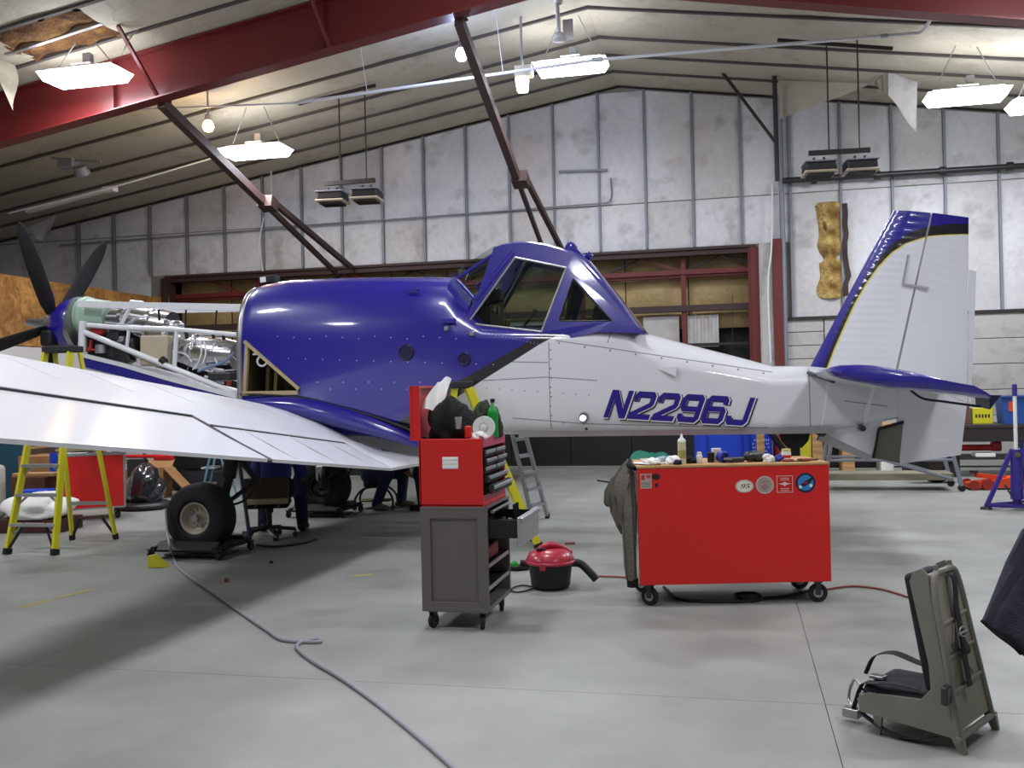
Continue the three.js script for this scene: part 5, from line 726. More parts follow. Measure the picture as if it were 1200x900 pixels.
{ // long red bench cabinet on casters
  const a = atY(750, 712), b = atY(976, 708), Y = 12.5 * Math.PI / 180, c = a.clone().lerp(b, 0.5), W = a.distanceTo(b) * 0.998, D = 0.6; c.add(V(-Math.sin(Y) * D / 2, 0, -Math.cos(Y) * D / 2 - 0.0));
  const t = thing('bench_cabinet', 'long red work bench cabinet on casters with round stickers along its top edge', 'work bench', c, Y), yb = 0.16, yt = 1.0;
  part('panel', rb(W, yt - yb, 0.02, 0.006, 0, (yt + yb) / 2, D / 2 - 0.01), M.redbench, t); part('panel', rb(W, yt - yb, 0.02, 0.006, 0, (yt + yb) / 2, -D / 2 + 0.01), M.redbench, t); for (const s of [-1, 1]) part('end_panel', bx(0.02, yt - yb, D - 0.03, s * (W / 2 - 0.012), (yt + yb) / 2, 0), M.paintwhite, t);
  part('bottom', bx(W - 0.03, 0.02, D - 0.03, 0, yb + 0.012, 0), M.darksteel, t); part('worktop', rb(W + 0.01, 0.02, D + 0.01, 0.006, 0, yt + 0.01, 0), M.ply, t);
  for (const [x, z] of [[-1, 1], [1, 1], [-1, -1], [1, -1]]) caster(t, x * (W / 2 - 0.08), z * (D / 2 - 0.07), 0.068, 1.2 + 0.3 * x);
  // stickers
  const st = (px, py, w, h, geo, draw, lab) => { const lx = (px - 864) / 226 * W, ly = yt - (py - 550) / 139 * (yt - yb) - (px - 752) / 225 * 0.0, m = logoTex(256, 256, draw); const g = geo === 'round' ? new THREE.CircleGeometry(0.5, 40) : new THREE.PlaneGeometry(1, 1); g.scale(w, h, 1); g.translate(lx, ly, D / 2 + 0.0015); const s = part('sticker', g, m, t, true); tag(s, lab); };
  const s = 1 / 161;
  st(877, 573.5, 21 * s, 15 * s, 'round', (g) => { g.fillStyle = '#e6e2d2'; g.fillRect(0, 0, 256, 256); g.fillStyle = '#111'; g.font = 'italic bold 120px serif'; g.textAlign = 'center'; g.fillText('95', 132, 168); g.strokeStyle = '#333'; g.lineWidth = 6; g.beginPath(); g.arc(128, 128, 118, 0, 7); g.stroke(); }, 'oval cream sticker with black figures');
  st(901, 572.5, 21 * s, 21 * s, 'round', (g) => { g.fillStyle = '#a9958c'; g.fillRect(0, 0, 256, 256); g.strokeStyle = '#c9c3b6'; g.lineWidth = 14; g.beginPath(); g.arc(128, 128, 116, 0, 7); g.stroke(); g.strokeStyle = '#6f625e'; g.lineWidth = 7; g.beginPath(); g.moveTo(70, 100); g.quadraticCurveTo(128, 60, 190, 96); g.stroke(); for (let k = 0; k < 4; k++) { g.beginPath(); g.moveTo(70 + k * 8, 150 + k * 14); g.lineTo(190 - k * 10, 146 + k * 14); g.stroke(); } g.fillStyle = '#b4503c'; g.fillRect(108, 120, 44, 14); }, 'round grey sticker');
  st(924.5, 572, 19 * s, 20 * s, 'sq', (g) => { g.fillStyle = '#c41a14'; g.fillRect(0, 0, 256, 256); g.strokeStyle = g.fillStyle = '#e8c9c0'; g.lineWidth = 9; g.strokeRect(8, 8, 240, 240); g.beginPath(); g.moveTo(24, 120); g.lineTo(100, 112); g.lineTo(128, 90); g.lineTo(156, 112); g.lineTo(232, 120); g.lineTo(156, 140); g.lineTo(128, 160); g.lineTo(100, 140); g.fill(); for (const y of [36, 62, 190, 216]) g.fillRect(60, y, 136, 9); }, 'square red sticker with a pale winged emblem');
  st(949, 571, 23 * s, 23 * s, 'round', (g) => { g.fillStyle = '#101c44'; g.fillRect(0, 0, 256, 256); g.fillStyle = '#2f86c4'; g.beginPath(); g.arc(128, 128, 100, 0, 7); g.fill(); g.fillStyle = '#101020'; g.beginPath(); g.moveTo(30, 180); g.lineTo(110, 110); g.lineTo(250, 40); g.lineTo(190, 130); g.lineTo(120, 170); g.fill(); g.fillStyle = '#a8242a'; g.fillRect(96, 118, 60, 22); g.fillStyle = '#e8e8e0'; g.beginPath(); g.arc(60, 180, 22, 0, 7); g.arc(196, 164, 22, 0, 7); g.fill(); }, 'round blue sticker with a dark aircraft');
  st(761, 565, 13 * s, 17 * s, 'sq', (g) => { g.fillStyle = '#b9a99a'; g.fillRect(0, 0, 256, 256); g.fillStyle = '#b03a30'; g.fillRect(20, 20, 90, 90); g.fillRect(140, 20, 96, 60); g.fillStyle = '#6c6a66'; for (let k = 0; k < 5; k++) g.fillRect(20, 140 + k * 20, 210, 9); }, 'small faded label'); st(773, 560, 10 * s, 8 * s, 'round', (g) => { g.fillStyle = '#5a1a1a'; g.fillRect(0, 0, 256, 256); g.fillStyle = '#1a1a1c'; g.beginPath(); g.ellipse(128, 128, 110, 80, 0, 0, 7); g.fill(); }, 'small dark oval sticker'); st(773.5, 570, 4 * s, 5 * s, 'round', (g) => { g.fillStyle = '#2a1212'; g.fillRect(0, 0, 256, 256); }, 'tiny dark dot');
  // things on the bench top, placed in the bench's own frame
  const ytop = yt + 0.021, on = (px, dz) => { const lx = (px - 864) / 226 * W * (1 - (0) * dz); return V(c.x + Math.cos(Y) * lx + Math.sin(Y) * dz, ytop, c.z - Math.sin(Y) * lx + Math.cos(Y) * dz); };
  const put = (name, px, dz, label, cat, turn = 0) => thing(name, label, cat, on(px, dz), Y + turn);
  const cau = put('sealant_cartridge', 807, 0.2, 'tall pale sealant cartridge with a pointed white nozzle on the bench', 'cartridge'); part('tube_body', cy(0.03, 0.03, 0.16, 0, 0.08, 0), stdm(0xcfc8a4, 0.5), cau); part('nozzle', la([[0.03, 0.16], [0.028, 0.175], [0.012, 0.19], [0.004, 0.22], [0, 0.22]]), M.whiteplastic, cau); part('label_band', cy(0.0305, 0.0305, 0.06, 0, 0.07, 0), stdm(0xa89a58, 0.5), cau);
  const wbt = put('white_bottle', 828, 0.19, 'small white plastic bottle beside the tall cartridge', 'bottle'); part('body', la([[0, 0], [0.022, 0], [0.022, 0.055], [0.016, 0.064], [0, 0.064]]), M.whiteplastic, wbt); part('cap', cy(0.017, 0.017, 0.02, 0, 0.073, 0), M.whiteplastic, wbt);
  const bt = put('tape_roll', 857, 0.16, 'blue roll of tape standing on edge on the red bench', 'tape'); part('roll', mv(la([[0.02, -0.025], [0.042, -0.025], [0.042, 0.025], [0.02, 0.025], [0.02, -0.025]], 28), 0, 0.042, 0, Math.PI / 2, 0.5), stdm(0x1d2f9c, 0.4), bt); part('core', mv(la([[0.0, -0.02], [0.019, -0.02], [0.019, 0.02], [0, 0.02]], 20), 0, 0.042, 0, Math.PI / 2, 0.5), stdm(0x16246e, 0.6), bt); 
  const wr = put('white_cup', 853, 0.05, 'white cup lying behind the blue tape roll', 'cup'); part('cup', mv(la([[0, 0], [0.03, 0], [0.036, 0.09], [0.033, 0.09], [0.027, 0.006], [0, 0.006]]), 0, 0, 0), M.whiteplastic, wr); part('lid', cy(0.036, 0.036, 0.01, 0, 0.092, 0), M.whiteplastic, wr);
  const bc = put('black_cup', 844, 0.12, 'dark open cup left of the blue tape roll', 'cup'); part('cup', la([[0, 0], [0.024, 0], [0.028, 0.07], [0.025, 0.07], [0.021, 0.006], [0, 0.006]]), M.black, bc); part('rim', to(0.0265, 0.003, 0, 0.07, 0, Math.PI / 2), M.darksteel, bc);
  const pa = put('loose_papers', 775, 0.1, 'loose white papers spread at the left end of the bench', 'papers', 0.3); part('sheet', rb(0.24, 0.004, 0.2, 0.001, 0, 0.003, 0), M.paper, pa); part('sheet', rb(0.22, 0.004, 0.18, 0.001, -0.05, 0.008, 0.03, 0, 0.4), M.paper, pa); part('sheet', rb(0.2, 0.004, 0.16, 0.001, 0.02, 0.02, -0.02, 0.1, -0.3), M.beige, pa);
  const rag = (px, dz, w, h, d, m, label, cat, s) => { const g = mv(lumpG(w, h, d, s, 0.3), 0, 0, 0, 0, s); const o = single('rag', g.translate(...on(px, dz).toArray()), m, label, cat); return o; };
  rag(770, 0.22, 0.14, 0.06, 0.1, M.paper, 'crumpled pale rag over the papers at the left end of the bench', 'rag', 3); rag(796, 0.2, 0.11, 0.075, 0.1, M.paper, 'white crumpled towel left of the tall cartridge', 'rag', 7); rag(786, 0.08, 0.13, 0.06, 0.12, stdm(0x9aa4b8, 0.7), 'bluish plastic bag behind the white towel', 'bag', 11); rag(800, 0.26, 0.06, 0.04, 0.05, M.navy, 'dark blue rag at the foot of the cartridge', 'rag', 13); rag(910, 0.21, 0.1, 0.07, 0.08, M.paper, 'white crumpled towel right of the dark motor', 'rag', 17); rag(924, 0.17, 0.07, 0.06, 0.06, stdm(0x24379a, 0.6), 'blue rag beside the white jar', 'rag', 23); rag(819, 0.15, 0.09, 0.05, 0.1, M.clothblack, 'black rag between cartridge and white bottle', 'rag', 29);
  const mo = put('electric_motor', 895, 0.15, 'dark greasy motor lying on the bench top', 'motor', 0.3); part('case', mv(la([[0, -0.075], [0.03, -0.075], [0.036, -0.06], [0.038, 0.05], [0.026, 0.075], [0, 0.08]], 22), 0, 0.04, 0, 0, 0, Math.PI / 2), M.darksteel, mo); part('bracket', rb(0.07, 0.03, 0.08, 0.01, 0.03, 0.016, 0), M.black, mo); part('shaft', rod(V(0.07, 0.04, 0), V(0.1, 0.04, 0), 0.008), M.steel, mo);
  const gr = put('air_grinder', 871, 0.2, 'grey hand tool lying flat right of the blue tape', 'tool', 0.2); part('body', rb(0.14, 0.04, 0.045, 0.018, 0, 0.022, 0), M.darksteel, gr); part('disc', cy(0.032, 0.032, 0.012, -0.06, 0.03, 0.0), M.alu, gr);
  const ja = put('white_jar', 936, 0.1, 'white jar with a yellow lid on the right of the bench', 'jar'); part('jar', la([[0, 0], [0.034, 0], [0.036, 0.01], [0.034, 0.06], [0.03, 0.068], [0, 0.068]]), M.whiteplastic, ja); part('lid', cy(0.033, 0.033, 0.016, 0, 0.076, 0), stdm(0xd8cf86, 0.5), ja); part('stripe', cy(0.0362, 0.0362, 0.02, 0, 0.03, 0), M.red, ja);
  const pl = put('pliers', 958, 0.2, 'red handled pliers at the right end of the bench', 'pliers', 0.4); part('jaws', rb(0.05, 0.012, 0.02, 0.004, 0.06, 0.008, 0), M.darksteel, pl); part('handle', tube([V(0.04, 0.01, 0), V(-0.02, 0.012, 0.02), V(-0.08, 0.012, 0.022)], 0.008), M.redcord, pl); part('handle', tube([V(0.04, 0.01, 0), V(-0.02, 0.012, -0.02), V(-0.08, 0.012, -0.022)], 0.008), M.redcord, pl);
  const fl = put('flat_tool', 943, 0.23, 'dark flat tool lying at the front right of the bench', 'tool', 0.1); part('blade', rb(0.12, 0.006, 0.03, 0.002, 0.03, 0.005, 0), M.darksteel, fl); part('handle', rb(0.09, 0.018, 0.026, 0.008, -0.07, 0.01, 0), M.redcord, fl);
  // jacket hung over the left end
  const jl = -W / 2, W3 = (x, y, z) => V(c.x + Math.cos(Y) * x + Math.sin(Y) * z, y, c.z - Math.sin(Y) * x + Math.cos(Y) * z);
  const body = loft([[1.03, 0.05, 0.1, 0.02], [0.98, 0.1, 0.12, 0.0], [0.9, 0.16, 0.15, -0.04], [0.8, 0.18, 0.16, -0.06], [0.68, 0.16, 0.14, -0.065], [0.56, 0.12, 0.12, -0.06], [0.52, 0.1, 0.1, -0.055]].map(([y, w, d, o], k) => [...Array(24).keys()].map((i) => { const a = i / 24 * Math.PI * 2, f = 1 + 0.12 * Math.sin(5 * a + k) + 0.06 * Math.sin(9 * a + 2 * k); return W3(jl - 0.012 + Math.min(0, -w / 2 + 0.0 + w * 0.5 * Math.cos(a) * f), y + 0.025 * Math.sin(3 * a), 0.12 + d * Math.sin(a) * f); })).reverse());
  const sleeve = loft([[0.97, 0.05, -0.055, 0.2], [0.85, 0.055, -0.06, 0.23], [0.7, 0.055, -0.055, 0.25], [0.5, 0.05, -0.055, 0.26], [0.3, 0.046, -0.05, 0.26], [0.2, 0.04, -0.045, 0.26], [0.165, 0.034, -0.04, 0.26]].map(([y, r, o, z], k) => [...Array(16).keys()].map((i) => { const a = i / 16 * Math.PI * 2; return W3(jl + o - 0.005 + r * Math.cos(a) * (1 + 0.1 * Math.sin(3 * a + k)), y, z - 0.02 + r * 1.1 * Math.sin(a)); })).reverse());
  const jk = thing('work_jacket', 'grey green work jacket hung over the left end of the red bench', 'jacket', W3(jl - 0.08, 0.16, 0.12)); const fin = (g) => crease(g.toNonIndexed(), 1.2);
  part('jacket_body', fin(body), M.clothgrey, jk); part('sleeve', fin(sleeve), M.clothgrey, jk); part('cuff', fin(loft([[0.2, 0.043], [0.14, 0.04]].map(([y, r]) => [...Array(16).keys()].map((i) => { const a = i / 16 * Math.PI * 2; return W3(jl - 0.045 + r * Math.cos(a), y, 0.24 + r * Math.sin(a)); })).reverse())), M.clothblack, jk); part('sleeve', fin(loft([[0.92, 0.05, -0.12], [0.82, 0.055, -0.17], [0.74, 0.05, -0.18], [0.71, 0.045, -0.17]].map(([y, r, o]) => [...Array(16).keys()].map((i) => { const a = i / 16 * Math.PI * 2; return W3(jl + o + r * Math.cos(a), y, 0.1 + r * Math.sin(a)); })).reverse())), M.clothgrey, jk); part('collar', tube([W3(jl - 0.01, 1.0, 0.28), W3(jl - 0.05, 1.02, 0.2), W3(jl - 0.03, 1.04, 0.1)], 0.018), M.clothblack, jk);
  rebase(jk);
  single('floor_cable', tube([atY(700, 563, .012), atY(720, 566, .012), atY(745, 569, .012)], 0.012), M.black, 'short dark cable on the floor at the left of the hung jacket', 'cable');
  single('floor_cable', tube([atY(778, 688, .012), atY(800, 703, .012), atY(850, 705, .012), atY(890, 703, .012), atY(885, 695, .012), atY(862, 696, .012), atY(870, 702, .012), atY(910, 700, .012), atY(950, 692, .012)], 0.011), M.black, 'black cable looped on the floor under the red bench', 'cable');
  single('extension_cord', tube([atY(966, 691, .01), atY(1000, 687, .01), atY(1030, 690, .01), atY(1066, 700, .01)], 0.008), M.redcord, 'thin reddish cord running right from under the red bench', 'cord');
}
{ // air hose across the floor
  const g = (x, y) => atY(x, y, 0.012), k = [[203, 652], [208, 664], [222, 676], [250, 695], [285, 720], [312, 738], [332, 750], [352, 752], [376, 752], [370, 749], [352, 753], [348, 758], [362, 772], [400, 795], [440, 823], [480, 855], [512, 882], [545, 912]].map((q) => g(...q));
  const up = [V(-5.42, 0.42, -8.16), V(-5.42, 0.3, -8.15), V(-5.37, 0.14, -8.12), V(-5.3, 0.03, -8.05)];
  single('air_hose', tube([atZ(194, 596, -8.56), atZ(196, 622, -8.5), atZ(199, 640, -8.3), ...k], 0.012, 8, 260), M.hose, 'long grey air hose snaking over the floor from the near wheel to the foreground', 'hose');
  single('red_nut', mv(cy(0.02, 0.02, 0.03, 0, 0.015, 0, 0, 0, 0, 6), ...atY(266, 682).toArray()), M.redcord, 'tiny dark red nut on the floor beside the air hose', 'nut');
  single('scrap', mv(lumpG(0.04, 0.03, 0.03, 4), ...atY(318, 660).toArray()), M.black, 'tiny black scrap on the floor behind the air hose', 'scrap');
}
{ // wheel dollies
  for (const [s, zz, lab] of [[1, -8.75, 'black steel wheel dolly under the near main wheel'], [-1, -11.75, 'black steel wheel dolly under the far main wheel']]) {
    const t = thing('wheel_dolly', lab, 'dolly', [-5.26, 0, zz]);
    for (const q of [-1, 1]) { parts('cradle_bar', [mv(bx(0.66, 0.025, 0.14, 0, 0, 0), 0, 0.12, q * 0.27, q * 0.5), mv(bx(0.62, 0.02, 0.08, 0, 0, 0), 0, 0.075, q * 0.22)], M.black, t); part('side_rail', [bar(V(q * 0.33, 0.1, -0.34), V(q * 0.33, 0.1, 0.34), 0.05, 0.05), bx(0.1, 0.02, 0.2, q * 0.35, 0.13, 0)], M.black, t); }
    part('pan', bx(0.62, 0.012, 0.36, 0, 0.018, 0), M.darksteel, t);
    for (const [a, b] of [[-1, 1], [1, 1], [-1, -1], [1, -1]]) caster(t, a * 0.37, b * 0.31, 0.04, a * b * 0.4);
  }
  single('wheel_chock', mv(ext([[0, 0], [0.16, 0], [0.03, 0.1], [0, 0.1]], 0.1, 0.005), ...atY(181, 663).add(V(0, 0.005, 0)).toArray()), M.yellow, 'yellow wheel chock at the left corner of the near wheel dolly', 'chock');
}
{ // the airplane's seat standing in the foreground
  const t = thing('pilot_seat', 'grey metal airplane seat with dark harness straps standing on the floor at lower right', 'seat', [0.83, 0, -4.71], -0.55);
  // local frame: +x is the way the seat faces reversed (back panel at +x), y up, z across
  const zW = 0.2, lean = 0.14, bk = (y) => 0.2 - lean * (y - 0.08) / 0.8 * 0.9, G = M.seatgrey;
  const P = (y, z) => V(bk(y), y, z * (1 - 0.35 * cl((y - 0.08) / 0.8)));
  { const c4 = [P(0.1, -zW), P(0.1, zW), P(0.82, zW), P(0.82, -zW)]; part('back_panel', crease(loft([c4, c4.map((p) => p.clone().add(V(-0.012, 0, 0)))]).toNonIndexed(), 0.5), M.seatback, t); }
  const fr = part('back_frame', tube([P(0.06, -zW), P(0.5, -zW), P(0.78, -zW), P(0.84, -zW * 0.8), P(0.845, 0), P(0.84, zW * 0.8), P(0.78, zW), P(0.5, zW), P(0.06, zW)], 0.016, 10, 80), G, t);
  part('lower_bar', rod(P(0.07, -zW - 0.03), P(0.07, zW + 0.03), 0.016), G, t);
  for (const y of [0.3, 0.46, 0.62]) part('panel_rib', bar(P(y, -zW).add(V(0.005, 0, 0)), P(y - 0.02, zW).add(V(0.005, 0, 0)), 0.01, 0.012), M.seatback, t);
  for (const [a, b] of [[[0.78, -0.14], [0.5, 0.08]], [[0.5, 0.1], [0.32, -0.1]]]) part('crease', rod(P(...a).add(V(0.003, 0, 0)), P(...b).add(V(0.003, 0, 0)), 0.004), M.seatback, t);
  for (const s of [-1, 1]) {
    const sp2 = [[0.2 - 0.012, 0.07], [0.06, 0.84], [0.035, 0.87], [0.0, 0.85], [-0.015, 0.8], [0.075, 0.4], [0.085, 0.28], [0.04, 0.22], [-0.2, 0.2], [-0.245, 0.16], [-0.23, 0.1]];
    const g = ext(sp2, 0.012, 0.003), Q = g.attributes.position; for (let i = 0; i < Q.count; i++) Q.setZ(i, s * zW * (1 - 0.35 * cl((Q.getY(i) - 0.08) / 0.8)) + Q.getZ(i) - 0.006); g.computeVertexNormals(); part('side_shell', g, G, t);
    part('lug', rod(P(0.84, s * zW * 0.62).add(V(0, 0, 0)), P(0.885, s * zW * 0.62), 0.011), G, t);
    part('leg', loft([[V(bk(0.07) - 0.03, 0.075, s * zW - 0.014), V(bk(0.07) + 0.02, 0.075, s * zW - 0.014), V(bk(0.07) + 0.02, 0.075, s * zW + 0.014), V(bk(0.07) - 0.03, 0.075, s * zW + 0.014)], [V(bk(0) - 0.01, 0, s * zW - 0.01), V(bk(0) + 0.02, 0, s * zW - 0.01), V(bk(0) + 0.02, 0, s * zW + 0.01), V(bk(0) - 0.01, 0, s * zW + 0.01)]].map((r) => r)).toNonIndexed(), G, t).geometry.computeVertexNormals();
    part('leg', loft([[V(-0.17, 0.1, s * zW - 0.012), V(-0.13, 0.1, s * zW - 0.012), V(-0.13, 0.1, s * zW + 0.012), V(-0.17, 0.1, s * zW + 0.012)], [V(-0.16, 0, s * zW - 0.01), V(-0.14, 0, s * zW - 0.01), V(-0.14, 0, s * zW + 0.01), V(-0.16, 0, s * zW + 0.01)]]).toNonIndexed(), G, t).geometry.computeVertexNormals();
  }
  part('seat_pan', rb(0.4, 0.03, 0.39, 0.012, -0.02, 0.115, 0), G, t); part('pan_front', rb(0.03, 0.1, 0.39, 0.012, -0.23, 0.14, 0), G, t);
  part('seat_cushion', rb(0.3, 0.11, 0.36, 0.04, -0.09, 0.185, 0), M.strap, t);
  const bc = part('back_cushion', [0].map(() => rb(0.06, 0.6, 0.27, 0.028, 0.018, 0.54, 0, 0, 0, 0.15)), M.strap, t); part('rear_shell', rb(0.03, 0.62, 0.24, 0.012, 0.075, 0.52, 0, 0, 0, 0.16), G, t); t.scale.y = 0.87;
  // harness
  const B = (y, z, o = 0.022) => P(y, z).add(V(o, 0, 0));
  const ribbon = (pts, w, across = V(0, 0, 1)) => { const c = new THREE.CatmullRomCurve3(pts), N = 30, r = []; for (let i = 0; i <= N; i++) { const p = c.getPoint(i / N), tn = c.getTangent(i / N), sd = across.clone().addScaledVector(tn, -across.dot(tn)).normalize(), nm = sd.clone().cross(tn); r.push([p.clone().addScaledVector(sd, w / 2).addScaledVector(nm, 0.002), p.clone().addScaledVector(sd, -w / 2).addScaledVector(nm, 0.002), p.clone().addScaledVector(sd, -w / 2).addScaledVector(nm, -0.002), p.clone().addScaledVector(sd, w / 2).addScaledVector(nm, -0.002)]); } const g = loft(r).toNonIndexed(); g.computeVertexNormals(); return g; };
  const st = part('shoulder_strap', ribbon([B(0.84, -0.03, -0.0), B(0.82, -0.02, 0.03), B(0.66, -0.005), B(0.56, 0.0), B(0.42, 0.02), B(0.28, 0.03)], 0.05), M.strap, t); part('buckle', [tube([B(0.56, -0.03, 0.03), B(0.56, 0.04, 0.03), B(0.53, 0.04, 0.03), B(0.53, -0.03, 0.03)], 0.005, 6, 24, true), rod(B(0.545, -0.04, 0.035), B(0.548, 0.09, 0.04), 0.005)], M.steel, st); part('strap_end', ribbon([B(0.52, 0.02, 0.025), B(0.46, 0.05, 0.05), B(0.43, 0.07, 0.03)], 0.045), M.strap, st);
  part('inertia_reel', [rb(0.03, 0.09, 0.06, 0.01, 0.16, 0.28, zW + 0.02)], M.darksteel, t);
  parts('lap_strap', [ribbon([V(0.02, 0.26, zW - 0.05), V(-0.08, 0.27, zW - 0.03), V(-0.16, 0.26, zW - 0.01), V(-0.25, 0.22, 0.13), V(-0.29, 0.12, 0.12), V(-0.31, 0.06, 0.11)], 0.05), ribbon([V(0.04, 0.26, -zW + 0.05), V(-0.08, 0.3, -zW + 0.08), V(-0.18, 0.36, -0.03), V(-0.24, 0.34, 0.02), V(-0.27, 0.25, 0.06)], 0.05)], M.strap, t); parts('lap_buckle', [rb(0.08, 0.05, 0.06, 0.008, -0.31, 0.05, 0.12), rb(0.07, 0.02, 0.05, 0.006, -0.2, 0.255, 0.08)], M.steel, t); part('belly_strap', ribbon([V(-0.24, 0.09, 0.19), V(-0.12, 0.03, 0.2), V(0.0, 0.012, 0.19), V(0.1, 0.05, 0.19)], 0.06, V(0, 0.3, 1)), M.strap, t);
  part('release_loop', tube([V(-0.25, 0.18, 0.12), V(-0.33, 0.2, 0.05), V(-0.36, 0.1, 0.05), V(-0.31, 0.04, 0.1)], 0.007), M.steel, t);
}
{ // dark coat hanging in at the right edge
  const z = -4.3, q = (px, py, dz = 0) => atZ(px, py, z + dz);
  const t = thing('hanging_coat', 'dark purplish grey coat hanging into view at the right edge above the pilot seat', 'coat', q(1200, 765));
  const prof = [[[1268, 560], [1340, 540]], [[1236, 590], [1350, 580]], [[1197, 622], [1350, 640]], [[1178, 660], [1345, 690]], [[1160, 705], [1330, 745]], [[1150, 728], [1300, 790]], [[1187, 757], [1270, 800]], [[1196, 766], [1240, 790]]];
  part('coat_body', crease(loft(prof.map(([a, b], k) => { const A = q(...a), B = q(...b), d = B.clone().sub(A); return [...Array(28).keys()].map((i) => { const an = i / 28 * Math.PI * 2, c = Math.cos(an), s = Math.sin(an); return A.clone().addScaledVector(d, 0.5 - 0.5 * c).add(V(0, 0, (0.1 + 0.02 * Math.sin(7 * an + k)) * s)); }); })).toNonIndexed(), 1.1), M.clothdark, t);
  part('hem', tube([q(1150, 727, 0.02), q(1168, 743, 0.06), q(1187, 757, 0.08), q(1196, 766, 0.04)], 0.007), M.clothblack, t); rebase(t);
  const c = thing('coat_stand', 'plain steel coat stand just outside the right edge of the photo', 'stand', [q(1300, 600).x, 0, z]); part('post', cy(0.02, 0.02, 1.55, 0, 0.775, 0), M.darksteel, c); part('arm', rod(V(-0.16, 1.3, 0), V(0.16, 1.3, 0), 0.015), M.darksteel, c); part('base', la([[0, 0], [0.2, 0], [0.2, 0.015], [0.03, 0.04], [0, 0.04]]), M.darksteel, c);
}

// ================================================================== PEOPLE
function sdf(bones, cell, k = 0.03) {               // smooth union of tapered capsules -> one surface
  const lo = V(9, 9, 9), hi = V(-9, -9, -9); for (const [a, b, ra, rb2] of bones) for (const [p, r] of [[a, ra], [b, rb2]]) { lo.min(p.clone().addScalar(-r - 0.05)); hi.max(p.clone().addScalar(r + 0.05)); }
  const size = Math.max(...hi.clone().sub(lo).toArray()), n = Math.min(120, Math.ceil(size / cell) + 4), h = size / 2 * n / (n - 4), c = lo.clone().add(hi).multiplyScalar(0.5);
  const mc = new MarchingCubes(n, new THREE.MeshBasicMaterial(), false, false, 200000); mc.isolation = 0;
  const seg = bones.map(([a, b, ra, rb2]) => ({ a, d: b.clone().sub(a), l: Math.max(1e-9, b.distanceToSquared(a)), ra, rb2 })), P = V(0, 0, 0);
  for (let z = 0; z < n; z++) for (let y = 0; y < n; y++) for (let x = 0; x < n; x++) {
    P.set((x - n / 2) / (n / 2) * h + c.x, (y - n / 2) / (n / 2) * h + c.y, (z - n / 2) / (n / 2) * h + c.z); let D = 9;
    for (const s of seg) { const px = P.x - s.a.x, py = P.y - s.a.y, pz = P.z - s.a.z, t = cl((px * s.d.x + py * s.d.y + pz * s.d.z) / s.l), dx = px - s.d.x * t, dy = py - s.d.y * t, dz = pz - s.d.z * t, d = Math.sqrt(dx * dx + dy * dy + dz * dz) - (s.ra + (s.rb2 - s.ra) * t); const q = Math.max(k - Math.abs(D - d), 0) / k; D = Math.min(D, d) - q * q * k * 0.25; }
    mc.field[x + y * n + z * n * n] = -D;
  }
  mc.update(); const g = new THREE.BufferGeometry(), N = mc.count ?? mc.geometry.drawRange.count;
  g.setAttribute('position', new THREE.BufferAttribute(mc.positionArray.slice(0, N * 3), 3)); g.setAttribute('normal', new THREE.BufferAttribute(mc.normalArray.slice(0, N * 3), 3)); g.scale(h, h, h); g.translate(c.x, c.y, c.z);
  return g;
}
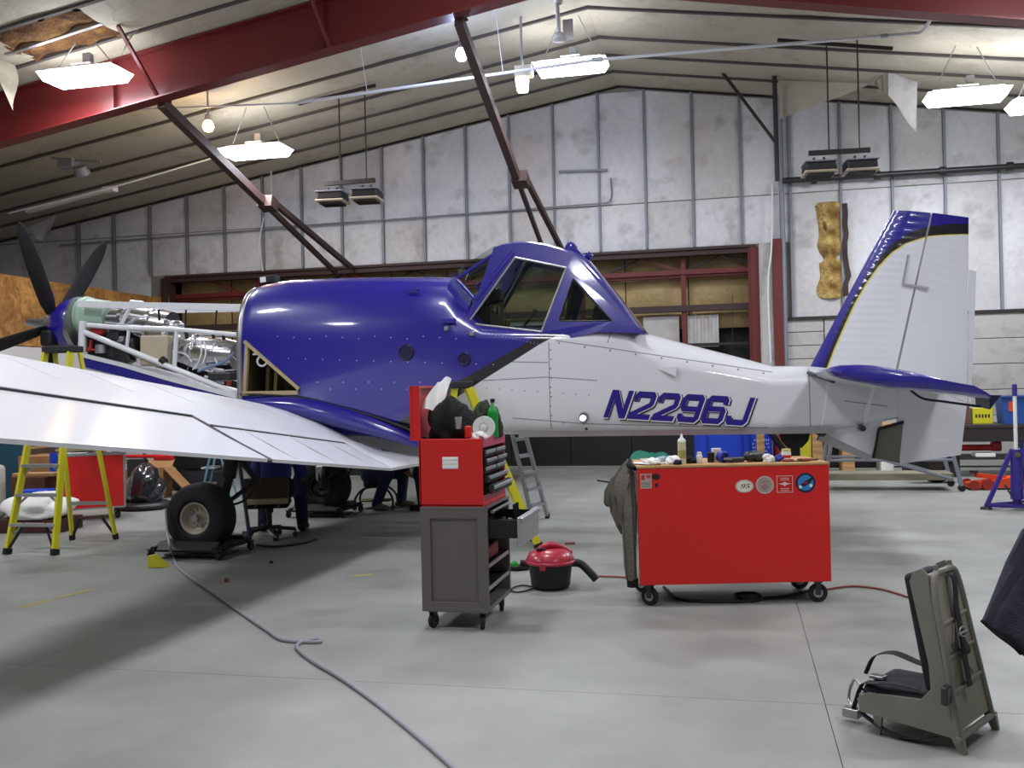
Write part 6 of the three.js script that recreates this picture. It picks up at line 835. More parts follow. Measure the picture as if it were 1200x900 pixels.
// joints in the person's own frame: +x the way the person faces, y up, z to the person's right
function person(label, pos, turn, J, shirt, pants, shoe, long = true) {
  const t = thing('person', label, 'person', pos, turn), v = (p) => V(...p), mid = (a, b, f) => v(a).lerp(v(b), f), B = [], hands = [], cs = [], cp = [];
  const neck = v(J.neck), head = v(J.head), pel = v(J.pelvis), chest = v(J.chest), hd = head.clone().sub(neck).normalize();
  B.push([pel, pel.clone().lerp(chest, 0.5), 0.14, 0.13], [pel.clone().lerp(chest, 0.5), chest, 0.13, 0.145], [chest, neck, 0.11, 0.055], [neck, head, 0.055, 0.06]);
  cs.push([pel, pel.clone().lerp(chest, 0.5), 0.16, 0.155], [pel.clone().lerp(chest, 0.5), chest, 0.155, 0.165], [chest, chest.clone().lerp(neck, 0.75), 0.13, 0.075]);
  for (const s of [0, 1]) {
    const [sh, el, wr, hip, kn, an] = ['shoulder', 'elbow', 'wrist', 'hip', 'knee', 'ankle'].map((q) => v(J[q][s]));
    B.push([chest, sh, 0.1, 0.065], [sh, el, 0.055, 0.045], [el, wr, 0.043, 0.03], [pel, hip, 0.12, 0.1], [hip, kn, 0.088, 0.06], [kn, an, 0.06, 0.038]);
    const toe = v(J.toe[s]); B.push([an.clone().add(V(0, -0.03, 0)), toe, 0.04, 0.028]);
    cs.push([chest, sh, 0.12, 0.085], [sh, el, 0.075, 0.062]); if (long) cs.push([el, el.clone().lerp(wr, 0.85), 0.06, 0.046]);
    cp.push([pel, hip, 0.145, 0.12], [hip, kn, 0.11, 0.082], [kn, an.clone().add(V(0, 0.0, 0)), 0.08, 0.065]);
    const d = wr.clone().sub(el).normalize(), side = V(0, 0, 1).addScaledVector(d, -d.z).normalize(), nrm = d.clone().cross(side), pc = wr.clone().addScaledVector(d, 0.05), H = [[wr, pc, 0.026, 0.03], [pc.clone().addScaledVector(side, 0.018), pc.clone().addScaledVector(side, 0.022).addScaledVector(d, 0.03), 0.02, 0.018], [pc.clone().addScaledVector(side, -0.018), pc.clone().addScaledVector(side, -0.022).addScaledVector(d, 0.03), 0.02, 0.018]];
    [[-0.031, 0.058], [-0.011, 0.074], [0.011, 0.078], [0.03, 0.068]].forEach(([o, l]) => { const a = pc.clone().addScaledVector(side, o).addScaledVector(d, 0.035), b = a.clone().addScaledVector(d, l * 0.5).addScaledVector(nrm, -0.008), c = b.clone().addScaledVector(d, l * 0.4).addScaledVector(nrm, -0.022); H.push([a, b, 0.0095, 0.009], [b, c, 0.009, 0.0075]); });
    const ta = wr.clone().addScaledVector(d, 0.03).addScaledVector(side, 0.028), tb = ta.clone().addScaledVector(side, 0.03).addScaledVector(d, 0.03), tc = tb.clone().addScaledVector(d, 0.03).addScaledVector(nrm, -0.01); H.push([ta, tb, 0.013, 0.011], [tb, tc, 0.011, 0.009]);
    hands.push(sdf(H, 0.004, 0.008));
  }
  const f = v(J.face ?? [1, 0, 0]).normalize(), up = hd.clone().addScaledVector(f, -hd.dot(f)).normalize(), sd = f.clone().cross(up), hp = (a, b, c) => head.clone().addScaledVector(f, a).addScaledVector(up, b).addScaledVector(sd, c);
  const hg = sdf([[hp(-0.01, 0.05, 0), hp(-0.02, 0.09, 0), 0.088, 0.085], [hp(0.03, -0.02, 0), hp(0.02, 0.06, 0), 0.066, 0.07], [hp(0.05, -0.055, 0), hp(0.03, -0.03, 0), 0.035, 0.05], [hp(0.088, 0.03, 0), hp(0.108, -0.005, 0), 0.008, 0.015], [hp(0.083, -0.036, -0.014), hp(0.083, -0.036, 0.014), 0.009, 0.009], [hp(-0.01, 0.03, 0.078), hp(-0.015, -0.005, 0.076), 0.016, 0.01], [hp(-0.01, 0.03, -0.078), hp(-0.015, -0.005, -0.076), 0.016, 0.01], [neck, head, 0.055, 0.056]], 0.006, 0.015);
  part('body', mg(sdf(B, 0.014, 0.05), hg, ...hands), M.skin, t);
  for (const s of [-1, 1]) part('eye', sp(0.011, ...hp(0.074, 0.03, s * 0.03).toArray()), M.white, t);
  part('hair', sdf([[hp(-0.03, 0.09, 0), hp(0.0, 0.11, 0), 0.092, 0.086], [hp(-0.05, 0.03, 0), hp(-0.04, 0.08, 0), 0.075, 0.085]], 0.008, 0.03), M.hair, t);
  part('shirt', sdf(cs, 0.013, 0.06), shirt, t); part('trousers', sdf(cp, 0.013, 0.05), pants, t);
  for (const s of [0, 1]) { const an = v(J.ankle[s]), toe = v(J.toe[s]), dd = toe.clone().sub(an).setY(0).normalize(); part('shoe', sdf([[an.clone().add(V(0, -0.03, 0)).addScaledVector(dd, -0.03), toe.clone().add(V(0, 0.008, 0)), 0.05, 0.038], [an.clone().add(V(0, 0.02, 0)), an.clone().add(V(0, -0.03, 0)), 0.048, 0.05]], 0.01, 0.03), shoe, t); }
  return t;
}
// seated mechanic on the office chair, back to the camera, bent forward
person('person in a blue shirt seated on an office chair, bent forward under the near wing', [-5.06, 0, -9.98], 1.95, { pelvis: [0, 0.56, 0], chest: [0.17, 0.87, 0], neck: [0.33, 1.0, 0], head: [0.45, 1.03, 0], face: [0.6, -0.75, 0], shoulder: [[0.22, 0.92, -0.18], [0.22, 0.92, 0.18]], elbow: [[0.36, 0.7, -0.26], [0.34, 0.68, 0.26]], wrist: [[0.55, 0.58, -0.2], [0.54, 0.55, 0.18]], hip: [[0.02, 0.53, -0.1], [0.02, 0.53, 0.1]], knee: [[0.4, 0.5, -0.16], [0.36, 0.48, 0.24]], ankle: [[0.36, 0.09, -0.18], [0.26, 0.09, 0.27]], toe: [[0.53, 0.035, -0.2], [0.43, 0.035, 0.3]] }, M.shirt, M.navy, M.black);
{
  const t = thing('office_chair', 'old swivel office chair with worn brown back, turned away by the near wheel', 'chair', [-5.08, 0, -9.85], 1.95);
  part('seat', rb(0.44, 0.08, 0.46, 0.035, 0.02, 0.38, 0), M.clothblack, t); part('backrest', rb(0.05, 0.26, 0.48, 0.022, -0.26, 0.56, 0, 0, 0, 0.1), stdm(0x4a3a2c, 0.8), t); part('back_cover', [rb(0.03, 0.06, 0.46, 0.012, -0.275, 0.43, 0, 0, 0, 0.1)], M.tanmetal, t);
  for (const s of [-1, 1]) part('arm_post', [rod(V(-0.24, 0.36, s * 0.12), V(-0.26, 0.5, s * 0.12), 0.014)], M.darksteel, t);
  part('column', [cy(0.03, 0.03, 0.26, 0, 0.22, 0), cy(0.045, 0.045, 0.08, 0, 0.32, 0)], M.black, t);
  for (let i = 0; i < 5; i++) { const a = i * Math.PI * 2 / 5 + 0.3, l = part('base_leg', [bar(V(0, 0.12, 0), V(0.28 * Math.cos(a), 0.085, 0.28 * Math.sin(a)), 0.045, 0.035)], M.black, t); part('castor', [cy(0.03, 0.03, 0.045, 0.28 * Math.cos(a), 0.03, 0.28 * Math.sin(a), Math.PI / 2, a), rod(V(0.28 * Math.cos(a), 0.03, 0.28 * Math.sin(a)), V(0.28 * Math.cos(a), 0.09, 0.28 * Math.sin(a)), 0.01)], M.darksteel, l); }
  single('impact_wrench', [rod(V(-5.35, 0.1, -9.5), V(-5.18, 0.09, -9.46), 0.04), rod(V(-5.3, 0.1, -9.48), V(-5.3, 0.02, -9.46), 0.022), cy(0.03, 0.03, 0.06, -5.3, 0.03, -9.46), rod(V(-5.4, 0.1, -9.51), V(-5.35, 0.1, -9.5), 0.015)], M.alu, 'silver air tool lying on the floor by the chair base', 'air tool');
  single('steel_bar', bar(V(-5.2, 1.0, -9.4), V(-5.02, 0.02, -9.3), 0.03, 0.03), stdm(0x28405c, 0.5), 'slim blue grey prop bar standing between the near wheel and the chair', 'bar');
  single('air_line', tube([V(-4.95, 0.012, -9.3), V(-4.7, 0.012, -9.2), V(-4.5, 0.012, -9.4), V(-4.45, 0.012, -9.7)], 0.012), M.black, 'black air line on the floor behind the near wheel dolly', 'hose');
}
person('person in jeans sitting on a low black roller stool beyond the far wheel', [-4.78, 0, -12.45], -0.15, { pelvis: [-0.1, 0.47, 0], chest: [0.08, 0.84, 0], neck: [0.2, 1.02, 0], head: [0.3, 1.1, 0], face: [0.8, -0.5, 0], shoulder: [[0.1, 0.92, -0.19], [0.1, 0.92, 0.19]], elbow: [[0.28, 0.75, -0.24], [0.34, 0.68, 0.22]], wrist: [[0.42, 0.6, -0.18], [0.5, 0.52, 0.14]], hip: [[-0.06, 0.45, -0.1], [-0.06, 0.45, 0.1]], knee: [[0.3, 0.5, -0.16], [0.26, 0.5, 0.2]], ankle: [[0.26, 0.09, -0.17], [0.1, 0.09, 0.24]], toe: [[0.43, 0.035, -0.18], [0.27, 0.035, 0.28]] }, M.navy, M.jeans, M.clothgrey);
{
  const t = thing('roller_stool', 'low black tubular roller stool on castors under the sitting person in jeans', 'stool', [-4.82, 0, -12.45], 0.2);
  part('seat', cy(0.17, 0.17, 0.06, 0, 0.33, 0), M.strap, t); for (const s of [-1, 1]) part('frame', tube([V(-0.26, 0.05, s * 0.2), V(-0.25, 0.16, s * 0.19), V(-0.14, 0.28, s * 0.12), V(0.14, 0.28, s * 0.12), V(0.25, 0.16, s * 0.19), V(0.26, 0.05, s * 0.2)], 0.016), M.black, t);
  part('tray', bx(0.42, 0.015, 0.3, 0, 0.11, 0), M.olive, t); for (const [a, b] of [[-1, 1], [1, 1], [-1, -1], [1, -1]]) part('castor', cy(0.032, 0.032, 0.03, a * 0.26, 0.032, b * 0.2, Math.PI / 2), M.darksteel, t);
}
person('person in dark navy work clothes and black shoes standing beyond the tool chest', [-4.02, 0, -12.25], Math.PI - 0.3, { pelvis: [0, 0.93, 0], chest: [0.0, 1.28, 0], neck: [0.02, 1.46, 0], head: [0.06, 1.57, 0], face: [0.9, -0.45, 0], shoulder: [[0.0, 1.38, -0.19], [0.0, 1.38, 0.19]], elbow: [[-0.02, 1.1, -0.24], [-0.02, 1.1, 0.24]], wrist: [[0.2, 1.05, -0.2], [0.2, 1.05, 0.2]], hip: [[-0.03, 0.9, -0.1], [-0.03, 0.9, 0.1]], knee: [[0.03, 0.5, -0.12], [0.05, 0.5, 0.11]], ankle: [[-0.02, 0.09, -0.13], [-0.02, 0.09, 0.12]], toe: [[0.15, 0.035, -0.15], [0.15, 0.035, 0.14]] }, M.navy, M.navy, M.black);

// ================================================================== CLUTTER ALONG THE WALLS
const box = (name, w, h, d, x, z, m, label, cat, turn = 0, y = 0, r = 0.01) => { const o = single(name, rb(w, h, d, r, 0, h / 2, 0), m, label, cat); o.position.set(x, y, z); o.rotation.y = turn; return o; };
{ // red parts cart at left
  const w = 0.74, t = thing('parts_cart', 'red sided parts cart with silver edges behind the tall yellow ladder', 'cart', [-8.37, 0, -11.28], 0.66);
  part('side_panel', rb(w, 0.68, 0.02, 0.006, 0, 0.5, 0.28), M.redbench, t); part('side_panel', rb(w, 0.68, 0.02, 0.006, 0, 0.5, -0.28), M.redbench, t); part('end_panel', rb(0.02, 0.68, 0.56, 0.006, -w / 2, 0.5, 0), stdm(0x8a3a44, 0.5), t); part('end_panel', rb(0.02, 0.68, 0.56, 0.006, w / 2, 0.5, 0), M.redbench, t);
  part('edge', [bx(0.025, 0.7, 0.025, w / 2 + 0.005, 0.5, 0.285), bx(0.025, 0.7, 0.025, -w / 2 - 0.005, 0.5, 0.285), bx(w, 0.02, 0.025, 0, 0.155, 0.285)], M.alu, t); part('top_tray', [rb(w + 0.06, 0.05, 0.6, 0.01, 0, 0.865, 0)], M.alu, t);
  for (const [x, z] of [[-1, 1], [1, 1], [-1, -1], [1, -1]]) caster(t, x * (w / 2 - 0.08), z * 0.22, 0.055, 0.4 * x);
  const X = -8.37;
  single('pipe_bundle', [0, 1, 2].map((i) => bar(V(X - 0.35, 0.92 + i * 0.02, -11.02 - i * 0.08), V(X + 0.85 - i * 0.1, 0.92 + i * 0.02, -11.05 - i * 0.08), 0.04, 0.03)), M.tanmetal, 'long pale bars lying across the red parts cart and jutting right', 'bars');
  single('metal_parts', mv(lumpG(0.5, 0.14, 0.3, 6, 0.35), X - 0.05, 0.892, -11.2), M.alu, 'heap of metal parts on the red parts cart', 'parts'); box('orange_box', 0.1, 0.08, 0.1, X + 0.3, -11.06, M.orange, 'small orange box on the red parts cart', 'box', 0, 0.892);
}
{ // behind the ladder, left
  const P = (px, py, y = 0) => atY(px, py, y);
  box('blue_board', 0.62, 1.1, 0.06, -10.9, -12.6, M.teal, 'dark teal board standing behind the tall yellow ladder', 'board', 0.2);
  box('cardboard_box', 0.95, 0.75, 0.6, -10.0, -12.7, M.cardboard, 'big brown cardboard box behind the tall yellow ladder', 'box', 0.1); box('blue_strip', 0.12, 0.8, 0.03, -9.82, -12.35, M.bluebin, 'bright blue upright strip in front of the big cardboard box', 'strip', 0.1);
  box('white_crate', 0.9, 0.72, 0.5, -10.1, -10.95, M.cover, 'pale covered crate at the left edge of the photo', 'crate', 0.15, 0, 0.06);
  box('plank_box', 0.5, 0.35, 0.4, -9.3, -11.35, stdm(0x5a3424, 0.7), 'dark brown box under a plank behind the yellow ladder', 'box', 0.1, 0.2); box('plank_box', 0.6, 0.2, 0.45, -9.3, -11.35, stdm(0x5a4432, 0.7), 'low brown box at the bottom of the pile behind the yellow ladder', 'box', 0.0);
  box('plank', 0.6, 0.05, 0.2, -9.25, -11.3, M.ply, 'short pale plank lying on the dark brown box', 'plank', 0.15, 0.552);
  box('blue_tray', 0.45, 0.07, 0.3, -8.8, -10.75, M.bluebin, 'blue tray with a dark lid beside the plank', 'tray', 0.2, 0.362); box('tray_stand', 0.4, 0.36, 0.3, -8.8, -10.75, M.darksteel, 'dark steel stand under the blue tray', 'stand', 0.2);
  single('plastic_sheet', mv(lumpG(0.9, 0.36, 0.6, 8, 0.3), -8.3, 0.16, -10.15), M.paper, 'crumpled white plastic sheet heaped behind the foot of the yellow ladder', 'sheet'); box('red_crate', 0.85, 0.16, 0.5, -8.3, -10.15, stdm(0x4a1e22, 0.6), 'low dark red crate under the white plastic sheet', 'crate', 0.1);
  const v = thing('drill_stand', 'dark tool stand with clutter at the far left edge', 'stand', [-11.3, 0, -12.0]); part('post', cy(0.06, 0.09, 0.8, 0, 0.42, 0), M.black, v); part('head', [rb(0.22, 0.3, 0.3, 0.04, 0, 0.97, 0), cy(0.05, 0.05, 0.3, 0.12, 0.9, 0.1, 1.2), rod(V(0, 0.9, 0), V(0.25, 0.75, 0.1), 0.02)], M.darksteel, v); part('base', rb(0.4, 0.04, 0.4, 0.01, 0, 0.02, 0), M.black, v);
  const bag = thing('wrapped_part', 'dark shiny plastic wrapped part on the floor right of the red parts cart', 'part', [-8.3, 0, -12.3]); part('wrapped_body', mv(lumpG(0.55, 0.75, 0.5, 12, 0.18), 0, 0, 0), M.clear, bag); part('base_ring', mv(la([[0, 0], [0.36, 0], [0.38, 0.06], [0.32, 0.1], [0, 0.1]]), 0.05, 0, 0.05), M.darksteel, bag);
  const cb = thing('open_box', 'open brown cardboard box with a raised flap behind the wrapped part', 'box', [-9.1, 0, -13.6], 0.3); part('carton', [bx(0.6, 0.45, 0.01, 0, 0.225, 0.25), bx(0.6, 0.45, 0.01, 0, 0.225, -0.25), bx(0.01, 0.45, 0.5, 0.3, 0.225, 0), bx(0.01, 0.45, 0.5, -0.3, 0.225, 0), bx(0.6, 0.01, 0.5, 0, 0.006, 0)], M.cardboard, cb); part('flap', bx(0.42, 0.01, 0.5, 0.46, 0.31, 0, 0, 0, -0.85), M.cardboard, cb); part('flap', bx(0.6, 0.01, 0.25, 0, 0.5, -0.35, 0.5), M.cardboard, cb);
  const fj = thing('floor_jack', 'red handled floor jack beyond the red parts cart, its handle above the cardboard box', 'jack', [-8.75, 0, -12.9]); part('handle', [rb(0.75, 0.05, 0.06, 0.02, -8.75, 0.7, -12.9), rb(0.3, 0.09, 0.12, 0.03, -8.35, 0.68, -12.9)], M.red, fj); part('frame', rb(0.3, 0.66, 0.12, 0.02, -8.8, 0.33, -12.9), M.darksteel, fj); rebase(fj);
  const pal = thing('pallet', 'wooden pallet standing on edge behind the tyres', 'pallet', [-9.9, 0, -15.9], 0.1); for (let i = 0; i < 7; i++) part('slat', rb(0.1, 0.9, 0.02, 0.004, -0.5 + i * 0.165, 0.45, 0.05), M.wood, pal); for (const y of [0.1, 0.45, 0.8]) part('runner', rb(1.1, 0.09, 0.04, 0.004, 0, y, 0.01), M.wood, pal);
  const tyre = (R, r, label, pos, rx) => { const o = single('tyre', mv(crease(la([[R * 0.55, -r * 0.8], [R * 0.8, -r], [R * 0.97, -r * 0.75], [R, 0], [R * 0.97, r * 0.75], [R * 0.8, r], [R * 0.55, r * 0.8], [R * 0.52, 0], [R * 0.55, -r * 0.8]], 40), 0.5), 0, 0, 0, rx), M.rubber, label, 'tyre'); o.position.set(...pos); };
  tyre(0.46, 0.2, 'big old tyre tilted on top of another near the pallet', [-9.0, 0.345, -14.9], 0.32); tyre(0.48, 0.17, 'big old tyre lying flat on the floor under the tilted one', [-9.0, 0, -14.95], 0);
  const bs = thing('step_stool', 'light blue folding step stool behind the near wheel', 'step stool', [-7.7, 0, -13.3], 0.3); for (const s of [-1, 1]) { part('leg', rod(V(-0.22, 0, s * 0.22), V(-0.02, 0.9, s * 0.16), 0.016), stdm(0x6f9fb0, 0.5), bs); part('leg', rod(V(0.24, 0, s * 0.22), V(0.04, 0.9, s * 0.16), 0.016), stdm(0x6f9fb0, 0.5), bs); } part('step', rb(0.22, 0.03, 0.36, 0.01, -0.1, 0.5, 0), M.alu, bs); part('step', rb(0.2, 0.03, 0.32, 0.01, 0.0, 0.9, 0), M.alu, bs); part('step', rb(0.22, 0.03, 0.4, 0.01, -0.17, 0.25, 0), M.alu, bs);
  const rk = thing('shelf_rack', 'dark storage rack along the strand board wall under the wing', 'rack', [-11.6, 0, -15.2]); for (const [x, z] of [[-0.3, -1.6], [0.3, -1.6], [-0.3, 1.6], [0.3, 1.6]]) part('post', bx(0.05, 1.25, 0.05, x, 0.625, z), M.darksteel, rk); for (const y of [0.35, 0.8, 1.2]) part('shelf', bx(0.7, 0.03, 3.3, 0, y, 0), M.ply, rk);
  seed = 99; const cols = [0x5a2a20, 0x24303c, 0x8a8478, 0x6a4a2c, 0x2a4a6a, 0x742820]; const words = ['dull red', 'slate', 'pale grey', 'brown', 'steel blue', 'dark red']; for (let i = 0; i < 6; i++) box('carton', rr(0.3, 0.45), rr(0.22, 0.36), 0.4, -11.5, -16.4 + i * 0.48, stdm(cols[i], 0.7), words[i] + ' carton on the storage rack under the wing', 'carton', 0, 0.816);
  box('dark_crate', 1.4, 0.85, 0.6, -7.0, -17.6, stdm(0x1d1a1c, 0.8), 'big dark crate against the door behind the seated person', 'crate'); box('dark_crate', 1.2, 0.6, 0.6, -5.0, -17.8, stdm(0x241416, 0.8), 'low dark crate against the door beyond the far wheel', 'crate');
  single('red_strap', tube([V(-6.05, 1.0, -13.0), V(-6.0, 0.8, -13.0), V(-6.02, 0.55, -13.0), V(-5.98, 0.4, -13.02)], 0.016), M.red, 'thin red strap hanging behind the near wheel', 'strap');
}
{ // middle and right, along the back wall
  const bb = thing('blue_crate', 'bright blue panelled crate with faint white lettering behind the red bench', 'crate', [-0.05, 0, -14.0], 0.15);
  part('panel', rb(1.02, 0.92, 0.5, 0.015, 0, 0.47, 0), M.bluebin, bb); for (const x of [-0.38, 0.1, 0.2]) part('rib', rb(0.025, 0.9, 0.02, 0.006, x, 0.47, 0.255), stdm(0x0e2f9c, 0.5), bb);
  part('lettering', new THREE.PlaneGeometry(0.26, 0.22).translate(0.35, 0.72, 0.252), logoTex(256, 216, (g) => { g.fillStyle = '#1340c4'; g.fillRect(0, 0, 256, 216); g.fillStyle = '#a9b8e8'; for (let r = 0; r < 4; r++) for (let k = 0; k < 9; k++) if ((k * 7 + r * 3) % 5) g.fillRect(16 + k * 26, 14 + r * 50, 16, 26); }), bb, true);
  box('wood_plank', 0.1, 1.0, 0.05, 0.32, -13.4, M.ply, 'upright pale wooden post standing right of the blue crate', 'post'); box('rag_tuft', 0.14, 0.08, 0.1, 0.32, -13.4, M.paper, 'white rag on top of the pale wooden post', 'rag', 0, 1.002, 0.03);
  single('green_tarp', mv(lumpG(1.0, 0.5, 0.7, 31, 0.3), -1.45, 0, -17.0), M.tarp, 'crumpled green tarp on the floor left of the blue crate', 'tarp');
  single('black_sheet', mv(lumpG(0.5, 0.5, 0.5, 33, 0.25), -0.85, 0, -16.0), M.clothblack, 'dark sheet heaped between the tarp and the blue crate', 'sheet');
  box('cardboard_box', 0.62, 0.85, 0.5, 0.5, -15.0, M.cardboard, 'brown cardboard box behind the tail stand', 'box', 0.1); single('dark_rail', bar(V(0.4, 1.0, -13.6), V(0.75, 0.5, -13.8), 0.08, 0.06), M.black, 'black slanting rail between the pale post and the cardboard box', 'rail'); single('iron_post', cy(0.05, 0.05, 0.85, 0.56, 0.425, -14.2), M.redpart, 'rust red post in front of the cardboard box', 'post');
  box('yellow_board', 0.3, 0.95, 0.05, 0.89, -14.3, M.yellow, 'yellow board standing right of the tail stand', 'board'); box('wood_board', 0.14, 0.95, 0.06, 1.12, -14.25, M.ply, 'narrow wooden board right of the yellow board', 'board');
  { // tube trolley
    const t = thing('tube_trolley', 'grey tubular trolley frame on castors under the rudder', 'trolley', [2.2, 0, -15.0]); const G = M.darksteel;
    for (const [x, l] of [[-0.85, -0.12], [0.72, 0.16]]) for (const z of [-0.35, 0.35]) { part('leg', rod(V(x + l, 0.08, z), V(x, 0.75, z), 0.03), M.batten, t); part('castor', [cy(0.05, 0.05, 0.035, x + l, 0.05, z, Math.PI / 2)], M.rubber, t); }
    for (const z of [-0.35, 0.35]) { part('rail', rod(V(-0.85, 0.72, z), V(0.72, 0.72, z), 0.025), M.batten, t); part('rail', rod(V(-0.9, 0.45, z), V(0.8, 0.45, z), 0.022), M.batten, t); part('diagonal', rod(V(-0.8, 0.65, z), V(0.75, 0.18, z), 0.022), M.batten, t); } part('rail', rod(V(-0.85, 0.72, -0.35), V(-0.85, 0.72, 0.35), 0.025), M.batten, t); part('rail', rod(V(0.72, 0.72, -0.35), V(0.72, 0.72, 0.35), 0.025), M.batten, t); part('plank', rb(1.7, 0.1, 0.5, 0.01, -0.05, 0.2, 0), stdm(0x8a8670, 0.7), t);
  }
  { const t = thing('low_bench', 'low wooden bench with a pale top against the wall beyond the trolley', 'bench', [1.75, 0, -17.5]); part('top', rb(1.7, 0.08, 0.7, 0.01, 0, 0.82, 0), M.ply, t); part('edge', rb(1.7, 0.05, 0.03, 0.008, 0, 0.77, 0.36), M.paper, t); for (const x of [-0.75, 0.1, 0.72]) part('leg', rb(0.2, 0.78, 0.6, 0.01, x, 0.39, 0), x > 0.5 ? M.paper : M.wood, t); part('back', bx(1.6, 0.7, 0.03, 0, 0.42, -0.3), M.darkiron, t); }
  box('dark_cabinet', 0.56, 0.75, 0.5, 2.95, -16.8, stdm(0x2c1c18, 0.7), 'dark cabinet behind the rudder trailing edge', 'cabinet'); single('tyre_dark', mv(crease(la([[0.2, -0.1], [0.3, -0.12], [0.36, 0], [0.3, 0.12], [0.2, 0.1], [0.2, -0.1]], 30)), 3.0, 0.36, -15.9, Math.PI / 2, 0.3), M.rubber, 'black tyre standing under the rudder', 'tyre');
  { // work table at right with boxes
    const t = thing('work_table', 'dark topped work table by the right wall loaded with boxes', 'table', [4.75, 0, -17.2]), h = 0.82; part('table_top', rb(2.7, 0.06, 0.9, 0.01, 0, h, 0), stdm(0x3a3436, 0.5), t); part('apron', rb(2.6, 0.22, 0.04, 0.008, 0, h - 0.14, 0.42), M.darkiron, t); for (const x of [-1.28, 0, 1.28]) for (const z of [-0.38, 0.38]) part('leg', bx(0.08, h, 0.08, x, h / 2, z), M.darkiron, t); part('lower_shelf', rb(2.5, 0.04, 0.8, 0.01, 0, 0.3, 0), M.darkiron, t);
    const y = h + 0.031; box('brown_carton', 0.26, 0.3, 0.3, 3.56, -17.0, stdm(0x6a4a3c, 0.7), 'brown carton at the left end of the work table', 'carton', 0, y);
    const yb = box('yellow_box', 0.3, 0.26, 0.25, 3.88, -16.95, M.yellow, 'yellow box with dark print on the work table', 'box', 0, y); part('print', new THREE.PlaneGeometry(0.26, 0.1).translate(0, 0.13, 0.1265), logoTex(128, 48, (g) => { g.fillStyle = '#d2cb26'; g.fillRect(0, 0, 128, 48); g.fillStyle = '#2a2a20'; for (let k = 0; k < 5; k++) g.fillRect(8 + k * 23, 10, 15, 28); }), yb, true);
    const bn = thing('blue_tote', 'blue plastic tote with a small orange label on the work table', 'tote', [4.45, y, -16.95]); part('tub', loft([[V(-0.28, 0, -0.2), V(0.28, 0, -0.2), V(0.28, 0, 0.2), V(-0.28, 0, 0.2)], [V(-0.31, 0.42, -0.22), V(0.31, 0.42, -0.22), V(0.31, 0.42, 0.22), V(-0.31, 0.42, 0.22)]].reverse()).toNonIndexed(), stdm(0x24509c, 0.5), bn).geometry.computeVertexNormals(); part('rim', rb(0.66, 0.04, 0.48, 0.012, 0, 0.43, 0), stdm(0x1c3f80, 0.5), bn); part('label_card', bx(0.1, 0.16, 0.004, -0.16, 0.28, 0.218), M.orange, bn);
    box('grey_case', 0.4, 0.24, 0.3, 5.1, -17.0, M.darksteel, 'grey case at the right of the blue tote', 'case', 0, y); box('blue_bin', 0.5, 0.3, 0.4, 4.7, -17.0, stdm(0x1d4a8c, 0.5), 'blue bin on the lower shelf of the work table', 'bin', 0, 0.322); box('white_case', 0.3, 0.06, 0.3, 3.9, -16.95, M.paper, 'flat white case under the yellow box on the shelf', 'case', 0, 0.322);
    single('red_tool', [rb(0.6, 0.1, 0.12, 0.03, 3.85, 0.45, -17.2), rb(0.16, 0.16, 0.14, 0.03, 4.15, 0.47, -17.2)], M.red, 'red hydraulic tool on the lower shelf of the work table', 'tool'); single('silver_rack', [0, 1, 2].map((i) => rod(V(5.3 + i * 0.1, 0.36, -16.9), V(5.5 + i * 0.1, 0.36, -17.3), 0.03)), M.alu, 'short silver tubes on the lower shelf at right', 'tubes');
  }
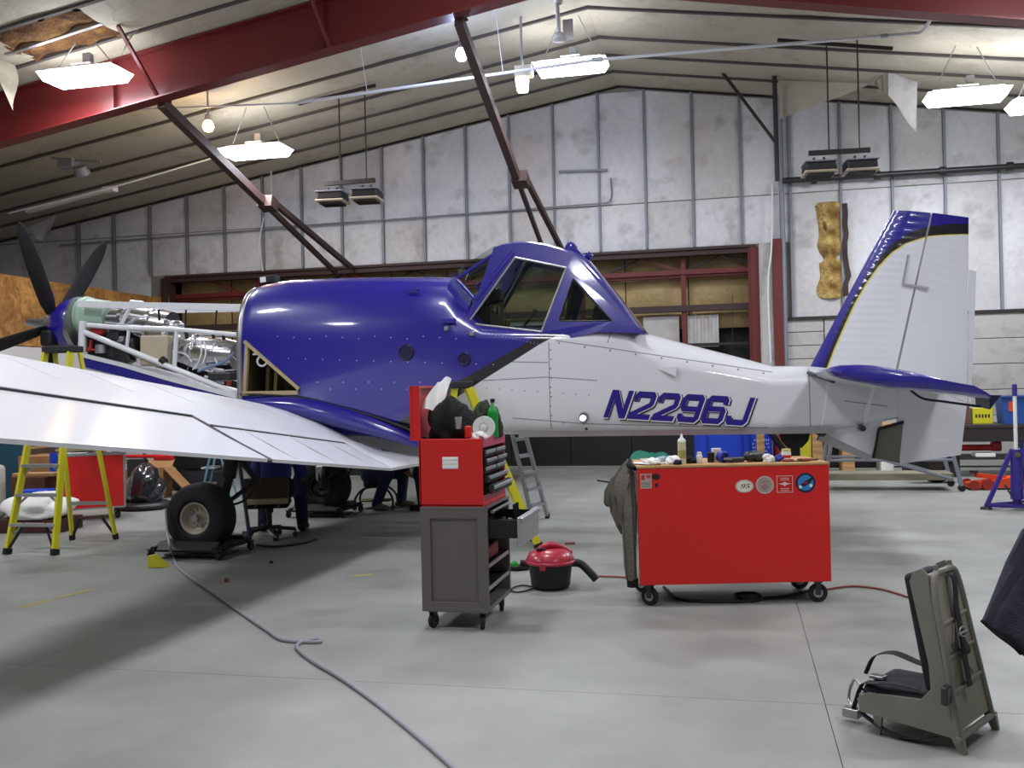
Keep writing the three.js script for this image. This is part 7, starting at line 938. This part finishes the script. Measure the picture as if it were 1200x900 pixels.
  { // trolley jack
    const p = atY(1165, 573), t = thing('trolley_jack', 'orange red trolley jack on the floor behind the blue tripod stand', 'jack', p, 0.1); part('frame', loft([[V(-0.38, 0.03, -0.12), V(0.4, 0.03, -0.14), V(0.4, 0.2, -0.14), V(0.1, 0.16, -0.13), V(-0.38, 0.1, -0.1)], [V(-0.38, 0.03, 0.12), V(0.4, 0.03, 0.14), V(0.4, 0.2, 0.14), V(0.1, 0.16, 0.13), V(-0.38, 0.1, 0.1)]].map((r) => r.slice().reverse())).toNonIndexed(), M.orange, t).geometry.computeVertexNormals(); for (const [x, z, r] of [[-0.32, 0.15, 0.07], [-0.32, -0.15, 0.07], [0.33, 0.16, 0.05], [0.33, -0.16, 0.05], [-0.14, 0.15, 0.08]]) part('wheel', cy(r, r, 0.05, x, r, z, Math.PI / 2), M.redpart, t); part('lift_arm', bar(V(0.15, 0.16, 0), V(-0.25, 0.2, 0), 0.1, 0.06), M.orange, t); part('saddle', cy(0.06, 0.05, 0.04, -0.27, 0.25, 0), M.darksteel, t); part('handle', rod(V(0.35, 0.18, 0), V(0.42, 0.42, 0), 0.025), M.orange, t);
  }
  { // tripod jack
    const c = V(3.3, 0, -12.75), Y = M.purple, t = thing('tripod_jack', 'blue violet tripod aircraft jack with a tall white tipped ram at the right', 'jack', c);
    const feet = [V(-0.36, 0.03, 0.05), V(0.3, 0.03, 0.28), V(0.25, 0.03, -0.35)]; for (const f of feet) { part('leg', bar(f, V(f.x * 0.12, 0.72, f.z * 0.12), 0.045, 0.045), Y, t); part('foot_pad', cy(0.06, 0.07, 0.03, f.x, 0.015, f.z), M.darksteel, t); }
    for (let i = 0; i < 3; i++) part('tie_bar', bar(feet[i].clone().setY(0.05), feet[(i + 1) % 3].clone().setY(0.05), 0.035, 0.04), Y, t);
    part('cylinder', [cy(0.06, 0.075, 0.6, 0, 0.42, 0), cy(0.05, 0.05, 0.12, 0, 0.1, 0)], Y, t); part('ram', cy(0.022, 0.022, 0.72, 0, 1.05, 0), M.paper, t); part('ram_tip', cy(0.028, 0.028, 0.14, 0, 1.44, 0), Y, t); part('pump', [cy(0.03, 0.03, 0.16, 0.09, 0.16, 0.08), rb(0.1, 0.06, 0.08, 0.02, 0.06, 0.06, 0.08)], M.darksteel, t); part('pump_lever', rod(V(-0.15, 0.3, 0.06), V(-0.08, 0.16, 0.1), 0.012), M.darksteel, t); part('gauge', cy(0.03, 0.03, 0.02, 0.0, 0.66, 0.07, Math.PI / 2), M.olive, t);
  }
}
scene.traverse((o) => { if (o.isMesh) { o.castShadow = o.receiveShadow = true; } });
renderer.render(scene, camera);
